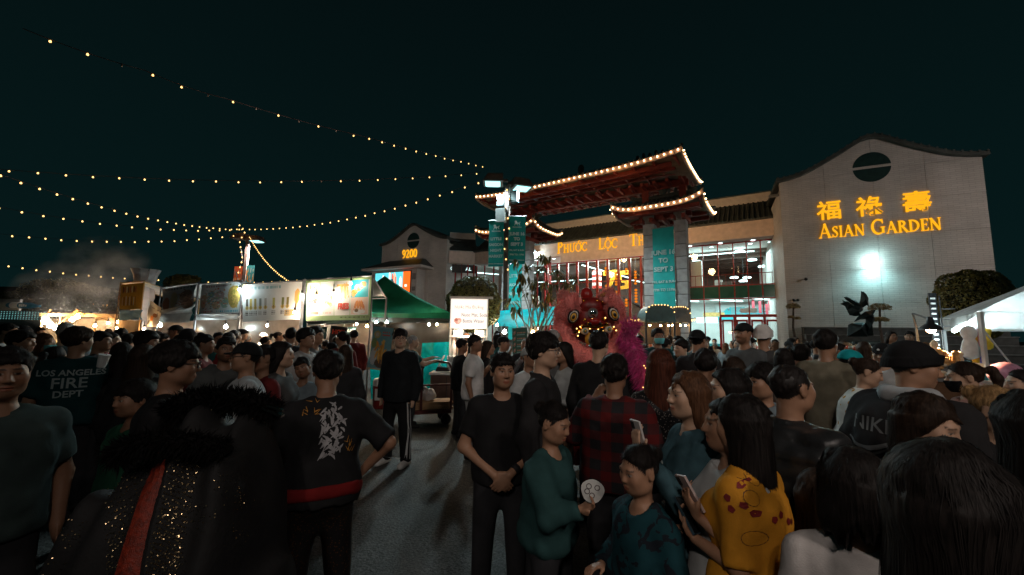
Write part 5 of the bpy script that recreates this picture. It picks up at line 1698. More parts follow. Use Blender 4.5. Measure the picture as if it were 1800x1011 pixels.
# counter with till and tray
k0,k1=W3(757,655,9.8),W3(806,655,9.8)
ct=thing("brown_counter","brown panelled counter at the green tent's right corner","counter",((k0.x+k1.x)/2,9.8,0))
hw2=(k1.x-k0.x)/2
MB().box((-hw2,0,0.03),(hw2,0.7,k0.z-0.05)).build("cabinet",mat("brown_laminate",(0.10,0.055,0.04),0.5,0.3,5),ct)
MB().box((-hw2-0.03,-0.04,k0.z-0.049),(hw2+0.03,0.72,k0.z)).build("top",WHITE_WALL,ct)
MB().box((0.05,-0.012,0.1),(0.065,-0.002,k0.z-0.1)).build("seam",BLACK,ct)
till=thing("cash_register","white tablet till on the brown counter beside jars","till",W3(778,652,9.95))
MB().prism([(-0.16,0),(0.18,0),(0.16,0.08),(-0.12,0.10)],-0.1,0.15).build("base",BLACK,till)
MB().bar((-0.10,0,0.12),(0.02,0,0.36),0.24,0.02).build("screen",WHITE_WALL,till)
jr=thing("glass_jar","clear tub beside the till on the brown counter","jar",W3(794,652,9.95))
MB().lathe([(0.11,0),(0.13,0.3),(0.12,0.32)],14).build("tub",mat("clear_tub",(0.5,0.55,0.55),0.15),jr)
MB().lathe([(0.125,0.33),(0.125,0.36),(0.0,0.37)],14).build("lid",WHITE_WALL,jr)
# platform cart
cz0=W3(748,742,7.9)
cart=thing("platform_cart","dark red platform cart with an arched handle loaded with boxes","cart",(cz0.x,7.9,0),R(18))
CARTM=mat("cart_red",(0.10,0.018,0.015),0.5,0.3,5)
MB().box((-0.45,-0.25,0.22),(0.45,0.35,0.28)).build("deck",CARTM,cart)
MB().tube([(0.16-0.28,-0.22,0.28),(0.16-0.28,-0.22,1.05),(0.16-0.22,-0.22,1.16),(0.16,-0.22,1.19),(0.38,-0.22,1.16),(0.44,-0.22,1.05),(0.44,-0.22,0.28)],0.024,8).build("handle",mat("cart_steel",(0.10,0.035,0.03),0.35,metal=0.4),cart)
MB().bar((-0.12,-0.22,0.75),(0.44,-0.22,0.75),0.03).build("crossbar",CARTM,cart)
for x,y in ((-0.36,-0.18),(0.36,-0.18),(-0.36,0.28),(0.36,0.28)):
 MB().lathe([(0.1,-0.022),(0.1,0.022)],14,M=Matrix.Translation((x,y,0.1))@Matrix.Rotation(R(90),4,"X")).box((x-0.03,y-0.03,0.12),(x+0.03,y+0.03,0.219)).build("wheel",BLACK,cart)
bxs=thing("flat_boxes","flattened cardboard boxes stacked on the red platform cart","boxes",(cz0.x,7.93,0.283),R(18))
for k in range(4):
 MB().box((-0.36+rp.uniform(-0.05,0.05),-0.18,0.035*k),(0.40+rp.uniform(-0.05,0.1),0.28,0.035*k+0.03)).build("box",mat("cardboard",(0.42,0.26,0.13),0.8,0.2,6),bxs)
bag=thing("plastic_bags","white plastic bags piled on the cardboard of the platform cart","bag",(cz0.x-0.12,7.98,0.43),0)
for k,(x,y,z,r_) in enumerate(((-0.14,0,0.10,0.16),(0.12,0.04,0.09,0.15),(0.0,-0.05,0.2,0.13))):
 me_=MB().ball((x,y,z),r_,16,12,sc=(1.1,0.9,0.8))
 me_.v=[(a+0.02*math.sin(40*b_+3*k),b_+0.02*math.sin(37*c_),c_+0.02*math.sin(43*a)) for a,b_,c_ in me_.v]
 me_.build("bag",mat("white_plastic",(0.75,0.72,0.7),0.35,0.05),bag,smooth=True)
ck=thing("drink_cooler","red and white drinks cooler on the ground beside the teal tarp","cooler",(W3(672,705,9.4).x,9.4,0))
MB().lathe([(0.2,0.0),(0.22,0.5)],16).build("body",mat("cooler_red",(0.30,0.03,0.025),0.4),ck)
MB().lathe([(0.225,0.50),(0.225,0.62),(0.2,0.66),(0.0,0.67)],16).build("lid",WHITE_WALL,ck)
MB().box((-0.1,-0.25,0.2),(0.1,-0.22,0.45)).build("label",WHITE_WALL,ck)
# signs in the fries stall
for lab,body,px,py,w in (("teal order here sign hanging in the fries stall","ORDER",561,585,0.42),("teal pick-up here sign hanging in the fries stall","PICK-UP",612,585,0.42)):
 p=W3(px,py,10.6)
 s_=thing("hanging_sign",lab,"sign",p,R(-12),"small teal signs in the fries stall")
 MB().box((-w/2,0,-0.15),(w/2,0.02,0.15)).build("board",mat("sign_dark_teal",(0.02,0.06,0.065),0.5),s_)
 lettering("lettering",body,0.11,INK,s_,(0,-0.006,0.02),bold=0.005)
 lettering("lettering","HERE",0.08,INK,s_,(0,-0.006,-0.09),bold=0.003)
 for dx in (-0.15,0.15):
  MB().tube([(dx,0.01,0.15),(dx*0.5,0.01,0.45)],0.004,4).build("cord",WHITE_WALL,s_)
s_=thing("black_board","tilted black board with red lettering hanging in the fries stall","sign",W3(594,589,10.2),R(-12))
s_.rotation_euler=(0,R(5),R(-12))
MB().box((-0.24,0,-0.22),(0.24,0.025,0.22)).build("board",BLACK,s_)
lettering("lettering","HOT",0.16,mat("red_ink",(0.65,0.06,0.03),0.6),s_,(0,-0.006,0.02),bold=0.008)
lettering("lettering","DOG",0.06,INK2,s_,(0,-0.006,-0.12))
# drinks kiosk with its lit sign
n0,n1=W3(792,524,10.3),W3(858,531,10.3)
kk=thing("drinks_kiosk","drinks kiosk with a glowing white menu sign on two posts","kiosk",((n0.x+n1.x)/2,10.3,0))
xw=(n1.x-n0.x)/2
zt_,zb_=n0.z,W3(825,578,10.3).z
MB().box((-xw,0,zb_),(xw,0.12,zt_)).build("sign_box",WHITE_WALL,kk)
opsN=[("r",(0,0,1,1),(1.0,0.86,0.74)),("r",(0.02,0.03,0.98,0.97),(1.0,0.90,0.80)),("e",(0.2,0.24,0.10,0.10),(0.75,0.35,0.25)),("e",(0.17,0.27,0.04,0.05),(0.5,0.15,0.1)),("e",(0.23,0.22,0.04,0.06),(0.9,0.6,0.45))]
raster("sign_face",2*xw-0.03,zt_-zb_-0.04,40,30,painter(WHT,opsN),emit("lit_menu_face",(1,1,1),1.25,attr="print"),kk,(0,-0.006,zb_+0.02))
FADED=emit("faded_print",(0.75,0.52,0.38),1.0)
DKPR=emit("dark_print",(0.20,0.12,0.09),1.0)
lettering("lettering","Nước Mía Đường",0.115,FADED,kk,(0,-0.012,zb_+(zt_-zb_)*0.66),squash=0.9)
lettering("lettering","Nuoc Mat, Soda",0.125,DKPR,kk,(0.14,-0.012,zb_+(zt_-zb_)*0.40),squash=0.82)
lettering("lettering","Bottle Water",0.125,DKPR,kk,(0.12,-0.012,zb_+(zt_-zb_)*0.20),squash=0.82)
MB().box((-xw-0.02,-0.02,zt_+0.002),(xw+0.12,0.14,zt_+0.05)).build("sign_cap",PALE,kk)
for x in (-xw+0.02,xw-0.02):
 MB().box((x-0.02,0.03,0),(x+0.02,0.07,zb_)).build("post",PALE,kk)
MB().box((-xw,0.0,zb_-0.22),(xw,0.3,zb_-0.18)).build("shelf",WHITE_WALL,kk)
for x in (-0.28,0.28):
 MB().box((x-0.12,0.05,zb_-0.179),(x+0.12,0.2,zb_-0.03)).build("carton",WHITE_WALL,kk)
for k in range(7):
 x=-xw+0.1+k*(2*xw-0.2)/6
 MB().lathe([(0.02,-0.62),(0.06,-0.5),(0.075,-0.3),(0.04,-0.12),(0.01,-0.02)],8,M=Matrix.Translation((x,0.15,zb_-0.22))).build("hanging_cup",mat("cup_%d"%(k%2),((0.7,0.6,0.55),(0.6,0.35,0.25))[k%2],0.5),kk)
MB().box((-xw,0.1,0.05),(xw,0.7,1.0)).build("counter",mat("kiosk_white",(0.4,0.38,0.36),0.6),kk)
lamp("POINT","kiosk_light",(0,-0.15,zb_-0.1),W1,45,kk,0.1)
# green menu board, teal awning behind the tree, spot lamps near it
opsM=[("r",(0,0,1,1),(0.16,0.28,0.25)),("r",(0.04,0.02,0.96,0.97),(0.05,0.13,0.09))]
for k in range(5):
 z=0.84-k*0.18
 opsM+=[("e",(0.16,z,0.09,0.055,0.5),(0.4,0.2,0.14)),("e",(0.14,z+0.02,0.04,0.025,0.4),(0.5,0.45,0.4)),("t",(0.3,z-0.02,0.9,z+0.02,55),(0.5,0.25,0.16)),("r",(0.3,z-0.07,0.85,z-0.045),(0.2,0.36,0.32))]
hung("menu_board","green menu board with dish pictures standing under the drooping tree","sign",((900,577),(927,575),(927,632),(901,634)),(8.4,8.4,8.4,8.4),painter(WHT,opsM),nx=30,nz=50,wr=0.002,seed=3)
aw=thing("teal_awning","sagging teal awning behind the drooping tree","awning",(W3(935,560,14.5).x,14.5,0))
def ap(px,py,Y):
 return W3(px,py,Y)-aw.location
sheet("canopy",[ap(880,548,16.0),ap(1000,536,16.0),ap(985,572,14.0),ap(868,574,14.0)],None,TEALT,aw,24,10,0.06,8)
for px in (872,985):
 MB().tube([ap(px,573,14.0),Vector((ap(px,573,14.0).x,ap(px,573,14.0).y,0))],0.025,6).build("post",POLE,aw)
 MB().tube([ap(px+12,545,16.0),Vector((ap(px+12,545,16.0).x,ap(px+12,545,16.0).y,0))],0.025,6).build("post",POLE,aw)
for lab,px,py,Y,m,col,pw,r in (
 ("cyan spotlight glaring behind the phone caller near the menu board",887,583,12.5,COOLB,(0.3,0.95,1.0),60,0.10),
 ("amber bulb right of the green menu board",937,584,13.0,HOTW,W2,50,0.09),
 ("amber bulb under the teal awning beside the pink lion",946,577,14.5,HOTW,W2,40,0.06),
 ("round white lamp under the teal awning's left end",874,571,13.6,HOT,W1,25,0.07),
 ("amber bulb at the lit poster right of the pink lion",1085,571,11.5,HOTW,(1,.72,.45),60,0.13),
 ("small amber bulb low on the lit poster's frame",1106,573,12.0,HOTW,W2,20,0.05)):
 stall_bulb(lab,px,py,Y,m,col,pw,r,group="bare bulbs deeper in the market")
opsL=[("r",(0,0,1,1),(0.7,0.4,0.2)),("r",(0.05,0.7,0.95,0.97),(0.2,0.08,0.06)),("e",(0.5,0.4,0.3,0.2),(0.8,0.6,0.3)),("t",(0.1,0.8,0.9,0.88,40),(0.6,0.5,0.5))]
hung("lit_poster","warm lit menu poster on a stand right of the pink lion","poster",((1089,562),(1112,561),(1109,592),(1088,594)),(12.2,12.2,12.2,12.2),painter(WHT,opsL),nx=20,nz=26,wr=0.002,seed=4)
# domed food carts under the gate
DG=mat("cart_dark_green",(0.012,0.05,0.045),0.35,0.3,5)
def food_cart(label,px0,px1,py_top,Y,dm,lit):
 a,b=W3(px0,556,Y),W3(px1,556,Y)
 hw=(b.x-a.x)/2
 t=thing("food_cart",label,"food cart",((a.x+b.x)/2,Y,0),R(-8),"domed food carts by the gate columns")
 zt=W3((px0+px1)/2,py_top,Y).z
 zb=zt-0.62
 def fn(u,v):
  x=(u*2-1)
  z=zb+(zt-zb)*(1-abs(x)**4)**0.5
  return (x*hw,-0.8+1.6*v,z)
 MB().grid(fn,24,4).build("roof",dm,t,smooth=True)
 pts=[(hw*(2*k/20-1),zb+(zt-zb)*max(0,1-abs(2*k/20-1)**4)**0.5) for k in range(21)]
 for yy in (-0.79,0.79):
  MB().prism([(x,z-0.01) for x,z in pts],yy-0.01,yy+0.01).build("gable_board",dm,t)
 for x in (-hw+0.05,hw-0.05):
  for y in (-0.74,0.74):
   MB().box((x-0.03,y-0.03,0.1),(x+0.03,y+0.03,zb)).build("post",BLACK,t)
 MB().box((-hw+0.02,-0.75,0.12),(hw-0.02,0.75,1.05)).build("counter",dm,t)
 MB().box((-hw+0.02,0.70,1.05),(hw-0.02,0.74,zb)).build("back_panel",mat("cart_back",(0.05,0.035,0.03),0.5,0.3,4),t)
 for k in range(1,20,2):
  x,z=pts[k]
  o=MB().ball((0,0,0),1,8,6).build("rim_bulb",BULB2,t,loc=(x,-0.82,z-0.01))
  o.scale=(0.022,)*3
 for k in range(8):
  r_=rp.uniform(0.06,0.14)
  x=-hw+0.2+k*(2*hw-0.4)/7
  MB().lathe([(r_,0),(r_*1.1,rp.uniform(0.15,0.4))],10).build("ware",mat("ware_%d"%(k%4),[(0.5,0.4,0.3),(0.4,0.12,0.06),(0.1,0.3,0.32),(0.6,0.6,0.58)][k%4],0.4),t,loc=(x,rp.uniform(-0.4,0.3),1.052))
 for x in (-hw*0.6,0.05,hw*0.6):
  o=MB().ball((0,0,0),1,10,8).build("bulb",HOTW,t,loc=(x,-0.6,zb-0.12))
  o.scale=(0.03,)*3
 lamp("POINT","cart_light",(0,-0.4,zb-0.2),W2,lit*0.35,t,0.1)
 for y in (-0.5,0.5):
  for x in (-hw*0.6,hw*0.6):
   MB().lathe([(0.12,-0.03),(0.12,0.03)],14,M=Matrix.Translation((x,y,0.12))@Matrix.Rotation(R(90),4,"X")).build("wheel",BLACK,t)
 return t
food_cart("dark green domed cart rimmed with bulbs before the right-hand gate columns",1127,1177,538,15.0,DG,90)
food_cart("smaller grey domed cart behind the bulb-rimmed one",1168,1204,541,16.6,mat("cart_grey",(0.16,0.17,0.17),0.5,0.2),120)
festoon("short row of amber bulbs hung beside the domed carts",[W3(1104,560,15.5),W3(1126,559,15.5)],0.05,4,0.06)
festoon("short row of amber bulbs on the far side of the grey domed cart",[W3(1203,557,16.0),W3(1224,559,16.0)],0.05,5,0.05)
# ------------------------------------------------------------------ white tent with the toy and snack table (right)
wt=thing("white_tent","white pop-up canopy over the snack and toy table at the right","tent",(W3(1722,577,6.0).x,6.0,0))
def wp(px,py,Y):
 return W3(px,py,Y)-wt.location
A_,B_=wp(1722,548,6.0),wp(1659,553,7.9)
dA=(B_-A_)
dA.z=0
Cx=Vector((dA.y,-dA.x,0)).normalized()*2.9
if Cx.x<0:
 Cx=-Cx
A_=Vector((A_.x,A_.y,A_.z))
L_=2.6
d1=dA.normalized()*L_
ez_=A_.z
cs4=[A_,A_+Cx,A_+Cx+d1,A_+d1]
peak=A_+Cx/2+d1/2+Vector((0,0,0.85))
for i in range(4):
 a,b=cs4[i],cs4[(i+1)%4]
 def fn(u,v,a=a,b=b):
  p=a.lerp(b,u).lerp(peak,v)
  return tuple(p+Vector((0,0,-0.12*math.sin(math.pi*v)*(1-abs(2*u-1))-0.04*math.sin(math.pi*u)*(1-v)+0.01*math.sin(u*25+v*9))))
 MB().grid(fn,16,12).build("canopy",WHITET,wt,smooth=True)
 n_=(b-a).cross(Vector((0,0,1))).normalized()
 def fv(u,v,a=a,b=b,n_=n_):
  return tuple(a.lerp(b,u)+Vector((0,0,-0.26*v-0.04*math.sin(math.pi*u)*(1-v)))+n_*(0.02+0.012*math.sin(u*23)*(0.4+v)))
 MB().grid(fv,24,4).build("valance",WHITET,wt,smooth=True)
WPOL=mat("white_pole",(0.6,0.6,0.6),0.35,0.05)
for p in cs4:
 MB().box((p.x-0.024,p.y-0.024,0),(p.x+0.024,p.y+0.024,p.z)).build("post",WPOL,wt)
MB().tube([A_+Vector((0.03,0,-0.28)),A_+Vector((0.28,-0.1,-0.8)),A_+Vector((0.62,-0.25,-1.35))],0.012,6).build("guy_cord",WPOL,wt)
tl=thing("tube_light","glaring white tube light along the white canopy's left edge","light",(0,0,0))
p_,q_=W3(1677,582,7.0),W3(1722,561,6.1)
tl.location=p_
MB().tube([(0,0,0),q_-p_],0.03,8).build("tube",emit("lit_tube",(0.75,1.0,1.0),40.0),tl)
MB().tube([Vector((0,0.02,0.04)),q_-p_+Vector((0,0.02,0.04))],0.02,6).build("holder",WPOL,tl)
for k in (0.2,0.5,0.8):
 lamp("POINT","tube_glow",(q_-p_)*k+Vector((-0.02,-0.02,-0.08)),C1,55,tl,0.06)
 # table
tb0,tb1=W3(1612,690,5.2),W3(1765,690,5.2)
TZ=0.93
tab=thing("snack_table","long cloth-covered table of snacks and toys under the white canopy","table",((tb0.x+tb1.x)/2,5.9,0),R(-6))
hw3=(tb1.x-tb0.x)/2+0.25
MB().box((-hw3,-0.75,TZ-0.04),(hw3,0.75,TZ)).build("top",WHITE_WALL,tab)
MB().box((-hw3,-0.76,0.05),(hw3,-0.751,TZ-0.04)).build("cloth",mat("table_cloth",(0.03,0.25,0.3),0.7),tab)
for x in (-hw3+0.06,hw3-0.06):
 for y in (-0.68,0.68):
  MB().box((x-0.025,y-0.025,0),(x+0.025,y+0.025,TZ-0.04)).build("leg",GREYM,tab)
  # heat lamp
hl0=W3(1636,575,5.6)
hlp=thing("heat_lamp","black-shaded warm heat lamp hanging over the fried snacks","lamp",hl0)
MB().lathe([(0.13,-0.04),(0.11,0.0),(0.05,0.05),(0.03,0.14),(0.0,0.15)],18).build("shade",BLACK,hlp,smooth=True)
MB().ball((0,0,-0.03),0.055,12,8).build("bulb",emit("lit_heat_bulb",(1.0,0.62,0.28),60.0),hlp)
MB().tube([(0,0.02,0.12),(0.02,0.25,0.2),(0.1,0.3,0.0),(0.12,0.3,TZ-hl0.z)],0.015,6).build("arm",GREYM,hlp)
lamp("SPOT","heat_beam",(0,0,-0.1),(1.0,0.62,0.30),260,hlp,0.05,spot=R(150),blend=0.5)
# snacks: fried twists standing in a bucket and heaps in trays
FRY=mat("fried_snack",(0.62,0.33,0.12),0.55,0.4,20,0.3)
SUG=mat("sugared_snack",(0.75,0.6,0.42),0.6,0.2,20,0.3)
sk=thing("snack_stand","glowing stand of fried snacks and figurines under the heat lamp","food",(W3(1640,640,5.5).x,5.5,W3(1640,636,5.5).z),0)
MB().lathe([(0.30,-0.35),(0.34,-0.02),(0.36,0.0),(0.0,0.001)],18).build("tray",GREYM,sk)
for k in range(30):
 a,r_=rp.uniform(0,6.28),0.27*math.sqrt(rp.random())
 h=(0.44-r_*1.1)*rp.uniform(0.5,1.0)
 x,y=r_*math.cos(a),r_*math.sin(a)
 MB().lathe([(0.035,0.004),(0.045,h*0.3),(0.03,h*0.6),(0.042,h*0.8),(0.02,h*0.96),(0.0,h)],8,M=Matrix.Translation((x,y,0))@Matrix.Rotation(rp.uniform(-0.15,0.15),4,"Y")).build("snack",FRY if k%3 else SUG,sk,smooth=True)
for lab,px,py,Y in (("heap of golden fried snacks in a tray beside the beanie man's face",1628,664,5.0),("small heap of brown snacks in a clear box under the glowing stand",1652,650,5.3)):
 p=W3(px,py,Y)
 t=thing("snack_tray",lab,"food",p)
 MB().box((-0.22,-0.16,-0.03),(0.22,0.16,0.0)).build("tray",GREYM,t)
 MB().box((-0.2,-0.14,-(p.z-TZ)),(0.2,0.14,-0.031)).build("riser",mat("riser_brown",(0.12,0.06,0.03),0.7),t)
 for k in range(34):
  x,y=rp.uniform(-0.18,0.18),rp.uniform(-0.12,0.12)
  MB().ball((x,y,0.03+0.10*(1-abs(x)/0.2)*rp.random()),rp.uniform(0.025,0.04),7,5,sc=(1.4,1,0.8),M=Matrix.Rotation(rp.uniform(0,3),4,"Z")).build("snack",FRY if k%3 else SUG,t,smooth=True)
  # boxes and toys
for lab,px,py,Y,s,c_,c2 in (
 ("blue and orange carton on the snack table",1681,634,5.9,(0.22,0.16,0.13),(0.1,0.35,0.6),(0.7,0.3,0.08)),
 ("grey carton beside the blue one on the snack table",1705,638,5.9,(0.16,0.14,0.08),(0.4,0.38,0.36),(0.6,0.2,0.1)),
 ("teal carton behind the white canopy's pole",1748,652,6.0,(0.13,0.14,0.16),(0.03,0.4,0.5),(0.03,0.3,0.4)),
 ("flat aqua carton at the front of the toy display",1718,658,5.6,(0.34,0.14,0.06),(0.1,0.55,0.62),(0.6,0.6,0.6)),
 ("dark red carton right of the teal one",1770,655,6.1,(0.26,0.14,0.14),(0.25,0.05,0.03),(0.1,0.03,0.02))):
 p=W3(px,py,Y)
 t=thing("carton",lab,"box",(p.x,p.y,TZ+0.002),R(rp.uniform(-12,12)),"cartons on the snack table")
 h=max(0.1,p.z-TZ)
 MB().box((-s[0]/2-0.03,-s[1]/2,0),(s[0]/2+0.03,s[1]/2,h)).build("box",mat("carton_"+lab[:8].replace(" ","_"),c_,0.45,0.15,6),t)
 MB().box((-s[0]/2-0.031,-s[1]/2-0.003,h*0.35),(s[0]/2+0.031,-s[1]/2-0.0005,h*0.75)).build("label",mat("cartonlabel_"+lab[:8].replace(" ","_"),c2,0.45),t)
for lab,px,y0,y1,w,c_ in (
 ("white bagged toy hanging from the white canopy's edge",1708,572,632,0.13,(0.8,0.8,0.8)),
 ("yellow-orange toy hanging beside the canopy pole",1717,585,642,0.07,(0.85,0.42,0.03)),
 ("pink striped toy pack hanging right against the canopy pole",1726,575,632,0.055,(0.75,0.35,0.42)),
 ("yellow round-headed toy behind the canopy pole",1737,575,615,0.075,(0.8,0.5,0.04)),
 ("blue toy pack at the foot of the canopy pole",1728,624,648,0.10,(0.16,0.16,0.62))):
 p,q=W3(px,y1,6.12),W3(px,y0,6.12)
 t=thing("hanging_toy",lab,"toy",p,R(rp.uniform(-20,20)),"toys hung by the canopy pole")
 h=q.z-p.z
 mb=MB()
 mb.lathe([(0.3,0.0),(0.9,0.08),(1.0,0.3),(0.75,0.52),(0.6,0.6),(0.85,0.72),(0.9,0.85),(0.5,0.97),(0.05,1.0)],14,M=Matrix.Diagonal((w,w*0.5,h,1)))
 mb.build("toy",mat("toy_"+lab[:9].replace(" ","_"),c_,0.35,0.15,12),t,smooth=True)
 MB().tube([(0,0,h),(0,0,max(h+0.03,cs4[0].z+0.0-p.z-0.05))],0.004,4).build("cord",WPOL,t)
p=W3(1768,660,5.2)
t=thing("candy_bag","pink and white candy floss bag on the snack table's front","bag",(p.x,5.2,p.z-0.02))
MB().ball((0,0,0.04),0.2,14,10,sc=(1.1,0.6,0.75)).build("bag",mat("pink_bag",(0.75,0.35,0.5),0.35,0.3,7),t,smooth=True)
MB().ball((0.06,-0.1,0.0),0.1,10,8,sc=(1.2,0.5,0.5)).build("sweet",mat("peach",(0.8,0.45,0.25),0.5),t,smooth=True)
MB().box((-0.2,-0.1,-(p.z-0.95)),(0.2,0.1,-0.06)).build("stand",WHITE_WALL,t)
# clip rack: white pegs on a dark strip beside the tent
cr0=W3(1638,515,7.4)
rk=thing("clip_rack","tall dark strip of white clips standing beside the clipped bush","rack",(cr0.x,7.4,0))
MB().box((-0.06,0,0.8),(0.08,0.02,cr0.z)).build("strip",BLACK,rk)
for k in range(11):
 z=cr0.z-0.12-k*0.095
 MB().box((-0.05,-0.02,z),(0.03,-0.003,z+0.03)).build("clip",WHITE_WALL,rk)
MB().tube([(0.14,0.01,0.0),(0.14,0.01,cr0.z-0.05)],0.012,6).build("pole",BLACK,rk)
MB().box((0.0,0.0,0.0),(0.2,0.3,0.03)).build("foot",BLACK,rk)
for z in (cr0.z-0.3,cr0.z-0.5,cr0.z-0.62):
 MB().bar((0.14,0,z),(0.42,0.02,z+0.01),0.03,0.02).build("arm",GREYM,rk)
 # small snack cart between the caps
p=W3(1520,616,6.6)
t=thing("sweets_case","small case of red sweets among the crowd by the sculpture","food case",(p.x,6.6,0))
MB().box((-0.26,0,0.1),(0.26,0.4,p.z-0.1)).build("base",mat("case_red",(0.25,0.05,0.04),0.5),t)
for k in range(26):
 MB().ball((rp.uniform(-0.22,0.22),rp.uniform(0.02,0.3),p.z-0.08+rp.uniform(0,0.12)),0.035,7,5).build("sweet",mat("sweet_%d"%(k%3),[(0.5,0.06,0.03),(0.6,0.25,0.15),(0.3,0.25,0.22)][k%3],0.3),t,smooth=True)
MB().box((-0.27,-0.01,p.z-0.1),(0.27,0.0,p.z+0.16)).build("glass_front",GLASS,t)
# smoke drifting up from the grill
def smoke_mat():
 m,nt,b=_base("smoke")
 nt.nodes.remove(b)
 v=N(nt,"ShaderNodeVolumePrincipled")
 v.inputs["Color"].default_value=(0.8,0.8,0.8,1)
 tc=N(nt,"ShaderNodeTexCoord")
 ns=N(nt,"ShaderNodeTexNoise")
 ns.inputs["Scale"].default_value=2.2
 ns.inputs["Detail"].default_value=4
 nt.links.new(tc.outputs["Object"],ns.inputs["Vector"])
 ln=N(nt,"ShaderNodeVectorMath",operation="LENGTH")
 nt.links.new(tc.outputs["Object"],ln.inputs[0])
 mr=N(nt,"ShaderNodeMapRange")
 mr.inputs[1].default_value,mr.inputs[2].default_value,mr.inputs[3].default_value,mr.inputs[4].default_value=0.25,1.0,1.0,0.0
 nt.links.new(ln.outputs["Value"],mr.inputs[0])
 m2=N(nt,"ShaderNodeMapRange")
 m2.inputs[1].default_value,m2.inputs[2].default_value,m2.inputs[3].default_value,m2.inputs[4].default_value=0.42,0.75,0.0,SMOKE_D
 nt.links.new(ns.outputs[0],m2.inputs[0])
 mu=N(nt,"ShaderNodeMath",operation="MULTIPLY")
 nt.links.new(mr.outputs[0],mu.inputs[0])
 nt.links.new(m2.outputs[0],mu.inputs[1])
 nt.links.new(mu.outputs[0],v.inputs["Density"])
 nt.links.new(v.outputs[0],nt.nodes["Material Output"].inputs["Volume"])
 return m
SMOKE_D=0.9
SMK=smoke_mat()
for lab,px,py,Y,sc in (("thin grill smoke rising at the far left",130,520,16.5,(2.6,1.2,1.6)),("thin grill smoke drifting higher over the left crowd",185,470,17.5,(2.0,1.2,1.5))):
 o=MB().ball((0,0,0),1.0,16,10).build("smoke",SMK,None,loc=W3(px,py,Y),kind="stuff")
 o.scale=sc
 o["label"]=lab
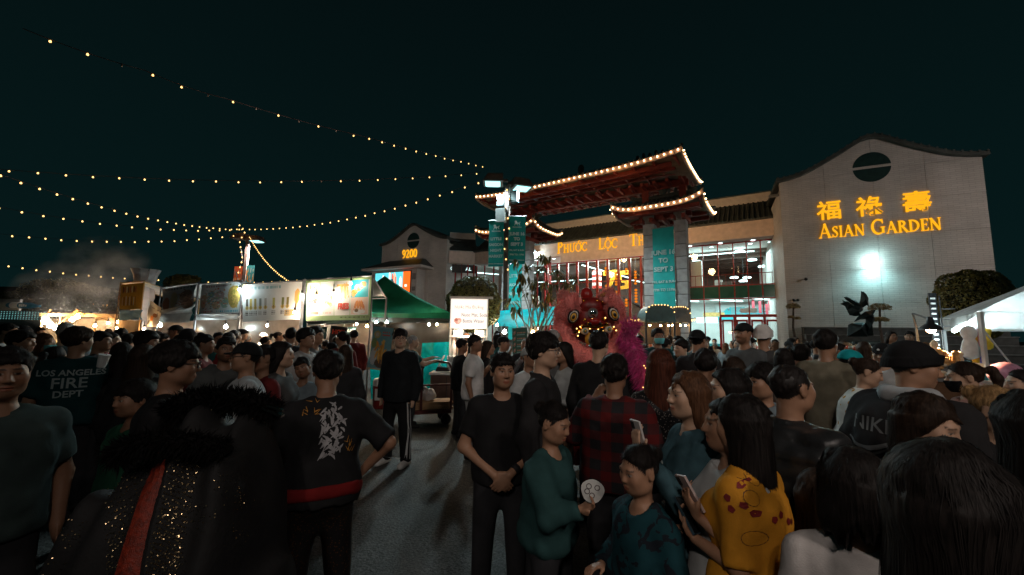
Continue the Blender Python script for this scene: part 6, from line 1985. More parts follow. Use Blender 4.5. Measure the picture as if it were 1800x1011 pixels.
 # ------------------------------------------------------------------ people: bodies, clothes and hair grown as smooth closed surfaces
from mathutils.bvhtree import BVHTree
def axis(lo,hi,base,refine=()):
 out,x=[lo],lo
 while x<hi:
  st=base
  for a,b,r_ in refine:
   if a-0.02<=x<=b+0.02:
    st=min(st,r_)
  x+=st
  out.append(x)
 return np.array(out,np.float32)
def smin(a,b,k):
 h=np.maximum(k-np.abs(a-b),0.0)/k
 return np.minimum(a,b)-h*h*k*0.25
def smax(a,b,k):
 return -smin(-a,-b,k)
class SDF:
 def __init__(s,xs,ys,zs):
  s.ax=(xs,ys,zs)
  s.D=np.full((len(xs),len(ys),len(zs)),0.5,np.float32)
 def sub(s,lo,hi):
  sl=[]
  for a,l,h in zip(s.ax,lo,hi):
   i,j=int(np.searchsorted(a,l)),int(np.searchsorted(a,h))
   if j-i<1:
    return None
   sl.append(slice(i,j))
  return tuple(sl)
 def op(s,fn,lo,hi,k=0.02,mode="u",pad=0.05):
  sl=s.sub([l-pad for l in lo],[h+pad for h in hi])
  if sl is None:
   return
  X=s.ax[0][sl[0]][:,None,None]
  Y=s.ax[1][sl[1]][None,:,None]
  Z=s.ax[2][sl[2]][None,None,:]
  d=fn(X,Y,Z)
  if mode=="u":
   s.D[sl]=smin(s.D[sl],d,k)
  elif mode=="s":
   s.D[sl]=smax(s.D[sl],-d,k)
  else :
   s.D[sl]=smax(s.D[sl],d,k)
 def cone(s,a,b,ra,rb,k=0.02,mode="u",flat=None,cut=False):
  a,b=np.array(a,float),np.array(b,float)
  ba=b-a
  L2=float(ba@ba)+1e-9
  R_=max(ra,rb)
  def fn(X,Y,Z):
   px,py,pz=X-a[0],Y-a[1],Z-a[2]
   t_=(px*ba[0]+py*ba[1]+pz*ba[2])/L2
   t=np.clip(t_,0,1)
   d=np.sqrt((px-t*ba[0])**2+(py-t*ba[1])**2+(pz-t*ba[2])**2)-(ra+(rb-ra)*t)
   if cut:
    d=np.maximum(d,(t_-1.0)*math.sqrt(L2))
   return d
  s.op(fn,np.minimum(a,b)-R_,np.maximum(a,b)+R_,k,mode)
 def ell(s,c,r,k=0.02,mode="u",M=None):
  c=np.array(c,float)
  R_=max(r)
  def fn(X,Y,Z):
   px,py,pz=X-c[0],Y-c[1],Z-c[2]
   if M is not None:
    px,py,pz=(M[0][0]*px+M[1][0]*py+M[2][0]*pz,M[0][1]*px+M[1][1]*py+M[2][1]*pz,M[0][2]*px+M[1][2]*py+M[2][2]*pz)
   return (np.sqrt((px/r[0])**2+(py/r[1])**2+(pz/r[2])**2)-1)*min(r)
  s.op(fn,c-R_,c+R_,k,mode)
 def mesh(s):
  """Naive surface nets: (vertices, quads)."""
  D=s.D
  ins=D<0
  nx,ny,nz=D.shape
  cy_,cz_=ny-1,nz-1
  acc_i,acc_p,quads=[],[],[]
  for ax in range(3):
   a=[slice(None)]*3
   b=[slice(None)]*3
   a[ax],b[ax]=slice(None,-1),slice(1,None)
   e=np.argwhere(ins[tuple(a)]!=ins[tuple(b)])
   if not len(e):
    continue
   e2=e.copy()
   e2[:,ax]+=1
   d0,d1=D[e[:,0],e[:,1],e[:,2]],D[e2[:,0],e2[:,1],e2[:,2]]
   t=d0/(d0-d1)
   P=np.stack([s.ax[i][e[:,i]] for i in range(3)],1).astype(np.float64)
   P[:,ax]+=t*(s.ax[ax][e2[:,ax]]-s.ax[ax][e[:,ax]])
   o1,o2=[(1,2),(2,0),(0,1)][ax]
   ok=(e[:,o1]>0)&(e[:,o2]>0)&(e[:,o1]<D.shape[o1]-1)&(e[:,o2]<D.shape[o2]-1)
   e,P,d0=e[ok],P[ok],d0[ok]
   ids=[]
   for u,v in ((-1,-1),(0,-1),(0,0),(-1,0)):
    c=e.copy()
    c[:,o1]+=u
    c[:,o2]+=v
    ids.append((c[:,0]*cy_+c[:,1])*cz_+c[:,2])
    acc_i.append(ids[-1])
    acc_p.append(P)
   q=np.stack(ids,1)
   f=d0>0
   q[f]=q[f][:,::-1]
   quads.append(q)
  I=np.concatenate(acc_i)
  P=np.concatenate(acc_p)
  Q=np.concatenate(quads)
  uq,inv=np.unique(I,return_inverse=True)
  cnt=np.bincount(inv)
  V=np.stack([np.bincount(inv,P[:,i])/cnt for i in range(3)],1)
  Qi=np.searchsorted(uq,Q)
  return V,Qi
def sdf_obj(f,name,m,parent,colors=None,attr="tint"):
 try:
  V,Q=f.mesh()
 except ValueError:
  return None
 me=np_mesh(name,V,Q,True)
 if colors is not None:
  c=np.ones((len(V),4),np.float32)
  c[:,:3]=colors(V)
  me.color_attributes.new(attr,"FLOAT_COLOR","POINT").data.foreach_set("color",c.ravel())
 me.materials.append(m)
 return link(name,me,parent)
SKIN=mat("skin",(1,1,1),rough=0.48,var=0.08,scale=25,bump=0.12,bscale=180,attr="tint",spec=0.35,dist=0.003)
def hair_mat(name,col,rough=0.6):
 key=("h",name)
 if key in _MC:
  return _MC[key]
 m,nt,b=_base(name)
 tc=N(nt,"ShaderNodeTexCoord")
 mp=N(nt,"ShaderNodeMapping")
 mp.inputs["Scale"].default_value=(110,110,7)
 nt.links.new(tc.outputs["Object"],mp.inputs[0])
 ns=N(nt,"ShaderNodeTexNoise")
 ns.inputs["Scale"].default_value=1.0
 ns.inputs["Detail"].default_value=4
 nt.links.new(mp.outputs[0],ns.inputs["Vector"])
 mr=N(nt,"ShaderNodeMapRange")
 mr.inputs[1].default_value,mr.inputs[2].default_value,mr.inputs[3].default_value,mr.inputs[4].default_value=0.3,0.7,0.45,1.6
 nt.links.new(ns.outputs[0],mr.inputs[0])
 vm=N(nt,"ShaderNodeVectorMath",operation="SCALE")
 vm.inputs[0].default_value=col
 nt.links.new(mr.outputs[0],vm.inputs["Scale"])
 nt.links.new(vm.outputs[0],b.inputs["Base Color"])
 b.inputs["Roughness"].default_value=rough
 b.inputs["Specular IOR Level"].default_value=0.16
 bp=N(nt,"ShaderNodeBump")
 bp.inputs["Strength"].default_value=0.5
 bp.inputs["Distance"].default_value=0.003
 nt.links.new(ns.outputs[0],bp.inputs["Height"])
 nt.links.new(bp.outputs[0],b.inputs["Normal"])
 _MC[key]=m
 return m
HAIRC={"black":hair_mat("hair_black",(0.014,0.011,0.010)),"dark":hair_mat("hair_dark_brown",(0.030,0.018,0.012)),"brown":hair_mat("hair_brown",(0.10,0.045,0.022)),
 "red":hair_mat("hair_reddish",(0.075,0.022,0.012)),"blond":hair_mat("hair_blond",(0.42,0.26,0.12)),"grey":hair_mat("hair_grey",(0.30,0.29,0.28))}
SKINS={"a":(0.43,0.245,0.16),"b":(0.36,0.195,0.12),"c":(0.27,0.14,0.085),"d":(0.50,0.31,0.21)}
def cloth_mat(name,col,var=0.22,rough=0.85,spec=0.1,pattern=None,c2=None,sheen=0.0):
 key=("c",name)
 if key in _MC:
  return _MC[key]
 m=mat("cloth_"+name,col,rough,var,9,0.35,220,spec=spec,sheen=sheen,dist=0.004)
 if pattern:
  nt=m.node_tree
  b=nt.nodes["Principled BSDF"]
  tc=N(nt,"ShaderNodeTexCoord")
  src=b.inputs["Base Color"].links[0].from_socket
  mx=N(nt,"ShaderNodeMix",data_type="RGBA")
  mx.inputs["B"].default_value=(*c2,1)
  nt.links.new(src,mx.inputs["A"])
  if pattern=="spots":
   v=N(nt,"ShaderNodeTexVoronoi")
   v.inputs["Scale"].default_value=17
   cr=N(nt,"ShaderNodeMath",operation="LESS_THAN")
   cr.inputs[1].default_value=0.30
   nt.links.new(tc.outputs["Object"],v.inputs["Vector"])
   nt.links.new(v.outputs["Distance"],cr.inputs[0])
   nt.links.new(cr.outputs[0],mx.inputs["Factor"])
  elif pattern=="plaid":
   sp=N(nt,"ShaderNodeSeparateXYZ")
   nt.links.new(tc.outputs["Object"],sp.inputs[0])
   outs=[]
   for ax,f in ((2,52),(0,44)):
    mu=N(nt,"ShaderNodeMath",operation="MULTIPLY")
    mu.inputs[1].default_value=f
    sn=N(nt,"ShaderNodeMath",operation="SINE")
    gt=N(nt,"ShaderNodeMath",operation="GREATER_THAN")
    gt.inputs[1].default_value=0.1
    nt.links.new(sp.outputs[ax],mu.inputs[0])
    nt.links.new(mu.outputs[0],sn.inputs[0])
    nt.links.new(sn.outputs[0],gt.inputs[0])
    outs.append(gt)
   ad=N(nt,"ShaderNodeMath",operation="ADD")
   nt.links.new(outs[0].outputs[0],ad.inputs[0])
   nt.links.new(outs[1].outputs[0],ad.inputs[1])
   dv=N(nt,"ShaderNodeMath",operation="MULTIPLY")
   dv.inputs[1].default_value=0.5
   nt.links.new(ad.outputs[0],dv.inputs[0])
   nt.links.new(dv.outputs[0],mx.inputs["Factor"])
  elif pattern=="camo":
   ns=N(nt,"ShaderNodeTexNoise")
   ns.inputs["Scale"].default_value=11
   ns.inputs["Distortion"].default_value=1.5
   gt=N(nt,"ShaderNodeMath",operation="GREATER_THAN")
   gt.inputs[1].default_value=0.52
   nt.links.new(tc.outputs["Object"],ns.inputs["Vector"])
   nt.links.new(ns.outputs[0],gt.inputs[0])
   nt.links.new(gt.outputs[0],mx.inputs["Factor"])
  elif pattern=="sequin":
   v=N(nt,"ShaderNodeTexVoronoi")
   v.inputs["Scale"].default_value=70
   nt.links.new(tc.outputs["Object"],v.inputs["Vector"])
   gt=N(nt,"ShaderNodeMath",operation="LESS_THAN")
   gt.inputs[1].default_value=0.25
   nt.links.new(v.outputs["Distance"],gt.inputs[0])
   nt.links.new(gt.outputs[0],mx.inputs["Factor"])
  nt.links.new(mx.outputs["Result"],b.inputs["Base Color"])
 _MC[key]=m
 return m
RES={0:dict(head=0.0060,xy=0.0145,z=0.0165,leg=0.08,hand=0.0064),1:dict(head=0.0100,xy=0.021,z=0.024,leg=0.10,hand=0.012),1.5:dict(head=0.0125,xy=0.024,z=0.027,leg=0.11,hand=0.016),2:dict(head=0.0155,xy=0.022,z=0.026,leg=0.06,hand=0.018)}
def rot3(yaw=0,pitch=0,roll=0):
 return np.array(Euler((pitch,roll,yaw),"XYZ").to_matrix())
class Body:
 """Skeleton of a standing figure, feet on z = 0, facing -y."""
 def __init__(s,H=1.7,sex="m",w=1.0,hs=None,yaw=0,pitch=0,tilt=0,lean=0,side=0,armL="down",armR="down",stance=0.1):
  s.H,s.sex,s.w=H,sex,w
  k=H/1.7
  s.k=k
  s.hs=hs or (0.5+0.5*k)
  s.zh=0.525*H
  s.hc0=H-0.125*s.hs
  s.zs=s.hc0-0.222*s.hs
  s.T=np.array(Euler((R(lean),R(side),0),"XYZ").to_matrix())
  s.piv=np.array([0,0,s.zh])
  sw={"m":0.170,"f":0.148,"c":0.142}[sex]*(0.45+0.55*k)*(0.6+0.4*w)
  s.sw=sw
  s.sh={sd:s.tp((sd*sw,0.012,s.zs-0.032*k)) for sd in (1,-1)}
  s.hc=s.tp((0,-0.012,s.hc0))
  s.neck=s.tp((0,0.012,s.zs+0.03*k))
  s.Rh=np.array((Matrix.Rotation(R(yaw),3,"Z")@Matrix.Rotation(R(pitch+lean*0.3),3,"X")@Matrix.Rotation(R(tilt),3,"Y")))
  s.arm={}
  s.hand={}
  for sd,a in ((1,armL),(-1,armR)):  # +x is the figure's own left
   sh=s.sh[sd]
   if isinstance(a,str):
    a={"down":((0.075,0.035,-0.285),(0.065,-0.03,-0.53),(0.0,-0.15,-1.0),(-1,0,0)),
     "bent":((0.085,0.03,-0.27),(0.0,-0.20,-0.30),(-0.3,-1,0.1),(-0.2,0.2,-1)),
     "clasp":((0.095,-0.01,-0.275),(-0.125,-0.175,-0.42),(-0.75,-0.15,-0.65),(0.2,1,0)),
     "phone":((0.06,-0.04,-0.28),(-0.04,-0.25,-0.14),(-0.2,-0.4,0.9),(-0.2,1,0.3)),
     "raise":((0.12,-0.12,-0.22),(0.0,-0.30,0.0),(-0.1,-0.35,0.95),(-0.5,-0.8,0)),
     "hip":((0.20,0.10,-0.22),(0.06,-0.04,-0.38),(-0.6,-0.4,-0.5),(-1,0.2,0)),
     "cross":((0.08,-0.02,-0.27),(-0.13,-0.20,-0.23),(-1,-0.1,0.0),(0,1,0)),
     "back":((0.10,0.09,-0.25),(0.0,0.10,-0.47),(-0.4,0.1,-0.9),(0,-1,0))}[a]
   e=sh+s.T@(np.array([sd*a[0][0],a[0][1],a[0][2]])*k)
   wv=sh+s.T@(np.array([sd*a[1][0],a[1][1],a[1][2]])*k)
   hd=s.T@np.array([sd*a[2][0],a[2][1],a[2][2]],float)
   hn=s.T@np.array([sd*a[3][0],a[3][1],a[3][2]],float)
   hd/=np.linalg.norm(hd)
   hn-=hd*(hn@hd)
   hn/=np.linalg.norm(hn)
   s.arm[sd]=(sh,e,wv)
   s.hand[sd]=(wv,hd,hn,a[4] if len(a)>4 else 0.35)
  s.leg={}
  for sd in (1,-1):
   hx=0.088*k*(0.7+0.3*w)
   s.leg[sd]=(np.array([sd*hx,0.0,s.zh-0.02]),np.array([sd*(hx+stance*0.25),-0.01,0.275*H]),np.array([sd*(hx+stance*0.4),0.02,0.05*k]))
  if sex=="f":
   s.prof=([0.44,0.50,0.55,0.62,0.70,0.76,0.80,0.835],[0.13,0.172,0.168,0.132,0.145,0.155,0.130,0.06],[0.10,0.122,0.118,0.095,0.112,0.110,0.080,0.05])
  elif sex=="c":
   s.prof=([0.43,0.49,0.55,0.62,0.69,0.74,0.78,0.82],[0.12,0.150,0.152,0.145,0.148,0.150,0.125,0.06],[0.10,0.115,0.115,0.112,0.112,0.105,0.08,0.05])
  else :
   s.prof=([0.44,0.50,0.55,0.62,0.70,0.77,0.81,0.845],[0.13,0.163,0.162,0.155,0.172,0.178,0.15,0.06],[0.10,0.115,0.118,0.115,0.122,0.115,0.088,0.05])
 def tp(s,p):
  return s.piv+s.T@(np.array(p,float)-s.piv)
 def bounds(s,pad=0.12):
  pts=[s.hc,s.hc+np.array([0,0,0.16])]+[p for v in s.arm.values() for p in v]+[h[0]+h[1]*0.2 for h in s.hand.values()]+[p for v in s.leg.values() for p in v]+[s.tp((0.2*s.k*s.w,0.15,s.zh)),s.tp((-0.2*s.k*s.w,-0.17,s.zh))]
  P=np.array(pts)
  lo,hi=P.min(0)-pad,P.max(0)+pad
  lo[2]=-0.03
  return lo,hi
 def torso(s,f,off=0.0,zlo=None,zhi=None,flare=0.0,k=0.03,yoff=0.0,nz=None,bust=True):
  H,kk=s.H,s.k
  zz=np.array(s.prof[0])*H
  # stretch the profile so that its top meets this figure's shoulder line
  zz=s.zh+(zz-s.zh)*np.where(zz>s.zh,(s.zs+0.05*kk-s.zh)/(zz[-1]-s.zh),1.0)
  A=np.array(s.prof[1])*(0.45+0.55*kk)*s.w
  B=np.array(s.prof[2])*(0.45+0.55*kk)*(0.4+0.6*s.w)
  z0=zz[0] if zlo is None else zlo
  z1=zz[-1] if zhi is None else zhi
  T,piv=s.T,s.piv
  def fn(X,Y,Z):
   px,py,pz=X-piv[0],Y-piv[1],Z-piv[2]
   lx=T[0,0]*px+T[1,0]*py+T[2,0]*pz
   ly=T[0,1]*px+T[1,1]*py+T[2,1]*pz
   lz=T[0,2]*px+T[1,2]*py+T[2,2]*pz+piv[2]
   a=np.interp(lz,zz,A)+off
   b=np.interp(lz,zz,B)+off
   if flare:
    fl_=flare*np.clip((s.zs-lz)/max(0.1,(s.zs-z0)),0,1)
    a,b=a+fl_,b+fl_
   r=(np.abs(lx/a)**2.3+np.abs((ly-0.01)/b)**2.3)**(1/2.3)
   d=(r-1)*np.minimum(a,b)
   if s.sex=="f" and bust:
    for sd in (1,-1):
     d=smin(d,np.sqrt((lx-sd*0.065*kk)**2+(ly+0.085*kk)**2+(lz-(s.zs-0.16*kk))**2)-0.062*kk-off,0.05)
   if nz is not None:
    d=d+nz(lx,ly,lz)
   d=np.maximum(d,np.maximum(lz-z1,z0-lz))
   return d
  lo,hi=s.bounds(0.06)
  f.op(fn,(lo[0],lo[1],min(z0,s.zh)-0.25),(hi[0],hi[1],hi[2]),k,"u")
 def head_local(s,X,Y,Z):
  c,Rh,h=s.hc,s.Rh,s.hs
  px,py,pz=X-c[0],Y-c[1],Z-c[2]
  return ((Rh[0,0]*px+Rh[1,0]*py+Rh[2,0]*pz)/h,(Rh[0,1]*px+Rh[1,1]*py+Rh[2,1]*pz)/h,(Rh[0,2]*px+Rh[1,2]*py+Rh[2,2]*pz)/h)
 def head_world(s,p):
  return s.hc+s.Rh@(np.array(p)*s.hs)
 def head_fn(s,X,Y,Z):
  x,y,z=s.head_local(X,Y,Z)
  ax=np.abs(x)
  def e(c,r):
   return (np.sqrt(((ax if c[0]>=0 and len(c)>3 else x)-c[0])**2/r[0]**2+(y-c[1])**2/r[1]**2+(z-c[2])**2/r[2]**2)-1)*min(r)
  def cap(a,b,ra,rb):
   a,b=np.array(a),np.array(b)
   ba=b-a
   t=np.clip(((x-a[0])*ba[0]+(y-a[1])*ba[1]+(z-a[2])*ba[2])/(ba@ba),0,1)
   return np.sqrt((x-a[0]-t*ba[0])**2+(y-a[1]-t*ba[1])**2+(z-a[2]-t*ba[2])**2)-(ra+(rb-ra)*t)
  kid=0.006 if s.sex=="c" else 0.0
  fw={"m":1.0,"f":0.94,"c":1.0}[s.sex]
  d=e((0,0.014,0.028),(0.077,0.096,0.086))
  d=smin(d,e((0,-0.028,-0.028),(0.063*fw,0.066,0.084)),0.03)
  d=smin(d,e((0,-0.052+kid,-0.088+kid),(0.034*fw,0.034,0.027)),0.034)
  d=smin(d,e((0.043,-0.060,-0.022,1),(0.024,0.022,0.026)),0.03)
  d=smin(d,e((0.048*fw,-0.012,-0.068,1),(0.02,0.034,0.024)),0.034)
  d=smax(d,-(np.sqrt((ax-0.031)**2/1.6+(y+0.099)**2+(z-0.006)**2)-0.0155),0.014)
  d=smin(d,np.sqrt((ax-0.0295)**2+(y+0.0755)**2+(z-0.005)**2)-0.0135,0.003)
  d=smin(d,cap((-0.036,-0.082,0.024),(0.036,-0.082,0.024),0.010,0.010),0.014)
  nl=0.0 if s.sex!="c" else 0.006
  d=smin(d,cap((0,-0.088,0.014),(0,-0.1075+nl,-0.026),0.0075,0.0115),0.012)
  d=smin(d,e((0.0115,-0.098+nl,-0.030,1),(0.0085,0.0095,0.008)),0.008)
  d=smin(d,e((0,-0.0885,-0.058),(0.022,0.0115,0.0062)),0.006)
  d=smin(d,e((0,-0.0865,-0.0685),(0.019,0.0115,0.0072)),0.006)
  d=smax(d,-e((0,-0.1,-0.0632),(0.023,0.012,0.0014)),0.003)
  d=smin(d,e((0.079,0.014,-0.006,1),(0.0095,0.0185,0.031)),0.008)
  d=smax(d,-e((0.0885,0.008,-0.006,1),(0.006,0.010,0.018)),0.005)
  return d*s.hs
 def hand_sdf(s,f,sd):
  w,d,n,curl=s.hand[sd]
  k=s.hs*(0.96 if s.sex!="f" else 0.9)*(0.85 if s.sex=="c" else 1.0)
  side=np.cross(d,n)
  # thumb on the side that fits this hand
  side=side*sd*-1.0
  pc=w+d*0.048*k
  M=np.stack([side,n,d],1)
  f.ell(pc,(0.040*k,0.0165*k,0.052*k),0.012,"u",M)
  for i,(o,L) in enumerate(((0.030,0.072),(0.010,0.082),(-0.010,0.076),(-0.029,0.060))):
   a=w+(d*0.088+side*o)*k
   u=d
   r_=0.0088*k
   p=a
   for j,fr in enumerate((0.45,0.32,0.25)):
    c=curl*(0.7+0.5*j)*(1+0.12*i)
    u=u+n*math.tan(min(1.2,c))
    u=u/np.linalg.norm(u)
    nn_=n-u*(n@u)
    q=p+u*L*fr*k
    f.cone(p,q,r_*(1-0.08*j),r_*(0.92-0.08*j),0.005)
    p=q
  a=w+(d*0.022+side*0.030)*k
  b=a+(d*0.030+side*0.026+n*0.010)*k
  c=b+(d*0.032+side*0.004+n*0.012*(1+curl))*k
  f.cone(a,b,0.0135*k,0.0105*k,0.012)
  f.cone(b,c,0.0105*k,0.0085*k,0.006)
 def limbs(s,f,arm_off=0.0):
  k=s.k*(0.75+0.25*s.w)
  fk=0.86 if s.sex!="m" else 1.0
  for sd in (1,-1):
   sh,e,w=s.arm[sd]
   f.cone(sh,e,0.052*k*fk,0.041*k*fk,0.035)
   f.cone(e,w,0.042*k*fk,0.027*k*fk,0.02)
   hip,kn,an=s.leg[sd]
   f.cone(hip,kn,0.085*k,0.056*k,0.05)
   f.cone(kn,an,0.056*k,0.037*k,0.025)
   f.cone(an+np.array([0,0.01,-0.01]),an+np.array([0.02*sd,-0.15*s.k,-0.02*s.k]),0.036*k,0.028*k,0.02)
 def axes(s,lod,lo=None,hi=None,hands=True,head=True,zk=1.0):
  r=RES[lod]
  l0,h0=s.bounds()
  lo=l0 if lo is None else np.maximum(l0,lo)
  hi=h0 if hi is None else np.minimum(h0,hi)
  ref=[[],[],[]]
  if head:
   for i in range(3):
    ref[i].append((s.hc[i]-0.115*s.hs,s.hc[i]+0.115*s.hs,r["head"]))
  if hands:
   for sd in (1,-1):
    w,d,n,c=s.hand[sd]
    if hands is True or sd in hands:
     m=w+d*0.09
     for i in range(3):
      ref[i].append((m[i]-0.10,m[i]+0.10,r["hand"]))
  xs=axis(lo[0],hi[0],r["xy"],ref[0])
  ys=axis(lo[1],hi[1],r["xy"],ref[1])
  zleg=0.46*s.H
  zs=axis(lo[2],hi[2],r["leg"],ref[2]+[(zleg,s.zs+0.02,r["z"]*zk),(s.zs-0.02,hi[2]+1,r["z"])])
  return xs,ys,zs
def wrinkle(seed,amp):
 r=np.random.default_rng(seed)
 ks=r.normal(size=(7,3))*np.array([14,14,9])
 ph=r.uniform(0,6.3,7)
 def nz(x,y,z):
  o=0
  for k_,p_ in zip(ks,ph):
   o=o+np.sin(k_[0]*x+k_[1]*y+k_[2]*z+p_)
  return o*(amp/3.0)
 return nz
def decal(shirt,me,m,name,loc,back=True,side=False,parent=None,off=0.004,rot=0.0,scale=1.0):
 """Lays a flat x, z print on a garment: each vertex is dropped onto the cloth from behind (or in front)."""
 b=BVHTree.FromPolygons([v.co for v in shirt.data.vertices],[p.vertices for p in shirt.data.polygons])
 me=me.copy()
 c_,s_=math.cos(rot),math.sin(rot)
 sgn=1.0 if back else -1.0
 last,miss=0.12*sgn,[]
 for v in me.vertices:
  x,z=v.co.x*scale,v.co.z*scale
  x,z=x*c_-z*s_,x*s_+z*c_
  X=loc[0]-x if back else loc[0]+x
  Z=loc[1]+z
  if side:
   h=b.ray_cast(Vector((1.0,loc[0]+x,Z)),Vector((-1,0,0)))
   miss.append(h[0] is None)
   v.co=(h[0].x+off,loc[0]+x,Z) if h[0] is not None else (0,0,Z)
   continue
  h=b.ray_cast(Vector((X,sgn*1.0,Z)),Vector((0,-sgn,0)))
  miss.append(h[0] is None or abs(h[0].y-last)>0.16)
  y=h[0].y if h[0] is not None else last
  v.co=(X,y+sgn*off,Z)
 bm=bmesh.new()
 bm.from_mesh(me)
 bmesh.ops.delete(bm,geom=[v for v,x in zip(list(bm.verts),miss) if x],context="VERTS")
 bm.to_mesh(me)
 bm.free()
 me.materials.clear()
 me.materials.append(m)
 return link(name,me,parent or shirt,kind="stuff" if name.endswith("print") else None)
def hair_build(B,kind,m,parent,lod,seed=0,length=0.32,fringe=0.0,vol=0.0):
 r=RES[lod]
 hs=B.hs
 lo=B.hc-np.array([0.24,0.24,0.20])*hs
 hi=B.hc+np.array([0.24,0.24,0.19])*hs
 longish=kind in ("long","bob","pony")
 down=np.array([0,0,-1.0])
 if longish:
  lo[2]=B.hc[2]-(length+0.2)*hs
  lo[:2]-=0.08
  hi[:2]+=0.08
 res=r["head"]*1.15
 xs,ys=axis(lo[0],hi[0],res),axis(lo[1],hi[1],res)
 zs=axis(lo[2],hi[2],res*1.6,[(B.hc[2]-0.1,hi[2],res)])
 f=SDF(xs,ys,zs)
 rr=np.random.default_rng(seed+5)
 ph=rr.uniform(0,6.3,8)
 def shell(X,Y,Z):
  x,y,z=B.head_local(X,Y,Z)
  v=vol
  d=(np.sqrt((x/(0.084+v))**2+((y-0.016)/(0.106+v))**2+((z-0.034)/(0.094+v))**2)-1)*(0.084+v)
  th=np.arctan2(x,y+0.02)
  clump=np.sin(th*17+ph[0]+9*z/0.1)+np.sin(th*29+ph[1]-5*z/0.1)+np.sin(x*170+ph[2])*np.sin(y*150+z*120+ph[3])
  d=d+0.0035*np.sin(x*62+ph[5])*np.sin(y*55+ph[6])*(1.0 if kind=="short" else 0.4)+0.003*np.sin(z*70+x*40+ph[7])
  d=d+clump*(0.0012 if kind in ("long","bob","pony","bun") else 0.0017)
  ax=np.abs(x)
  if kind=="buzz":
   zb=np.interp(y,[-0.13,-0.07,-0.045,-0.02,0.02,0.06,0.12],[0.070,0.064,0.030,-0.002,-0.012,-0.05,-0.058])
   d=d+0.007
  elif kind in ("long","bob"):
   zb=np.interp(y,[-0.13,-0.085,-0.065,-0.045,-0.03,0.12],[0.084-fringe,0.078-fringe,0.060-fringe*0.6,0.012,-0.10,-0.14])
  elif kind in ("bun","pony"):
   zb=np.interp(y,[-0.13,-0.075,-0.05,-0.02,0.01,0.05,0.12],[0.072-fringe,0.066-fringe,0.035,0.012,0.002,-0.052,-0.062])
   d=d+0.004
  else :
   zb=np.interp(y,[-0.13,-0.075,-0.05,-0.025,0.015,0.045,0.12],[0.066-fringe,0.058-fringe,0.028-fringe*0.4,-0.012,-0.018,-0.062,-0.074])
   zb=zb+0.007*np.sin(x*130+ph[4])+0.005*np.sin(x*260+ph[5])
  return smax(d,0.8*(zb-z),0.016)*hs
 f.op(shell,B.hc-0.17*hs,B.hc+0.17*hs,0.01)
 if kind in ("long","bob"):
  L=length+0.10
  hz0=B.hc[2]
  ca,sa=B.Rh[0,0],B.Rh[1,0]
  nrm_=math.hypot(ca,sa) or 1.0
  ca,sa=ca/nrm_,sa/nrm_
  def fall(X,Y,Z):
   px,py=(X-B.hc[0])/hs,(Y-B.hc[1])/hs
   x,y=px*ca+py*sa,-px*sa+py*ca
   u=np.clip((hz0+0.02*hs-Z)/(L*hs),0,1.2)
   wide=0.084+vol+(0.030 if kind=="long" else 0.008)*np.minimum(u,0.6)/0.6-0.035*np.clip(u-0.7,0,1)
   deep=0.100+vol-0.012*u
   yc=0.018+0.030*u
   th=np.arctan2(x,y)
   d=(np.sqrt((x/wide)**2+((y-yc)/deep)**2)-1)*np.minimum(wide,deep)
   yf=-0.055+0.085*np.clip(u*1.8,0,1)
   d=smax(d,yf-y,0.02)
   # hollow in front of the neck and under the chin
   d=smax(d,-((np.sqrt((x/0.058)**2+((y+0.055)/0.085)**2)-1)*0.06),0.015)
   d=d+0.0012*np.sin(th*41+ph[6]+3*np.sin(u*7+ph[5]))+0.0012*np.sin(th*73+ph[7]-4*u)
   zend=hz0-(L-0.045*np.abs(np.sin(th*2.5+ph[3]))-0.02*np.sin(th*13+ph[4])-0.014*np.sin(th*37+ph[2]))*hs
   return np.maximum(np.maximum(d*hs,zend-Z),Z-hz0-0.03*hs)
  f.op(fall,(B.hc[0]-0.2,B.hc[1]-0.2,hz0-L*hs-0.02),(B.hc[0]+0.2,B.hc[1]+0.25,hz0+0.04),0.03)
 if kind=="pony":
  p=[B.head_world(q) for q in ((0,0.11,0.045),(0,0.155,0.045),(0,0.17,-0.02))]
  p.append(p[2]+down*length*0.6+B.Rh@np.array([0,0.0,0]))
  for a,b,ra,rb in zip(p[:-1],p[1:],(0.018,0.03,0.032),(0.03,0.032,0.010)):
   f.cone(a,b,ra*hs,rb*hs,0.015)
 if kind=="bun":
  f.ell(B.head_world((0,0.115,0.055)),(0.042*hs,0.04*hs,0.04*hs),0.01)
 if lod<2 and kind in ("short","long","bob"):
 # tufts that break the outline: over the crown, along the hairline and at the ends
  nt_={0:60,1:34,1.5:20}[lod]
  rt=random.Random(seed+3)
  for i in range(nt_ if kind=="short" else nt_//3):
   a,e=rt.uniform(-3.1,3.1),rt.uniform(0.15,1.4)
   d_=np.array([math.sin(a)*math.cos(e),math.cos(a)*math.cos(e),math.sin(e)])
   p_=np.array([0,0.016,0.034])+d_*np.array([0.083,0.105,0.093])*(1+vol*8)
   t_=np.array([-math.sin(a+1.2)*0.5,-math.cos(a+1.2)*0.3,-0.5])+d_*0.55
   f.cone(B.head_world(p_),B.head_world(p_+t_*rt.uniform(0.02,0.045)),0.010*hs,0.003*hs,0.010)
  if kind=="short":
   for i in range(9 if lod==0 else 6):
    x_=-0.055+0.11*(i+rt.uniform(-0.3,0.3))/(8 if lod==0 else 5)
    y_=-0.080+5.5*x_*x_
    L_=rt.uniform(0.006,0.024)+fringe*0.6
    f.cone(B.head_world((x_,y_,0.072)),B.head_world((x_+rt.uniform(-0.012,0.012),y_-0.014,0.066-L_)),0.012*hs,0.004*hs,0.010)
 o=sdf_obj(f,"hair",m,parent)
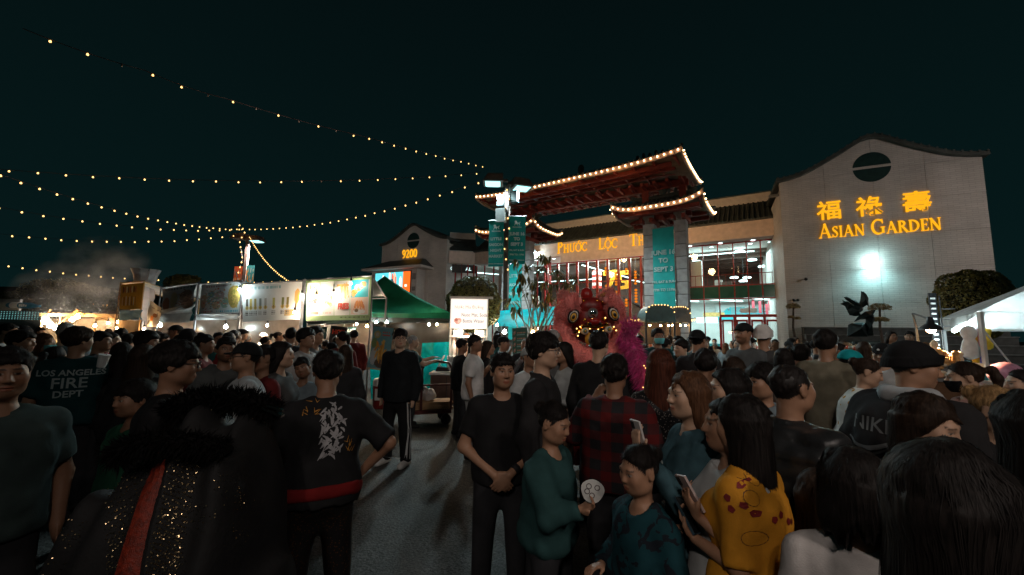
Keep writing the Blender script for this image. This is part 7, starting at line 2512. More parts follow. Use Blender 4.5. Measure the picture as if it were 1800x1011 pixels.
 if o is not None and lod<2 and kind!="buzz":
  hair_strands(B,o,m,{0:620,1:130,1.5:70}[lod],kind,length,seed,thick=0.0008 if lod==0 else 0.0013)
 return o
def hair_strands(B,o,m,n,kind,length,seed,thick):
 """Loose hairs as thin ribbons that follow the hair mass and stray from it."""
 bv=BVHTree.FromPolygons([v.co for v in o.data.vertices],[p.vertices for p in o.data.polygons])
 r=random.Random(seed)
 hs=B.hs
 V,Fq=[],[]
 lng=kind in ("long","bob")
 zend=B.hc[2]-(length+0.10)*hs
 for i in range(n):
  a=r.uniform(-math.pi,math.pi)
  e0=r.uniform(0.5,1.5)
  steps=[]
  nst=7 if not lng else 12
  span=r.uniform(0.35,0.9)
  tw=r.gauss(0,0.25)
  for k in range(nst):
   u=k/(nst-1)
   if not lng or u<0.4:
    el=e0-span*(u if not lng else u/0.4*1.2)
    if lng:
     el=max(el,-0.1)
    aa=a+tw*u
    d=B.Rh@np.array([math.sin(aa)*math.cos(el),math.cos(aa)*math.cos(el),math.sin(el)])
    c=B.hc+B.Rh@np.array([0,0.016,0.03])*hs
   else :
    v=(u-0.4)/0.6
    aa=a+tw*0.5
    d=B.Rh@np.array([math.sin(aa),math.cos(aa),0])
    d[2]=0
    z=B.hc[2]+(zend-B.hc[2])*v*0.98
    c=np.array([B.hc[0],B.hc[1],z])+(B.Rh@np.array([0,0.05,0]))*hs
   h=bv.ray_cast(Vector(c+d*0.4),Vector(-d),0.4)
   if h[0] is None:
    break
   p=np.array(h[0])+d*(0.001+r.random()**(3 if lng else 2)*(0.007 if lng else 0.016)*(0.3+u))
   steps.append(p)
  if len(steps)<3:
   continue
  b0=len(V)
  for k,p in enumerate(steps):
   w=np.array([math.cos(a),-math.sin(a),0])*thick*(1-0.6*k/len(steps))
   V.append(p-w)
   V.append(p+w)
  Fq+=[(b0+2*k,b0+2*k+1,b0+2*k+3,b0+2*k+2) for k in range(len(steps)-1)]
 if Fq:
  me=np_mesh("strands",np.array(V),np.array(Fq))
  me.materials.append(m)
  link("strands",me,o,kind="stuff")
def cap_build(B,m,parent,lod,brim=True,back=False,name="cap"):
 res=RES[lod]["head"]*1.2
 hs=B.hs
 lo,hi=B.hc-0.27*hs,B.hc+0.27*hs
 f=SDF(axis(lo[0],hi[0],res),axis(lo[1],hi[1],res),axis(B.hc[2]-0.06,hi[2],res*0.8))
 sg=1.0 if back else -1.0
 def fn(X,Y,Z):
  x,y,z=B.head_local(X,Y,Z)
  d=(np.sqrt((x/0.092)**2+((y-0.012)/0.113)**2+((z-0.030)/0.100)**2)-1)*0.092
  th=np.arctan2(x,y-0.012)
  d=d+0.0012*np.cos(th*6)
  zb=np.interp(y,[-0.13,-0.06,0.03,0.13],[0.046,0.040,0.018,0.0])
  d=np.maximum(d,zb-z)
  if brim:
   yb=y-0.012 if not back else -(y-0.012)
   b=(np.sqrt((x/0.080)**2+((yb+0.105)/0.082)**2)-1)*0.08
   zc=0.040+0.35*(yb+0.10)*0.3-2.0*x*x
   b=np.maximum(b,np.abs(z-zc)-0.004)
   d=smin(d,b,0.006)
  return d*hs
 f.op(fn,B.hc-0.24*hs,B.hc+0.24*hs,0.004)
 return sdf_obj(f,name,m,parent)
def beanie_build(B,m,parent,lod,name="beanie"):
 res=RES[lod]["head"]*1.2
 hs=B.hs
 lo,hi=B.hc-0.2*hs,B.hc+0.2*hs
 f=SDF(axis(lo[0],hi[0],res),axis(lo[1],hi[1],res),axis(lo[2],hi[2],res))
 def fn(X,Y,Z):
  x,y,z=B.head_local(X,Y,Z)
  th=np.arctan2(x,y)
  rib=0.0018*np.cos(th*46)
  d=(np.sqrt((x/0.094)**2+((y-0.016)/0.116)**2+((z-0.036)/0.104)**2)-1)*0.094+rib*0.5
  zb=np.interp(y,[-0.13,-0.05,0.03,0.13],[0.035,0.02,-0.012,-0.035])
  d=np.maximum(d,zb+0.02-z)
  b=(np.sqrt((x/0.101)**2+((y-0.014)/0.123)**2)-1)*0.1+rib
  b=np.maximum(b,np.abs(z-zb-0.028)-0.028)
  b=np.maximum(b,-((np.sqrt((x/0.082)**2+((y-0.014)/0.104)**2)-1)*0.09))
  return smin(d,b,0.008)*hs
 f.op(fn,B.hc-0.2*hs,B.hc+0.2*hs,0.004)
 return sdf_obj(f,name,m,parent)
def glasses_build(B,parent,m=None):
 mb=MB()
 for sd in (1,-1):
  pts=[B.head_world((sd*0.032+0.025*math.cos(a),-0.1055+0.004*(math.cos(a)*sd)**2,0.004+0.020*math.sin(a))) for a in [2*math.pi*i/16 for i in range(17)]]
  mb.tube(pts,0.0022*B.hs,5,cap=False)
  mb.tube([B.head_world((sd*0.057,-0.102,0.010)),B.head_world((sd*0.078,-0.05,0.012)),B.head_world((sd*0.086,0.015,0.012))],0.0022*B.hs,5)
 mb.tube([B.head_world((-0.008,-0.109,0.010)),B.head_world((0.008,-0.109,0.010))],0.002*B.hs,5)
 return mb.build("glasses",m or BLACK,parent)
def mask_build(B,m,parent,lod):
 res=RES[lod]["head"]
 hs=B.hs
 f=SDF(*[axis(B.hc[i]-0.16*hs,B.hc[i]+0.16*hs,res) for i in range(3)])
 def fn(X,Y,Z):
  x,y,z=B.head_local(X,Y,Z)
  d=B.head_fn(X,Y,Z)/hs-0.006
  d=smin(d,(np.sqrt((x/0.05)**2+((y+0.062)/0.05)**2+((z+0.055)/0.055)**2)-1)*0.05,0.02)
  d=np.maximum(d,y+0.035)
  d=np.maximum(d,np.maximum(z+0.018-0.10*np.abs(x)*0,-0.108-z))
  return d*hs
 f.op(fn,B.hc-0.15*hs,B.hc+0.15*hs,0.004)
 return sdf_obj(f,"face_mask",m,parent)
def face_colors(B,skin,hair_rgb,lips=1.0,shade=0.0,scalp=True,stubble=0.0,brow=1.0):
 sk=np.array(SKINS[skin] if isinstance(skin,str) else skin)
 def fn(V):
  x,y,z=B.head_local(V[:,0],V[:,1],V[:,2])
  ax=np.abs(x)
  c=np.tile(sk,(len(V),1))
  front=y<-0.045
  # cheeks and nose a little redder
  w=np.exp(-((ax-0.04)**2+(z+0.02)**2)/0.0006)*front*0.25
  c=c*(1+w[:,None]*np.array([0.15,-0.12,-0.12]))
  m_=front&(((ax/0.0235)**2+((z+0.0635)/0.0125)**2)<1)
  c[m_]=sk*np.array([0.95,0.62,0.60])*lips
  m_=front&(((ax/0.021)**2+((z+0.0632)/0.0022)**2)<1)
  c[m_]=sk*np.array([0.4,0.25,0.25])
  bz=z-(0.0285-0.20*np.abs(ax-0.034))
  m_=front&(ax>0.012)&(ax<0.052)&(np.abs(bz)<(0.0040 if B.sex=="m" else 0.0028))
  c[m_]=np.array(hair_rgb)*0.7*brow+sk*0.16
  ex,ez=(ax-0.0305)/0.0150,(z-0.0045)/0.0056
  m_=front&(ex**2+ez**2<1)
  c[m_]=(0.40,0.35,0.31)
  m_=front&(ex**2+ez**2<1)&(np.abs(ax-0.0305)<0.0068)
  c[m_]=(0.02,0.012,0.01)
  m_=front&(ex**2+ez**2>=1)&(ex**2*0.85+(ez-0.1)**2<1.3)&(z>0.006)
  c[m_]=sk*0.38
  if stubble:
   m_=front&(z<-0.045)&(z>-0.12)&~((ax<0.024)&(np.abs(z+0.0635)<0.012))
   c[m_]=c[m_]*(1-stubble)
   m_=front&(np.abs(z+0.047)<0.006)&(ax<0.026)
   c[m_]=c[m_]*(1-stubble)
  if scalp:
   zb=np.interp(y,[-0.13,-0.07,-0.045,-0.02,0.02,0.06,0.12],[0.068,0.064,0.030,-0.002,-0.012,-0.05,-0.06])
   m_=(z>zb+0.004)&~((ax>0.074)&(z<0.03)&(y<0.035))
   c[m_]=np.array(hair_rgb)
   # only the head itself carries face colours
  far=(np.abs(z)>0.16)|(ax>0.13)|(np.abs(y)>0.16)
  c[far]=sk
  return c
 return fn
HRGB={"black":(0.014,0.011,0.010),"dark":(0.03,0.018,0.012),"brown":(0.08,0.04,0.02),"red":(0.07,0.022,0.012),"blond":(0.35,0.22,0.11),"grey":(0.3,0.29,0.28)}
def build_person(t,sp):
 """Builds body, hair, clothes under the Empty t from the spec dict sp."""
 lod=sp.get("lod",1)
 B=Body(sp.get("H",1.7),sp.get("sex","m"),sp.get("w",1.0),sp.get("hs"),sp.get("yaw",0),sp.get("pitch",0),sp.get("tilt",0),sp.get("lean",0),sp.get("side",0),sp.get("armL","down"),sp.get("armR","down"),sp.get("stance",0.1))
 seed=sp.get("seed",1)
 H,k=B.H,B.k
 # body
 f=SDF(*B.axes(lod,hands=sp.get("hands",[sd for sd,a in ((1,sp.get("armL","down")),(-1,sp.get("armR","down"))) if a not in ("down","hip","back")]),zk=2.3 if sp.get("top",{}).get("sleeve")=="long" else 1.25))
 B.torso(f,-0.006,k=0.04)
 f.cone(B.sh[1],B.sh[-1],0.042*k,0.042*k,0.05)
 B.limbs(f)
 nb,nt_=B.neck,B.head_world((0,0.016,-0.05))
 f.cone(nb-np.array([0,0,0.03]),nt_,(0.056 if B.sex=="m" else 0.047)*B.hs,(0.054 if B.sex=="m" else 0.045)*B.hs,0.045)
 f.op(B.head_fn,B.hc-0.13*B.hs,B.hc+0.13*B.hs,0.022)
 for sd in (1,-1):
  B.hand_sdf(f,sd)
 hk=sp.get("hair",("short","black"))
 body=sdf_obj(f,"body",SKIN,t,face_colors(B,sp.get("skin","b"),HRGB[hk[1]],scalp=hk[0] not in ("bald",),stubble=sp.get("stubble",0.0),brow=sp.get("brow",1.0),lips=sp.get("lips",1.0)))
 # hair and headgear
 if hk[0] not in ("none","bald"):
  hair_build(B,hk[0],HAIRC[hk[1]],t,lod,seed,**sp.get("hairkw",{}))
 if "cap" in sp:
  cap_build(B,sp["cap"],t,lod,back=sp.get("cap_back",False))
 if "beanie" in sp:
  beanie_build(B,sp["beanie"],t,lod)
 if sp.get("glasses"):
  glasses_build(B,t)
 if "mask" in sp:
  mask_build(B,sp["mask"],t,lod)
  # upper garment
 top=sp.get("top",dict(m=cloth_mat("black",(0.02,0.02,0.021))))
 fit=top.get("fit",0.018)
 hem=top.get("hem",0.47)*H
 amp=top.get("amp",0.006)
 ax_=B.axes(lod,lo=np.array([-9,-9,hem-0.1]),hands=False,head=False)
 f=SDF(*ax_)
 nz=wrinkle(seed,amp)
 B.torso(f,fit,zlo=hem,flare=top.get("flare",0.020),k=0.03,nz=nz)
 f.cone(B.sh[1],B.sh[-1],0.048*k+fit*0.6,0.048*k+fit*0.6,0.045)
 f.cone(B.tp((0.07*k,0.015,B.zs+0.025*k)),B.sh[1],0.03+fit*0.7,0.045*k+fit*0.5,0.04)
 f.cone(B.tp((-0.07*k,0.015,B.zs+0.025*k)),B.sh[-1],0.03+fit*0.7,0.045*k+fit*0.5,0.04)
 fk=(0.86 if B.sex!="m" else 1.0)*(0.75+0.25*B.w)
 sl=top.get("sleeve","short")
 for sd in (1,-1):
  sh,e,w=B.arm[sd]
  if sl=="short":
   q=sh+(e-sh)*top.get("slen",0.72)
   f.cone(sh,q,0.052*k*fk+fit,0.053*k*fk+fit,0.03,cut=True)
  elif sl=="long":
   f.cone(sh,e,0.056*k*fk+fit,0.048*k*fk+fit,0.03)
   f.cone(e,w-(w-e)*0.02,0.048*k*fk+fit,0.036*k*fk+fit*0.8,0.025,cut=True)
 X,Y,Z=f.ax[0][:,None,None],f.ax[1][None,:,None],f.ax[2][None,None,:]
 if amp and lod<2:
  nz2=wrinkle(seed+9,amp*0.7)
  q_=np.sin(34*X+5*np.sin(8*Z+seed)+12*Y)+np.sin(41*Y-19*Z+4*np.sin(11*X+seed))
  f.D+=(amp*0.5*(1-np.abs(q_))).astype(np.float32)
  f.D+=nz2(X*1.6,Y*1.6,Z*1.3).astype(np.float32)
 if top.get("quilt"):
  f.D+=(0.020*(1-np.sqrt(np.abs(np.sin(Z*39+0.6*np.sin(X*5)))))).astype(np.float32)
  # neck opening
 nk=B.tp((0,-0.022,B.zs+0.085*k))
 f.cone(nk-np.array([0,0.004,0.01]),nk+np.array([0,-0.02,0.2]),0.066*B.hs+top.get("neck",0.0),0.1,0.008,"s")
 if top.get("hood"):
  pts=[B.tp(p) for p in ((-0.095*k,-0.05,B.zs+0.02),(-0.10*k,0.03,B.zs+0.045),(-0.05*k,0.10,B.zs+0.03),(0.05*k,0.10,B.zs+0.03),(0.10*k,0.03,B.zs+0.045),(0.095*k,-0.05,B.zs+0.02))]
  for a,b in zip(pts[:-1],pts[1:]):
   f.cone(a,b,0.034,0.034,0.02)
  f.ell(B.tp((0,0.135,B.zs-0.05)),(0.10,0.045,0.09),0.03)
 if top.get("collar"):
  pts=[B.tp((0.068*B.hs*math.sin(a),0.012-0.066*B.hs*math.cos(a),B.zs+0.05*k-0.018*math.cos(a))) for a in [R(30+300*i/10) for i in range(11)]]
  for a,b in zip(pts[:-1],pts[1:]):
   f.cone(a,b,0.016,0.016,0.008)
 shirt=sdf_obj(f,top.get("name","shirt"),top["m"],t)
 # lower garment
 bt=sp.get("bottom",dict(m=cloth_mat("charcoal",(0.025,0.025,0.028))))
 kind=bt.get("kind","trousers")
 zt=max(hem+0.06,0.56*H)
 f=SDF(*B.axes(max(lod,1),hi=np.array([9,9,zt+0.1]),hands=False,head=False))
 kk=k*(0.75+0.25*B.w)
 if kind=="skirt":
  zb=bt.get("hem",0.36)*H
  def sk_(X,Y,Z):
   u=np.clip((zt-Z)/(zt-zb),0,1)
   th=np.arctan2(X,Y)
   a=(0.135+0.13*u)*k*(1+0.05*u*np.sin(th*22))
   b=(0.11+0.11*u)*k*(1+0.05*u*np.sin(th*22))
   return np.maximum((np.sqrt((X/a)**2+(Y/b)**2)-1)*b,np.maximum(Z-zt,zb-Z))
  f.op(sk_,(-0.4,-0.4,zb),(0.4,0.4,zt),0.01)
 else :
  B.torso(f,0.006,zlo=0.445*H,zhi=zt,k=0.03,bust=False)
  f.ell((0,0.0,0.452*H),(0.10*kk,0.10*kk,0.06*H),0.04)
  zcut=0.30*H if kind=="shorts" else 0.045*k
  ex=0.03 if kind=="shorts" else 0.018
  for sd in (1,-1):
   hip,kn,an=B.leg[sd]
   f.cone(hip-np.array([0,0,0.05*H]),kn,0.078*kk+ex,0.058*kk+ex,0.03)
   if kind!="shorts":
    f.cone(kn,an,0.060*kk+ex,0.046*kk+ex*bt.get("cuff",1.0),0.03)
  nz3=wrinkle(seed+3,0.006)
  X,Y,Z=f.ax[0][:,None,None],f.ax[1][None,:,None],f.ax[2][None,None,:]
  f.D+=nz3(X,Y,Z*1.4).astype(np.float32)
  f.D=np.maximum(f.D,zcut-Z)
 sdf_obj(f,bt.get("name",kind if kind!="trousers" else "trousers"),bt["m"],t)
 # shoes
 for sd in (1,-1):
  an=B.leg[sd][2]
  r_=0.014 if "shoe" in sp else 0.023
  lo,hi=an+np.array([-0.12,-0.30,-0.12]),an+np.array([0.12,0.16,0.12])
  f=SDF(axis(lo[0],hi[0],r_),axis(lo[1],hi[1],r_),axis(-0.02,0.16,r_*0.8))
  f.cone((an[0],an[1]+0.035,0.045*k),(an[0]+0.02*sd,an[1]-0.15*k,0.03*k),0.046*k,0.042*k,0.02)
  f.cone((an[0],an[1]+0.02,0.05),(an[0],an[1]+0.01,0.11*k),0.045*k,0.042*k,0.02)
  f.D=np.maximum(f.D,0.004-f.ax[2][None,None,:])
  sdf_obj(f,"shoe",sp.get("shoe",cloth_mat("shoe_black",(0.02,0.02,0.02),rough=0.5)),t)
 return B,body,shirt
def person(label,px,py,Y,face,group=None,**sp):
 """A person whose head top the photograph shows at (px, top), at depth Y; face: 0 towards the camera, 90 to the right, 180 away."""
 p=at(px,py,Y)
 H=sp.pop("H",None) or max(0.9,min(1.95,p.z-sp.pop("dh",0.0)))
 az=math.degrees(math.atan2(p.x,Y))
 t=thing("person",label,"person",(p.x,Y,0),R(face-az),group)
 sp["H"]=H-0.012
 if sp.get("lod",1)==1 and Y>=5.0:
  sp["lod"]=1.5
 sp.setdefault("seed",int(px*7+py)%1000)
 lean=sp.get("lean",0)
 B,body,shirt=build_person(t,sp)
 # a leaning figure: shift it so that its head stays where the photograph has it
 d=Vector((B.hc[0],B.hc[1],0))
 d.rotate(Euler((0,0,R(face-az))))
 t.location.x-=d.x
 t.location.y-=d.y
 return t,B,body,shirt
def held(name,label,cat,t,B,sd,build,off=(0,0,0),rot=(0,0,0),group=None):
 """A thing held in a hand: its own top-level object at the palm."""
 w,d,n,c=B.hand[sd]
 k=B.hs
 p=w+d*0.085*k+n*0.022*k+np.array(off)
 M=t.matrix_basis@Matrix.Translation(Vector(p))
 q=thing(name,label,cat,M.translation,0,group)
 side=np.cross(d,n)
 Mr=Matrix((side,-n,d)).transposed()
 q.rotation_euler=(t.rotation_euler.to_matrix()@Mr@Euler(rot).to_matrix()).to_euler()
 build(q)
 return q
def phone_build(m=None,lit=False):
 def b(q):
  MB().box((-0.037,-0.005,-0.075),(0.037,0.005,0.075)).build("case",m or BLACK,q)
  MB().box((-0.034,-0.0065,-0.071),(0.034,-0.0052,0.071)).build("screen",emit("lit_phone",(0.5,0.75,0.85),0.35) if lit else mat("phone_glass",(0.01,0.012,0.014),0.08),q)
  MB().box((0.008,0.0052,0.035),(0.033,0.008,0.068)).build("camera_bump",BLACK,q)
 return b
 # ------------------------------------------------------------------ who stands where
CM=cloth_mat
C_BLACK=CM("black",(0.016,0.016,0.017))
C_BLACK2=CM("soft_black",(0.024,0.023,0.024))
C_CHAR=CM("charcoal",(0.030,0.030,0.033))
C_NAVY=CM("navy",(0.014,0.020,0.030))
C_GREY=CM("grey",(0.17,0.17,0.17))
C_LGREY=CM("light_grey",(0.42,0.43,0.43))
C_WHITE=CM("white",(0.66,0.66,0.65))
C_TEAL=CM("teal",(0.025,0.11,0.115))
C_DTEAL=CM("dark_teal",(0.012,0.048,0.052))
C_DENIM=CM("denim",(0.045,0.095,0.115),var=0.45)
C_OLIVE=CM("olive",(0.20,0.18,0.13))
C_GREEN=CM("green_tee",(0.02,0.085,0.05))
C_MAROON=CM("maroon",(0.12,0.018,0.018))
C_RED=CM("red",(0.32,0.03,0.03))
C_PINK=CM("dusty_pink",(0.42,0.25,0.22))
C_ROSE=CM("rose",(0.42,0.05,0.08))
C_BLUEG=CM("blue_grey",(0.20,0.25,0.28))
C_POLO=CM("polo_white",(0.58,0.57,0.56))
C_PUFF=CM("puffer",(0.020,0.021,0.022),rough=0.30,spec=0.6)
C_YEL=CM("yellow_tee",(0.60,0.26,0.025))
C_PLAID=CM("plaid",(0.020,0.020,0.022),pattern="plaid",c2=(0.10,0.012,0.012))
C_CAMO=CM("camo_teal",(0.010,0.045,0.056),pattern="camo",c2=(0.012,0.016,0.022))
C_FLOWER=CM("flower_knit",(0.60,0.58,0.54),pattern="spots",c2=(0.48,0.22,0.02))
C_SEQ=CM("sequin_black",(0.014,0.014,0.015),pattern="sequin",c2=(0.25,0.22,0.2),rough=0.35)
C_FURB=CM("costume_black",(0.012,0.011,0.012),rough=0.6)
SHOE_W=CM("shoe_white",(0.5,0.49,0.47),rough=0.6)
CAP_B=CM("cap_black",(0.016,0.017,0.018))
CAP_T=CM("cap_teal",(0.01,0.30,0.33))
CAP_G=CM("cap_grey",(0.33,0.35,0.35))
BEAN_W=CM("beanie_white",(0.68,0.65,0.62))
BEAN_B=CM("beanie_black",(0.013,0.013,0.014))
MASK_T=CM("mask_teal",(0.14,0.50,0.52))
MASK_B=CM("mask_black",(0.012,0.012,0.013))
SILV=mat("silver_print",(0.34,0.40,0.40),0.5,0.1)
GOLDP=mat("gold_print",(0.45,0.21,0.03),0.5,0.2)
SH=("short","black")
LONG=("long","black")
def T(m,**k):
 return dict(m=m,**k)
LS=dict(sleeve="long")
P={}
# ---- nearest, around the camera
P["edge"]=person("man in a grey-green collared shirt facing the camera at the far left edge",16,607,1.95,8,lod=0,skin="c",hair=SH,stubble=0.2,w=1.12,hairkw=dict(vol=-0.002),top=T(CM("grey_green",(0.040,0.058,0.056)),collar=True))
P["boy"]=person("boy with a thick black fringe and green tee peering left beside the black lion costume",240,654,2.6,-62,lod=0,sex="c",skin="c",H=1.44,hair=SH,hairkw=dict(fringe=0.02,vol=0.008),top=T(C_GREEN))
P["handler"]=person("performer in glasses wearing the black sequined lion costume, in profile to the right",316,599,2.35,82,lod=0,skin="c",hair=SH,hairkw=dict(fringe=0.012,vol=0.012),glasses=True,pitch=4,w=1.1,top=T(C_FURB,**LS),bottom=dict(m=C_FURB))
P["dragon"]=person("performer from behind in a black tee with a white beast print and red sash",578,622,2.6,182,lod=0,skin="c",hair=SH,hairkw=dict(vol=0.006),lean=11,w=1.12,H=1.66,armL="hip",armR="hip",top=T(C_BLACK,fit=0.024,slen=0.95,hem=0.46),bottom=dict(m=CM("sequin_pants",(0.012,0.011,0.011),pattern="sequin",c2=(0.07,0.03,0.012),rough=0.4),cuff=1.5))
P["fire"]=person("man from behind in a dark teal tee lettered LOS ANGELES FIRE",142,574,4.0,172,lod=1,skin="b",hair=("short","dark"),hairkw=dict(vol=0.014),yaw=-50,w=1.12,top=T(C_DTEAL,fit=0.026,slen=0.9))
P["mainman"]=person("stern man in a plain black tee standing with his hands clasped in front",884,619,2.85,4,lod=0,skin="b",hair=SH,hairkw=dict(fringe=-0.004),stubble=0.12,yaw=14,w=1.04,armL="clasp",armR="clasp",top=T(C_BLACK,slen=0.72))
P["glasses"]=person("young man with a heavy fringe and glasses in profile, black zipped jacket",957,583,2.9,78,lod=0,skin="d",hair=SH,hairkw=dict(fringe=0.03,vol=0.014),glasses=True,top=T(C_BLACK2,sleeve="long",collar=True))
P["backblack"]=person("man in a black sweater seen from behind, facing the pink lion",1053,580,4.0,160,lod=1,skin="d",hair=SH,hairkw=dict(vol=0.006),w=1.1,top=T(C_BLACK,**LS))
P["plaid"]=person("man in a dark red plaid jacket from behind with one hand raised to his ear",1080,622,2.8,172,lod=0,skin="c",hair=SH,hairkw=dict(vol=0.008),w=1.1,armL=((0.13,-0.06,-0.20),(-0.03,-0.09,0.07),(-0.5,-0.1,0.8),(-0.5,-0.8,-0.2),0.9),armR="bent",top=T(C_PLAID,fit=0.03,**LS))
P["redhair"]=person("woman with long reddish hair and a sparkling black top, back to the camera",1160,613,3.0,184,lod=0,sex="f",hair=("long","red"),hairkw=dict(length=0.22,vol=0.01),top=T(C_SEQ,**LS))
P["phonewoman"]=person("woman with long brown hair and denim jacket raising a white phone, looking left",1207,637,2.1,-68,lod=0,sex="f",skin="d",hair=("long","brown"),hairkw=dict(length=0.34),H=1.60,yaw=10,lips=1.1,
 armL=((0.03,-0.14,-0.22),(-0.03,-0.33,-0.02),(0.05,-0.25,0.95),(-0.3,0.9,0.2),0.45),armR=((0.05,-0.04,-0.27),(-0.06,-0.24,-0.24),(-0.3,-0.8,0.4),(-0.1,0.4,0.9),0.5),top=T(C_DENIM,fit=0.022,amp=0.009,collar=True,**LS))
P["yellow"]=person("girl with very long black hair in a yellow patterned tee, turned to the left",1298,678,1.72,-112,lod=0,sex="f",skin="b",hair=LONG,hairkw=dict(length=0.50),H=1.54,w=0.92,pitch=10,
 armL=((0.04,0.02,-0.28),(-0.02,-0.20,-0.26),(-0.1,-0.6,0.75),(-0.2,0.6,0.6),0.55),armR="bent",top=T(C_YEL,fit=0.024,slen=0.98,flare=0.03,neck=0.0),bottom=dict(kind="shorts",m=C_BLACK))
P["greytee"]=person("girl in a light grey tee and black shorts half hidden behind the yellow tee girl",1276,686,1.8,-70,lod=1,sex="f",skin="b",hair=LONG,hairkw=dict(length=0.3),H=1.52,armL=((0.04,-0.02,-0.27),(-0.04,-0.22,-0.12),(-0.1,-0.45,0.85),(-0.3,0.8,0.3),0.6),armR="bent",top=T(C_LGREY,fit=0.035,flare=0.05),bottom=dict(kind="shorts",m=C_BLACK))
P["papergirl"]=person("girl in a teal jacket looking down and holding out a round white paper",974,697,2.3,62,lod=0,sex="c",skin="b",hair=("bun","black"),hairkw=dict(fringe=0.01),H=1.40,pitch=14,armL="down",armR=((0.05,-0.10,-0.24),(0.0,-0.30,-0.16),(0.0,-0.8,0.5),(0.6,0.3,0.5),0.7),top=T(CM("teal_fleece",(0.026,0.068,0.068)),fit=0.03,hem=0.43,amp=0.010,**LS))
P["camoboy"]=person("small boy in a teal camouflage jacket holding his hands together, looking left",1122,765,1.9,-52,lod=0,sex="c",skin="b",hair=("bun","black"),hairkw=dict(fringe=0.0),H=1.28,pitch=8,armL="bent",armR="bent",top=T(C_CAMO,fit=0.028,hem=0.42,amp=0.009,**LS))
P["leftlook"]=person("woman with long black hair looking left just behind the yellow tee girl",1278,638,2.35,-72,lod=0,sex="f",skin="d",hair=LONG,hairkw=dict(length=0.3,fringe=0.006),H=1.60,top=T(C_BLACK2,**LS))
P["fringeboy"]=person("boy with a black fringe and pale blue collar left of the puffer man",1337,627,2.75,-48,lod=0,sex="c",skin="b",hair=SH,hairkw=dict(fringe=0.025,vol=0.01),H=1.60,top=T(C_BLUEG,collar=True,**LS))
P["puffer"]=person("close-cropped man in a glossy black quilted puffer jacket turned away to the right",1388,634,2.0,138,lod=0,skin="b",hair=("buzz","black"),w=1.2,top=T(C_PUFF,fit=0.045,amp=0.010,collar=True,quilt=True,name="puffer_jacket",**LS))
P["beanie"]=person("man in a black beanie and black hooded jacket with NIKE on its back",1602,597,2.25,150,lod=0,skin="b",hair=("buzz","black"),beanie=BEAN_B,yaw=-48,pitch=8,lean=8,w=1.15,top=T(C_BLACK2,fit=0.040,amp=0.010,name="hooded_jacket",**LS))
P["profile"]=person("woman with dark hair looking down to the right in front of the beanie man",1622,684,1.7,72,lod=0,sex="f",skin="d",hair=("bob","dark"),hairkw=dict(length=0.10,fringe=0.01),H=1.56,pitch=18,top=T(C_BLACK,**LS))
P["bighead"]=person("nearest person, long dark hair filling the lower right, back to the camera",1655,770,0.80,188,lod=0,sex="f",hair=LONG,hairkw=dict(length=0.55,vol=0.012),H=1.585,top=T(C_BLACK,**LS))
P["whitetee"]=person("dark-haired woman in a white tee from behind, just left of the nearest head",1492,776,1.32,196,lod=0,sex="f",hair=("long","black"),hairkw=dict(length=0.06,vol=0.006),H=1.44,w=1.05,top=T(CM("white_knit",(0.62,0.58,0.56)),fit=0.028,slen=0.9))
P["rightedge"]=person("woman with long black hair and a grey sleeve cut by the right edge",1806,668,1.35,-150,lod=0,sex="f",hair=LONG,hairkw=dict(length=0.45,vol=0.006),H=1.62,top=T(C_GREY,fit=0.03,**LS))
P["masked"]=person("woman with a ponytail and black face mask in a dusty pink hoodie",1692,634,3.1,-78,lod=0,sex="f",skin="d",hair=("pony","dark"),hairkw=dict(length=0.25),mask=MASK_B,H=1.62,pitch=8,top=T(C_PINK,hood=True,fit=0.03,**LS))
P["blonde"]=person("woman with blond hair in a knot and a black top, facing right",1752,671,2.0,66,lod=0,sex="f",skin="d",hair=("bun","blond"),hairkw=dict(),H=1.56,pitch=14,top=T(C_BLACK,**LS))
P["ednt"]=person("dark-haired person in black, low between the yellow tee and the white tee",1440,840,1.7,170,lod=1,sex="f",hair=("bob","dark"),H=1.17+0.08,hs=0.95,top=T(C_BLACK,**LS))
# ---- middle distance, left of the lion
P["moustache"]=person("man with a moustache in a grey hoodie staring at the camera",400,590,4.0,12,lod=1,skin="c",hair=SH,hairkw=dict(fringe=-0.006),stubble=0.5,w=1.05,top=T(CM("hoodie_grey",(0.085,0.09,0.09)),hood=True,**LS))
P["capman"]=person("man in a black cap and glasses with a pale tee, in profile to the left",434,599,3.4,-88,lod=1,skin="b",hair=("buzz","black"),cap=CAP_B,glasses=True,w=1.05,top=T(CM("pale_tee",(0.34,0.36,0.37)),fit=0.024))
P["maroon"]=person("woman in a maroon top close behind the pale tee man",463,602,3.65,-64,lod=1,sex="f",skin="b",hair=("bun","black"),H=1.64,top=T(C_MAROON,**LS))
P["greyjacket"]=person("woman with long wavy dark hair in a grey jacket looking right",498,596,3.8,68,lod=1,sex="f",skin="d",hair=("long","black"),hairkw=dict(length=0.24,vol=0.008),H=1.66,pitch=-4,armL="bent",armR="bent",top=T(CM("jacket_grey",(0.075,0.075,0.076)),fit=0.03,**LS))
P["opentee"]=person("man with tousled hair in a white tee under an open dark shirt, looking right",540,576,5.2,55,lod=1,skin="b",hair=SH,hairkw=dict(vol=0.014,fringe=0.012),top=T(CM("white_dim",(0.42,0.40,0.39))))
P["hoodback"]=person("man in a pale grey hoodie behind the white tee man",556,573,5.7,62,lod=1,skin="b",hair=SH,hairkw=dict(vol=0.008),top=T(C_GREY,hood=True,**LS))
P["tealkid"]=person("child in a teal top with head tilted beside the grey jacket woman",534,621,4.4,-18,lod=1,sex="c",skin="c",hair=SH,H=1.48,tilt=-18,top=T(C_BLUEG,**LS))
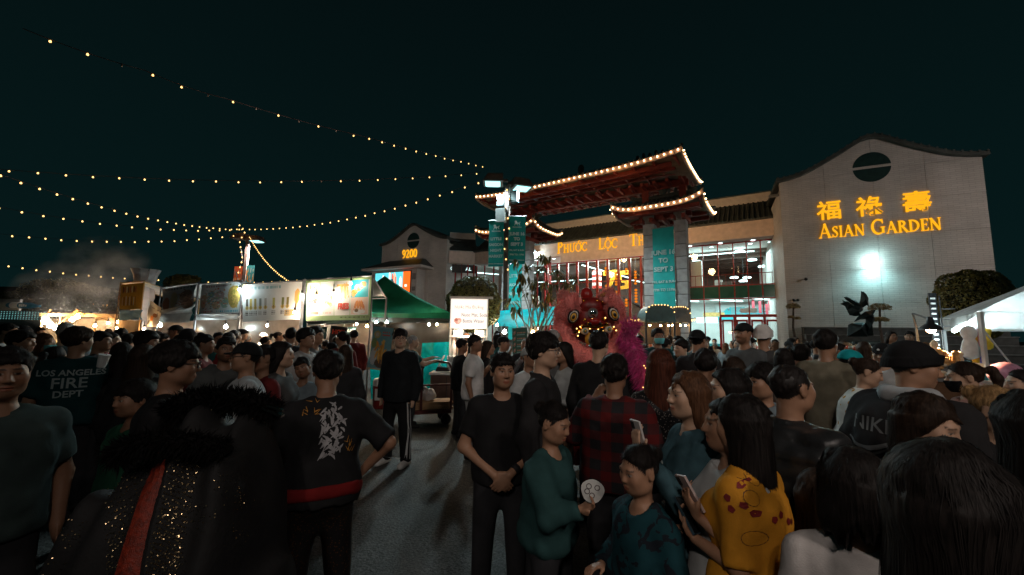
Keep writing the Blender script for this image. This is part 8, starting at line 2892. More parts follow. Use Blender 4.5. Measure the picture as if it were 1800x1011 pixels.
P["longback"]=person("woman with long dark hair from behind at the fries stall counter",609,602,5.2,176,lod=1,sex="f",hair=("long","dark"),hairkw=dict(length=0.26),H=1.60,top=T(C_CHAR,**LS))
P["fade"]=person("man with a faded haircut from behind before the white menu stall",513,573,6.2,172,lod=1,skin="b",hair=("buzz","black"),top=T(C_CHAR,**LS))
P["track"]=person("young man in glasses, black hoodie and striped track trousers standing on the open asphalt",704,576,5.5,-34,lod=0,skin="d",hair=SH,hairkw=dict(fringe=0.022,vol=0.010),glasses=True,yaw=42,H=1.80,stance=0.16,top=T(CM("hoodie_black",(0.014,0.016,0.018)),hood=True,fit=0.035,hem=0.46,**LS),bottom=dict(m=CM("track_black",(0.012,0.012,0.013)),cuff=1.25),shoe=SHOE_W)
P["worker"]=person("stall worker in a dark teal tee reaching right over the teal tarp",727,587,7.6,100,lod=1,skin="d",hair=("buzz","grey"),w=1.08,H=1.70,armL=((0.02,-0.20,-0.14),(0.0,-0.46,-0.06),(0,-1,0.1),(0,0.2,-1)),armR=((0.02,-0.20,-0.16),(-0.05,-0.44,-0.10),(0,-1,0.1),(0,0.2,-1)),top=T(CM("work_teal",(0.018,0.065,0.066)),fit=0.022),bottom=dict(m=C_CHAR))
P["polo"]=person("man in a white polo and pale trousers on the phone, facing right",836,587,5.9,84,lod=1,skin="c",hair=SH,w=1.08,armL="raise",armR="down",top=T(C_POLO,collar=True,fit=0.022),bottom=dict(m=CM("pale_trousers",(0.33,0.33,0.33))))
P["dress"]=person("woman in a white long-sleeved top and pleated white skirt, facing left",990,597,4.7,-62,lod=1,sex="f",skin="b",hair=("long","black"),hairkw=dict(length=0.16),H=1.68,armL="bent",armR="down",top=T(CM("white_top",(0.50,0.52,0.52)),fit=0.012,hem=0.56,flare=0.0,**LS),bottom=dict(kind="skirt",hem=0.36,m=CM("white_skirt",(0.46,0.47,0.47))))
P["shadowf"]=person("woman with long dark hair facing right behind the white polo man",859,592,6.7,84,lod=1,sex="f",skin="b",hair=("long","dark"),hairkw=dict(length=0.2),H=1.64,top=T(C_BLACK2,**LS))
P["darkcap"]=person("person in a black cap raising a hand to the mouth near the green menu board",886,590,6.9,72,lod=1,skin="b",hair=("buzz","black"),cap=CAP_B,armL="raise",top=T(CM("white_collar",(0.3,0.3,0.3)),**LS))
P["darkback"]=person("person in black from behind left of the white polo man",813,594,7.0,110,lod=1,skin="c",hair=SH,top=T(C_BLACK,**LS))
P["caller"]=person("man in a white tee raising his arm beside the cyan spotlight",876,580,9.4,60,lod=1,skin="d",hair=("buzz","black"),armL="raise",armR="raise",top=T(C_WHITE))
P["balding"]=person("balding man looking right between the glasses youth and the pink lion",974,577,5.0,105,lod=1,skin="c",hair=("buzz","grey"),top=T(C_GREY,**LS))
P["greycap"]=person("person in a pale grey cap and white sleeves behind the glasses youth",932,600,4.7,50,lod=1,skin="c",hair=("buzz","black"),cap=CAP_G,H=1.62,top=T(C_LGREY,**LS))
# ---- middle distance, right of the lion
P["facecam"]=person("man facing the camera beside the pink lion's tail",1116,590,5.1,6,lod=1,skin="d",hair=SH,hairkw=dict(vol=0.006),H=1.70,top=T(C_BLACK,**LS))
P["tealmask"]=person("person in a teal face mask and dark teal sweatshirt near the domed carts",1156,576,6.4,26,lod=1,skin="c",hair=SH,hairkw=dict(vol=0.006),mask=MASK_T,top=T(C_DTEAL,**LS))
P["lookleft"]=person("young man in a black tee looking left before the gate's right-hand column",1197,580,5.6,-52,lod=1,skin="d",hair=SH,hairkw=dict(fringe=0.015,vol=0.008),H=1.72,top=T(C_BLACK))
P["backcap"]=person("man in a black cap turned backwards, seen from behind below the mall windows",1226,578,4.9,158,lod=1,skin="b",hair=("buzz","black"),cap=CAP_B,cap_back=True,top=T(C_BLACK2,collar=True,**LS))
P["puffhood"]=person("person in a dark puffy hooded coat seen from behind, left of the white beanie",1240,604,3.5,172,lod=1,hair=SH,hairkw=dict(vol=0.012),H=1.66,top=T(C_PUFF,hood=True,quilt=True,fit=0.05,**LS))
P["brownhead"]=person("woman with smooth dark brown hair from behind under the black tee man",1288,604,3.3,180,lod=1,sex="f",hair=("long","dark"),hairkw=dict(length=0.2),H=1.62,top=T(C_BLACK,**LS))
P["capface"]=person("stubbled man in a dark cap looking left, taller than those round him",1306,566,5.0,-38,lod=1,skin="b",hair=("buzz","black"),cap=CAP_B,stubble=0.45,w=1.1,top=T(CM("grey_shirt",(0.10,0.11,0.115))))
P["whitebeanie"]=person("person in a white knitted beanie from behind",1341,570,4.9,168,lod=1,skin="b",hair=("buzz","black"),beanie=BEAN_W,w=1.1,top=T(CM("ash_tee",(0.075,0.075,0.076))))
P["longphone"]=person("woman with long black hair from behind holding a phone to her left",1374,587,4.3,190,lod=1,sex="f",hair=LONG,hairkw=dict(length=0.34),H=1.66,armL=((0.10,-0.05,-0.24),(0.10,-0.18,-0.02),(0,-0.3,0.9),(-0.5,0.5,0.2),0.5),top=T(CM("brown_knit",(0.12,0.085,0.07)),**LS))
P["sport"]=person("youth in a black and white sports jacket with a hand at the shoulder",1407,585,4.4,150,lod=1,skin="b",hair=SH,hairkw=dict(vol=0.008),H=1.70,armR=((0.10,-0.10,-0.22),(0.0,-0.16,0.0),(-0.3,0.2,0.8),(0,1,0),0.8),top=T(C_NAVY,**LS))
P["olive"]=person("man in an olive-grey sweater and dark shorts from behind",1450,579,4.0,160,lod=1,skin="b",hair=SH,hairkw=dict(vol=0.010),w=1.05,top=T(C_OLIVE,fit=0.026,**LS),bottom=dict(kind="shorts",m=C_CHAR))
P["tealcap"]=person("person in a bright teal cap bending over the table, black jacket",1493,600,4.1,122,lod=1,skin="d",hair=("buzz","black"),cap=CAP_T,pitch=14,H=1.66,top=T(C_BLACK,**LS))
P["flower"]=person("woman with a hair knot in a white sweater dotted with orange flowers",1522,615,3.5,96,lod=1,sex="f",skin="d",hair=("bun","dark"),H=1.62,pitch=16,lean=8,w=1.1,top=T(C_FLOWER,fit=0.035,**LS))
P["smile"]=person("smiling person in a black cap and white top behind the snack table",1548,598,4.9,-14,lod=1,skin="d",hair=("buzz","black"),cap=CAP_B,H=1.72,pitch=10,top=T(C_LGREY,**LS))
P["seat1"]=person("woman sitting darkly against the planter steps, left of a pair",1566,575,9.6,40,lod=1,sex="f",skin="c",hair=("long","black"),hairkw=dict(length=0.16),top=T(C_BLACK2,**LS))
P["seat2"]=person("man in a dark open jacket before the planter steps, right of the pair",1597,572,9.6,-5,lod=1,skin="c",hair=SH,top=T(C_BLACK,**LS))
P["cyanjacket"]=person("person bending in a cyan and black jacket behind the olive sweater man",1470,584,5.6,110,lod=1,skin="c",hair=SH,H=1.72,top=T(CM("cyan_jacket",(0.06,0.30,0.34)),**LS))
P["tent"]=person("person in black with a white headband under the white canopy at the right edge",1795,655,3.2,-60,lod=1,skin="d",hair=("bun","black"),H=1.56,top=T(C_BLACK2,**LS))
# ---- left crowd
P["l1"]=person("person with short hair and a white shirt at the left edge below the lattice",17,567,6.0,68,lod=1,skin="b",hair=SH,top=T(C_LGREY))
P["l2"]=person("dark-haired person looking right in front of the masked woman",42,579,4.4,62,lod=1,skin="b",hair=SH,hairkw=dict(vol=0.010),H=1.72,top=T(C_CHAR,**LS))
P["l3"]=person("woman in a pale teal face mask with brown hair and light tee",80,585,5.0,62,lod=1,sex="f",skin="b",hair=("bob","brown"),mask=MASK_T,H=1.68,top=T(C_LGREY))
P["l4"]=person("grey-haired man in a blue-grey tee from behind, tallest by the grill lights",118,564,5.2,160,lod=1,skin="d",hair=("buzz","grey"),w=1.15,top=T(C_BLUEG,fit=0.024))
P["l5"]=person("man looking right in a dark jacket beside the fire-lettered tee",180,578,5.0,72,lod=1,skin="b",hair=SH,H=1.72,top=T(C_CHAR,**LS))
P["l6"]=person("woman in a rose top looking right below the grill truss",198,581,5.7,70,lod=1,sex="f",skin="d",hair=("bun","black"),H=1.70,top=T(C_ROSE))
P["l7"]=person("person with cropped hair from behind before the beige tarp",226,585,6.2,168,lod=1,skin="b",hair=SH,top=T(C_CHAR,**LS))
P["l8"]=person("young man with a bowl cut in profile to the right before the side banner",262,580,4.6,70,lod=1,skin="b",hair=SH,hairkw=dict(vol=0.010,fringe=0.012),H=1.73,top=T(C_BLACK,**LS))
P["l9"]=person("person in a dark cap and red top looking left below the crumpled banner",309,570,7.6,-92,lod=1,skin="c",hair=("buzz","black"),cap=CAP_B,top=T(C_RED))
P["l10"]=person("person in a teal top before the cool-lit stall",288,585,7.4,100,lod=1,skin="c",hair=SH,top=T(C_TEAL))
P["l11"]=person("woman with long black hair from behind below the rose top woman",216,598,4.2,178,lod=1,sex="f",hair=LONG,hairkw=dict(length=0.3),H=1.62,top=T(C_BLACK2,**LS))
P["l12"]=person("person in a dark wool hat from behind below the crumpled banner",332,577,5.6,165,lod=1,hair=SH,beanie=CM("hat_char",(0.025,0.023,0.024)),top=T(C_BLACK2,**LS))
P["l13"]=person("person in dark red looking right behind the moustached man",362,585,5.0,78,lod=1,skin="c",hair=SH,H=1.70,top=T(C_MAROON,**LS))
P["l14"]=person("woman with loose long hair from behind, left of the glasses performer",254,606,3.7,158,lod=1,sex="f",hair=("long","dark"),hairkw=dict(length=0.26,vol=0.008),H=1.62,top=T(C_BLACK,**LS))
P["l15"]=person("person with a black ponytail before the fire-lettered tee, half turned",100,602,4.0,150,lod=1,sex="f",hair=("pony","black"),H=1.58,top=T(C_BLACK2,**LS))
P["l16"]=person("man with a bald patch from behind at the noodle stall",412,578,7.0,170,lod=1,skin="b",hair=("buzz","black"),top=T(C_BLUEG))
P["cook"]=person("cook in a white cap and white top inside the white menu stall",464,584,11.8,62,lod=1,skin="d",hair=("buzz","black"),cap=CM("cap_white",(0.7,0.7,0.68)),top=T(C_WHITE,**LS))
P["cook2"]=person("cook in a red apron working inside the noodle stall",381,583,12.6,10,lod=1,skin="d",hair=("buzz","black"),top=T(C_RED,**LS))
P["cook3"]=person("vendor behind the fries stall counter under the pick-up sign",604,590,11.0,-20,lod=1,skin="c",hair=SH,H=1.66,top=T(C_CHAR))
# ---- prints and small parts
t,B,body,shirt=P["fire"]
for s_,z,sz in (("LOS ANGELES",1.30,0.075),("FIRE",1.185,0.135),("DEPT",1.10,0.085)):
 decal(shirt,text_mesh(s_,sz,0.0,0.002),SILV,"lettering",(0.0,z-0.0),back=True)
t,B,body,shirt=P["dragon"]
def strokes_mesh(segs,seed=0):
 """Brush-like strokes in x, z, cut fine enough to lie on cloth."""
 mb=MB()
 for pts,w in segs:
  n=len(pts)
  for i in range(n-1):
   a,b=Vector((pts[i][0],0,pts[i][1])),Vector((pts[i+1][0],0,pts[i+1][1]))
   d=(b-a).normalized()
   nn_=Vector((-d.z,0,d.x))
   w0=w*(0.35+0.65*math.sin(math.pi*(i+0.15)/n))
   w1=w*(0.35+0.65*math.sin(math.pi*min(n,i+1.0)/n)) if i<n-2 else w*0.12
   mb.add([a-nn_*w0,b-nn_*w1,b+nn_*w1,a+nn_*w0],[(0,1,2,3)])
 me=bpy.data.meshes.new("print")
 me.from_pydata(mb.v,[],mb.f)
 return me
r8=random.Random(4)
segs=[]
for k in range(70):
 u=k/70
 x,z=(0.035+0.03*math.sin(3.1*u))*math.sin(k*2.4),0.15-0.32*u
 a=r8.uniform(-2.6,-0.6) if k%3 else r8.uniform(0.3,2.6)
 L=r8.uniform(0.035,0.075)
 segs.append(([(x,z),(x+0.5*L*math.cos(a)+0.008,z+0.5*L*math.sin(a)),(x+L*math.cos(a),z+L*math.sin(a)-0.006)],0.009))
decal(shirt,strokes_mesh(segs),mat("beast_print",(0.30,0.29,0.30),0.6,0.25,30),"beast_print",(-0.03,1.20),back=True,scale=0.8)
segs=[]
for cx_,cz_ in ((-0.125,0.15),(-0.085,0.155),(-0.13,0.09),(-0.09,0.095),(0.11,-0.09),(0.115,-0.14)):
 for k in range(5):
  a=r8.uniform(0,3.1)
  L=r8.uniform(0.02,0.04)
  x,z=cx_+r8.uniform(-0.015,0.015),cz_+r8.uniform(-0.015,0.015)
  segs.append(([(x,z),(x+L*math.cos(a),z+L*math.sin(a))],0.004))
decal(shirt,strokes_mesh(segs),GOLDP,"brush_print",(-0.02,1.20),back=True)
# sash
f=SDF(*B.axes(1,lo=np.array([-9,-9,0.60]),hi=np.array([9,9,1.05]),hands=False,head=False))
B.torso(f,0.052,zlo=0.80,zhi=0.875,k=0.02)
f.cone((0.10,-0.05,0.84),(0.13,-0.13,0.55),0.03,0.04,0.02)
sdf_obj(f,"sash",CM("sash_red",(0.16,0.012,0.012)),t)
t,B,body,shirt=P["beanie"]
decal(shirt,text_mesh("NIKE",0.105,0.0,0.001,spacing=1.0),mat("logo_grey",(0.15,0.155,0.16),0.6),"lettering",(0.075,1.27),back=True)
sw=[([(-0.14+0.28*u,-0.035+0.10*(u-0.25)**2*1.6-0.035*math.sin(min(1,u*2.2)*1.57)) for u in [i/16 for i in range(17)]],0.012),([(-0.13+0.24*u,-0.075+0.10*(u-0.25)**2*1.5-0.03*math.sin(min(1,u*2.2)*1.57)) for u in [i/16 for i in range(17)]],0.006)]
decal(shirt,strokes_mesh(sw),mat("logo_grey",(0.15,0.155,0.16),0.6),"swoosh",(0.075,1.24),back=True)
f=SDF(*B.axes(0,lo=np.array([-9,-9,B.zs-0.05]),hands=False,head=False))
pts=[B.tp(p) for p in ((-0.085,-0.06,B.zs+0.03),(-0.095,0.03,B.zs+0.065),(-0.05,0.095,B.zs+0.055),(0.05,0.095,B.zs+0.055),(0.095,0.03,B.zs+0.065),(0.085,-0.06,B.zs+0.03))]
for a,b in zip(pts[:-1],pts[1:]):
 f.cone(a,b,0.045,0.045,0.02)
sdf_obj(f,"hood_lining",CM("fleece_grey",(0.36,0.37,0.38)),t)
# track stripes, jacket panels
t,B,body,shirt=P["track"]
tr=[c for c in t.children if c.name.startswith("trousers")][0]
bv=BVHTree.FromPolygons([v.co for v in tr.data.vertices],[p.vertices for p in tr.data.polygons])
for sd in (1,-1):
 for dx in (-0.022,0.022):
  mb=MB()
  prev=None
  for k in range(40):
   z=0.10+0.80*k/39
   row=[]
   for w in (-0.009,0.009):
    h=bv.ray_cast(Vector((sd*0.6,-0.02+dx+w-0.03*sd*0,z)),Vector((-sd,0,0)))
    row.append((h[0]+Vector((sd*0.004,0,0))) if h[0] else None)
   if prev and all(prev) and all(row):
    mb.add([prev[0],prev[1],row[1],row[0]],[(0,1,2,3)])
   prev=row
  mb.build("stripe",C_LGREY,t)
for p in ("yellow",):
 t,B,body,shirt=P[p]
 segs=[]
 for k in range(26):
  cx_,cz_=r8.uniform(-0.26,0.26),r8.uniform(-0.34,0.26)
  a=r8.uniform(0,3.1)
  for j in (-1,1):
   segs.append(([(cx_+j*(0.006+0.009*i)*math.cos(a),cz_+j*(0.006+0.009*i)*math.sin(a)) for i in range(4)],0.013))
 red_m=mat("motif_red",(0.22,0.02,0.02),0.6)
 decal(shirt,strokes_mesh(segs[:26]),red_m,"motif_print",(0.0,1.08),back=True)
 decal(shirt,strokes_mesh(segs[26:]),red_m,"motif_print",(0.0,1.08),side=True)
 segs=[]
 for k in range(12):
  cx_,cz_=r8.uniform(-0.24,0.24),r8.uniform(-0.34,0.22)
  ring_=[(cx_+0.030*math.cos(a),cz_+0.026*math.sin(a)) for a in [2*math.pi*i/14 for i in range(15)]]
  segs+=[([ring_[i],ring_[i+1]],0.0022) for i in range(14)]
 for side_ in (True,False):
  decal(shirt,strokes_mesh(segs),mat("motif_dark",(0.05,0.02,0.015),0.6),"motif_print",(0.0,1.08),side=side_)
t,B,body,shirt=P["tealmask"]
for s_,z in (("CALI",1.27),("STATE",1.19)):
 decal(shirt,strokes_mesh([([(-0.10+k*0.04,0.0),(-0.08+k*0.04,0.05)],0.008) for k in range(6)]),mat("dim_teal_print",(0.05,0.13,0.13),0.6),"chest_print",(0,z),back=False)
t,B,body,shirt=P["sport"]
decal(shirt,strokes_mesh([([(-0.2+0.04*k,0.02*abs(k-5)/5) for k in range(11)],0.028)]),C_WHITE,"white_yoke",(0,1.36),back=True)
t,B,body,shirt=P["smile"]
MB().ball(B.head_world((0,-0.108,0.068)),0.014,8,6).build("badge",C_WHITE,t)
# watch
t,B,body,shirt=P["mainman"]
sh,e,w=B.arm[1]
a=np.array(w)+(np.array(e)-np.array(w))*0.12
b=np.array(w)+(np.array(e)-np.array(w))*0.26
MB().tube([a,a+(b-a)*0.5,b],[0.031,0.034,0.031],14).build("watch",BLACK,t)
# bracelets, earring
t,B,body,shirt=P["phonewoman"]
sh,e,w=B.arm[1]
for f_ in (0.14,0.20,0.26):
 a=np.array(w)+(np.array(e)-np.array(w))*f_
 d=(np.array(e)-np.array(w))/np.linalg.norm(np.array(e)-np.array(w))
 MB().tube([a,a+d*0.006],[0.040,0.040],16).build("bracelet",mat("gold_metal",(0.6,0.35,0.1),0.25,0.1,5,metal=1.0),t)
MB().ball(B.head_world((0.082,0.004,-0.045)),0.006,8,6).build("earring",WHITE_WALL,t)
for k in range(4):
 p_=B.tp((0.0,-0.155,B.zs-0.12-0.10*k))
 MB().lathe([(0.011,-0.004),(0.011,0.004)],10,M=Matrix.Translation(Vector(p_))@Matrix.Rotation(R(90),4,"X")).build("button",SILV,t)
held("smartphone","white-cased phone raised high by the brown-haired woman","phone",t,B,1,phone_build(mat("phone_white",(0.55,0.52,0.5),0.3)),group="phones held in the crowd")
held("smartphone","dark phone held low by the brown-haired woman","phone",t,B,-1,phone_build(mat("phone_blue",(0.03,0.06,0.08),0.3)),group="phones held in the crowd")
t,B,body,shirt=P["yellow"]
held("smartphone","dark phone held up in front of the yellow tee girl","phone",t,B,1,phone_build(mat("phone_blue",(0.03,0.06,0.08),0.3)),group="phones held in the crowd")
t,B,body,shirt=P["greytee"]
held("smartphone","pale pink phone tilted in the grey tee girl's hand","phone",t,B,1,phone_build(mat("phone_pink",(0.45,0.35,0.33),0.3)),group="phones held in the crowd")
t,B,body,shirt=P["longphone"]
held("smartphone","phone held out by the long-haired woman beside the white beanie","phone",t,B,1,phone_build(),group="phones held in the crowd")
def paper_(q):
 pts=[(0.055*math.cos(a)*(1+0.08*math.sin(3*a)),0.05+0.055*math.sin(a)) for a in [2*math.pi*i/22 for i in range(22)]]
 MB().prism(pts,-0.0015,0.0).build("sheet",mat("paper_white",(0.6,0.6,0.58),0.7),q)
 mb=MB()
 for cx_,cz_ in ((-0.02,0.07),(0.02,0.07),(0.0,0.03),(-0.025,0.045)):
  mb.tube([(cx_+0.012*math.cos(a),-0.003,cz_+0.012*math.sin(a)) for a in [2*math.pi*i/10 for i in range(11)]],0.002,4,cap=False)
 mb.build("drawing",mat("ink_grey",(0.12,0.1,0.1),0.7),q)
t,B,body,shirt=P["papergirl"]
q=held("paper_cutout","round white paper cutout with curled drawing held by the teal jacket girl","paper",t,B,-1,paper_)
q.rotation_euler=(0,R(8),R(-8))
t,B,body,shirt=P["fire"]
pc=at(181,634,3.7)
cup=thing("paper_cup","tilted white paper cup with a straw beside the fire-lettered tee","cup",pc,0)
MB().lathe([(0.03,-0.06),(0.042,0.05),(0.044,0.055)],14).tube([(0.01,0,0.05),(0.025,0,0.10)],0.004,5).build("cup",C_WHITE,cup)
cup.rotation_euler=(0,R(12),0)
# apron on the worker
t,B,body,shirt=P["worker"]
bv=None
MB().grid(lambda u,v:((u-0.5)*0.36,-0.175-0.02*math.cos((u-0.5)*3)-0.03*v,1.20-0.55*v),8,10).build("apron",C_CHAR,t,smooth=True)
# ---- the rest of the crowd: simpler figures, each its own thing with copied parts
ARCH=[]
for i,sp in enumerate((
 dict(hair=SH,hairkw=dict(vol=0.008)),dict(sex="f",hair=LONG,hairkw=dict(length=0.22)),dict(hair=("buzz","black"),cap=CAP_B),dict(hair=SH,hairkw=dict(fringe=0.02,vol=0.012),yaw=25),dict(sex="f",hair=("bun","dark"),yaw=-30),
 dict(sex="f",hair=("long","brown"),hairkw=dict(length=0.2),yaw=20),dict(hair=("buzz","grey"),yaw=-20),dict(sex="f",hair=("pony","black"),yaw=35),dict(hair=("buzz","black"),beanie=BEAN_B),dict(hair=SH,mask=MASK_T,yaw=-25),dict(sex="f",hair=("bob","dark")),dict(hair=SH,glasses=True,yaw=15))):
 sp.update(H=1.70,lod=2,seed=40+i,skin="bdcadbcbdabc"[i],w=[1,1,1.1,0.95,1,1,1.12,1,1.08,1,1.05,1][i])
 sp["top"]=T(C_CHAR,sleeve="long" if i%3 else "short",hood=i in (0,8),fit=0.026,amp=0.005)
 ARCH.append((sp,["short hair","long black hair","a black cap","a dark fringe","a dark hair knot","long brown hair","grey cropped hair","a black ponytail","a black beanie","a teal face mask","a dark bob","glasses"][i]))
ARCH_T=[None]*len(ARCH)
TOPS=[("black",C_BLACK),("charcoal",C_CHAR),("dark teal",C_DTEAL),("navy",C_NAVY),("grey",C_GREY),("teal",C_TEAL),("maroon",C_MAROON),("white",C_WHITE),("olive",C_OLIVE),("dusty pink",C_PINK),("blue-grey",C_BLUEG),("soft black",C_BLACK2),("red",C_RED)]
ZONES=[(60,"the lattice pavilion"),(140,"the grill bulbs"),(210,"the grill truss"),(255,"the yellow menu board"),(282,"the side banner"),(345,"the crumpled banner"),(424,"the noodle banner"),(532,"the white banner"),(655,"the fries banner"),(790,"the green tent"),(860,"the lit drinks sign"),(960,"the drooping tree"),(1090,"the glazed hall"),(1125,"the lit poster"),(1205,"the domed carts"),(1262,"the lit counter sign"),(1375,"the mall doors"),(1420,"the small cloud-pruned tree"),(1500,"the planter steps"),(1560,"the bronze sculpture"),(1640,"the far planter steps"),(1900,"the white canopy")]
used_labels=set()
def crowd(px,Y,H,face,ai,ti):
 sp,hairw=ARCH[ai]
 g=at(px,585,Y)
 az=math.degrees(math.atan2(g.x,Y))
 zone=next(z for lim,z in ZONES if px<lim)
 f_=(face+360)%360
 way="facing us" if f_<35 or f_>325 else "facing right" if f_<130 else "seen from behind" if f_<230 else "facing left"
 dist="far back" if Y>10.5 else "midway" if Y>7 else "nearer"
 tn,tm=TOPS[ti]
 for k in range(len(TOPS)):
  tn,tm=TOPS[(ti+k)%len(TOPS)]
  lab="person, %s, %s top, %s, %s below %s"%(hairw,tn,way,dist,zone)
  if lab not in used_labels:
   break
 used_labels.add(lab)
 t=thing("person",lab,"person",(g.x,Y,0),R(face-az),"people in the crowd")
 if ARCH_T[ai] is None:
  build_person(t,dict(sp))
  ARCH_T[ai]=t
 else :
  for c in ARCH_T[ai].children:
   q=c.copy()
   COL.objects.link(q)
   q.parent=t
 t.scale=(H/1.7,)*3
 for c in t.children:
  if c.name.split(".")[0]=="shirt":
   c.material_slots[0].link="OBJECT"
   c.material_slots[0].material=tm
  if c.name.split(".")[0]=="trousers":
   c.material_slots[0].link="OBJECT"
   c.material_slots[0].material=[C_CHAR,C_NAVY,C_BLACK,C_DENIM][(ai+ti)%4]
 return t
rc=random.Random(77)
spots=[]
for lo_,hi_,n,ya,yb in ((0,250,22,5.5,13.0),(235,440,16,5.5,11.0),(430,640,12,6.5,10.5),(800,985,9,7.5,13.5),(1085,1240,22,6.0,14.0),(1225,1400,26,5.5,15.5),(1385,1560,16,5.5,12.0),(1540,1640,7,7.0,11.0)):
 got=0
 tries=0
 while got<n and tries<400:
  tries+=1
  px,Y=rc.uniform(lo_,hi_),ya+(yb-ya)*rc.random()**1.1
  g=at(px,585,Y)
  if any((g.x-a)**2+(Y-b)**2<0.5**2 for a,b in spots):
   continue
  if any((g.x-v[0].location.x)**2+(Y-v[0].location.y)**2<0.42**2 for v in P.values()):
   continue
  spots.append((g.x,Y))
  face=rc.choice([170,185,160,75,95,60,-80,-60,10,-15,180,120,-120])
  crowd(px,Y,rc.uniform(1.52,1.76),face+rc.uniform(-12,12),rc.randrange(len(ARCH)),rc.choice([0,0,1,1,2,3,4,5,6,7,8,9,10,11,11,12]))
  got+=1
  # ------------------------------------------------------------------ the pink dancing lion
LY=5.2
lo_c=at(1037,570,LY)
lion=thing("lion_dance_costume","pink and red dancing lion head with furry brows, yellow eyes and a magenta feathered tail","lion costume",(lo_c.x,LY,0))
def lp(px,py,dy=0.0):
 return at(px,py,LY)+Vector((0,dy,0))-lion.location
def fur_mat(name,col):
 return mat("fur_"+name,col,0.8,0.2,12,0.8,70,sheen=0.0 if name=="black" else 0.4,spec=0.1)
CORAL,MAGENTA,PALEP=fur_mat("coral",(0.92,0.29,0.26)),fur_mat("magenta",(0.72,0.06,0.28)),fur_mat("pale_pink",(0.85,0.33,0.29))
DRED=mat("lion_dark_red",(0.20,0.014,0.012),0.4,0.4,14,0.2)
BRED=mat("lion_red",(0.33,0.015,0.012),0.35,0.3,10,0.1)
GOLD=mat("lion_gold",(0.75,0.38,0.06),0.22,0.2,20,0.1,metal=1.0)
LEDG=emit("lit_gold_dot",(1.0,0.55,0.15),5.0,mis=False)
def fur_tube(pts,rad,m,parent,name,n=1800,L=0.05,droop=0.35,seed=0,flat=1.0):
 """A furry roll along a path: a soft core and fine tapering hairs as real geometry."""
 r=np.random.default_rng(seed)
 path,rads=[],[]
 P=[Vector(p) for p in pts]
 rr=rad if isinstance(rad,(list,tuple)) else [rad]*len(P)
 for i in range(len(P)-1):
  p0,p1,p2,p3=P[max(i-1,0)],P[i],P[i+1],P[min(i+2,len(P)-1)]
  for k in range(6):
   t=k/6
   path.append(0.5*((2*p1)+(p2-p0)*t+(2*p0-5*p1+4*p2-p3)*t*t+(3*p1-p0-3*p2+p3)*t**3))
   rads.append(rr[i]+(rr[i+1]-rr[i])*t)
 path.append(P[-1])
 rads.append(rr[-1])
 mb=MB().tube([path[0]+(path[0]-path[1]).normalized()*rads[0]*0.6]+path+[path[-1]+(path[-1]-path[-2]).normalized()*rads[-1]*0.6],[rads[0]*0.45]+rads+[rads[-1]*0.45],14)
 o=mb.build(name,m,parent,smooth=True)
 A=np.array([tuple(p) for p in path])
 seg=r.integers(0,len(A)-1,n)
 t=r.random(n)[:,None]
 base=A[seg]*(1-t)+A[seg+1]*t
 d=A[seg+1]-A[seg]
 d/=np.linalg.norm(d,axis=1)[:,None]+1e-9
 v=r.normal(size=(n,3))
 v-=d*(v*d).sum(1)[:,None]
 v/=np.linalg.norm(v,axis=1)[:,None]
 R_=(np.array(rads)[seg]*(1-t[:,0])+np.array(rads)[seg+1]*t[:,0])[:,None]
 root=base+v*R_*0.93
 tip=root+(v+r.normal(size=(n,3))*0.35+np.array([0,0,-droop]))*L*r.uniform(0.5,1.3,n)[:,None]
 mid=(root+tip)/2+v*L*0.12
 w=np.cross(v,r.normal(size=(n,3)))
 w/=np.linalg.norm(w,axis=1)[:,None]
 w*=0.0030
 q=np.stack([root-w,root+w,mid+w*0.7,tip,mid-w*0.7],1).reshape(-1,3)
 me=np_mesh("hairs",q,np.stack([np.arange(5*n).reshape(n,5)[:,i] for i in (0,1,2,4)],1))
 me2=np_mesh("hair_tips",q,np.stack([np.arange(5*n).reshape(n,5)[:,i] for i in (4,2,3)],1))
 bm=bmesh.new()
 bm.from_mesh(me)
 bm.from_mesh(me2)
 bm.to_mesh(me)
 bm.free()
 me.materials.append(m)
 link("fur",me,o,kind="stuff")
 return o
def lball(name,px,py,dy,r,m,sc=(1,1,1),parent=None):
 return MB().ball(lp(px,py,dy),r,18,12,sc=sc).build(name,m,parent or lion,smooth=True)
sk_=lball("skull",1037,562,0.12,0.27,DRED,(1.02,1.0,1.15))
lball("forehead",1037,540,-0.02,0.16,DRED,(1.15,0.8,0.85))
cr_=lball("crest",1031,519,0.0,0.085,BRED,(1.0,0.9,1.15))
MB().ball(lp(1031,511,-0.01),0.035,10,8).build("crest_knob",mat("lion_green",(0.05,0.12,0.03),0.4),cr_,smooth=True)
MB().tube([lp(1031+11*math.cos(a),527+2*math.sin(a),-0.085*abs(math.sin(a))) for a in [math.pi*i/10 for i in range(11)]],0.012,6).build("crest_trim",GOLD,cr_)
mr_=MB().lathe([(0.062,-0.012),(0.062,0.01),(0.0,0.012)],22,M=Matrix.Translation(lp(1037,551,-0.19))@Matrix.Rotation(R(98),4,"X")).build("mirror_rim",mat("rim_grey",(0.35,0.32,0.3),0.35,metal=0.6),lion)
MB().ball(lp(1037,551,-0.198),0.045,16,10,sc=(1,0.35,1)).build("mirror",mat("mirror_glass",(0.8,0.8,0.8),0.06,0.0,metal=1.0),mr_,smooth=True)
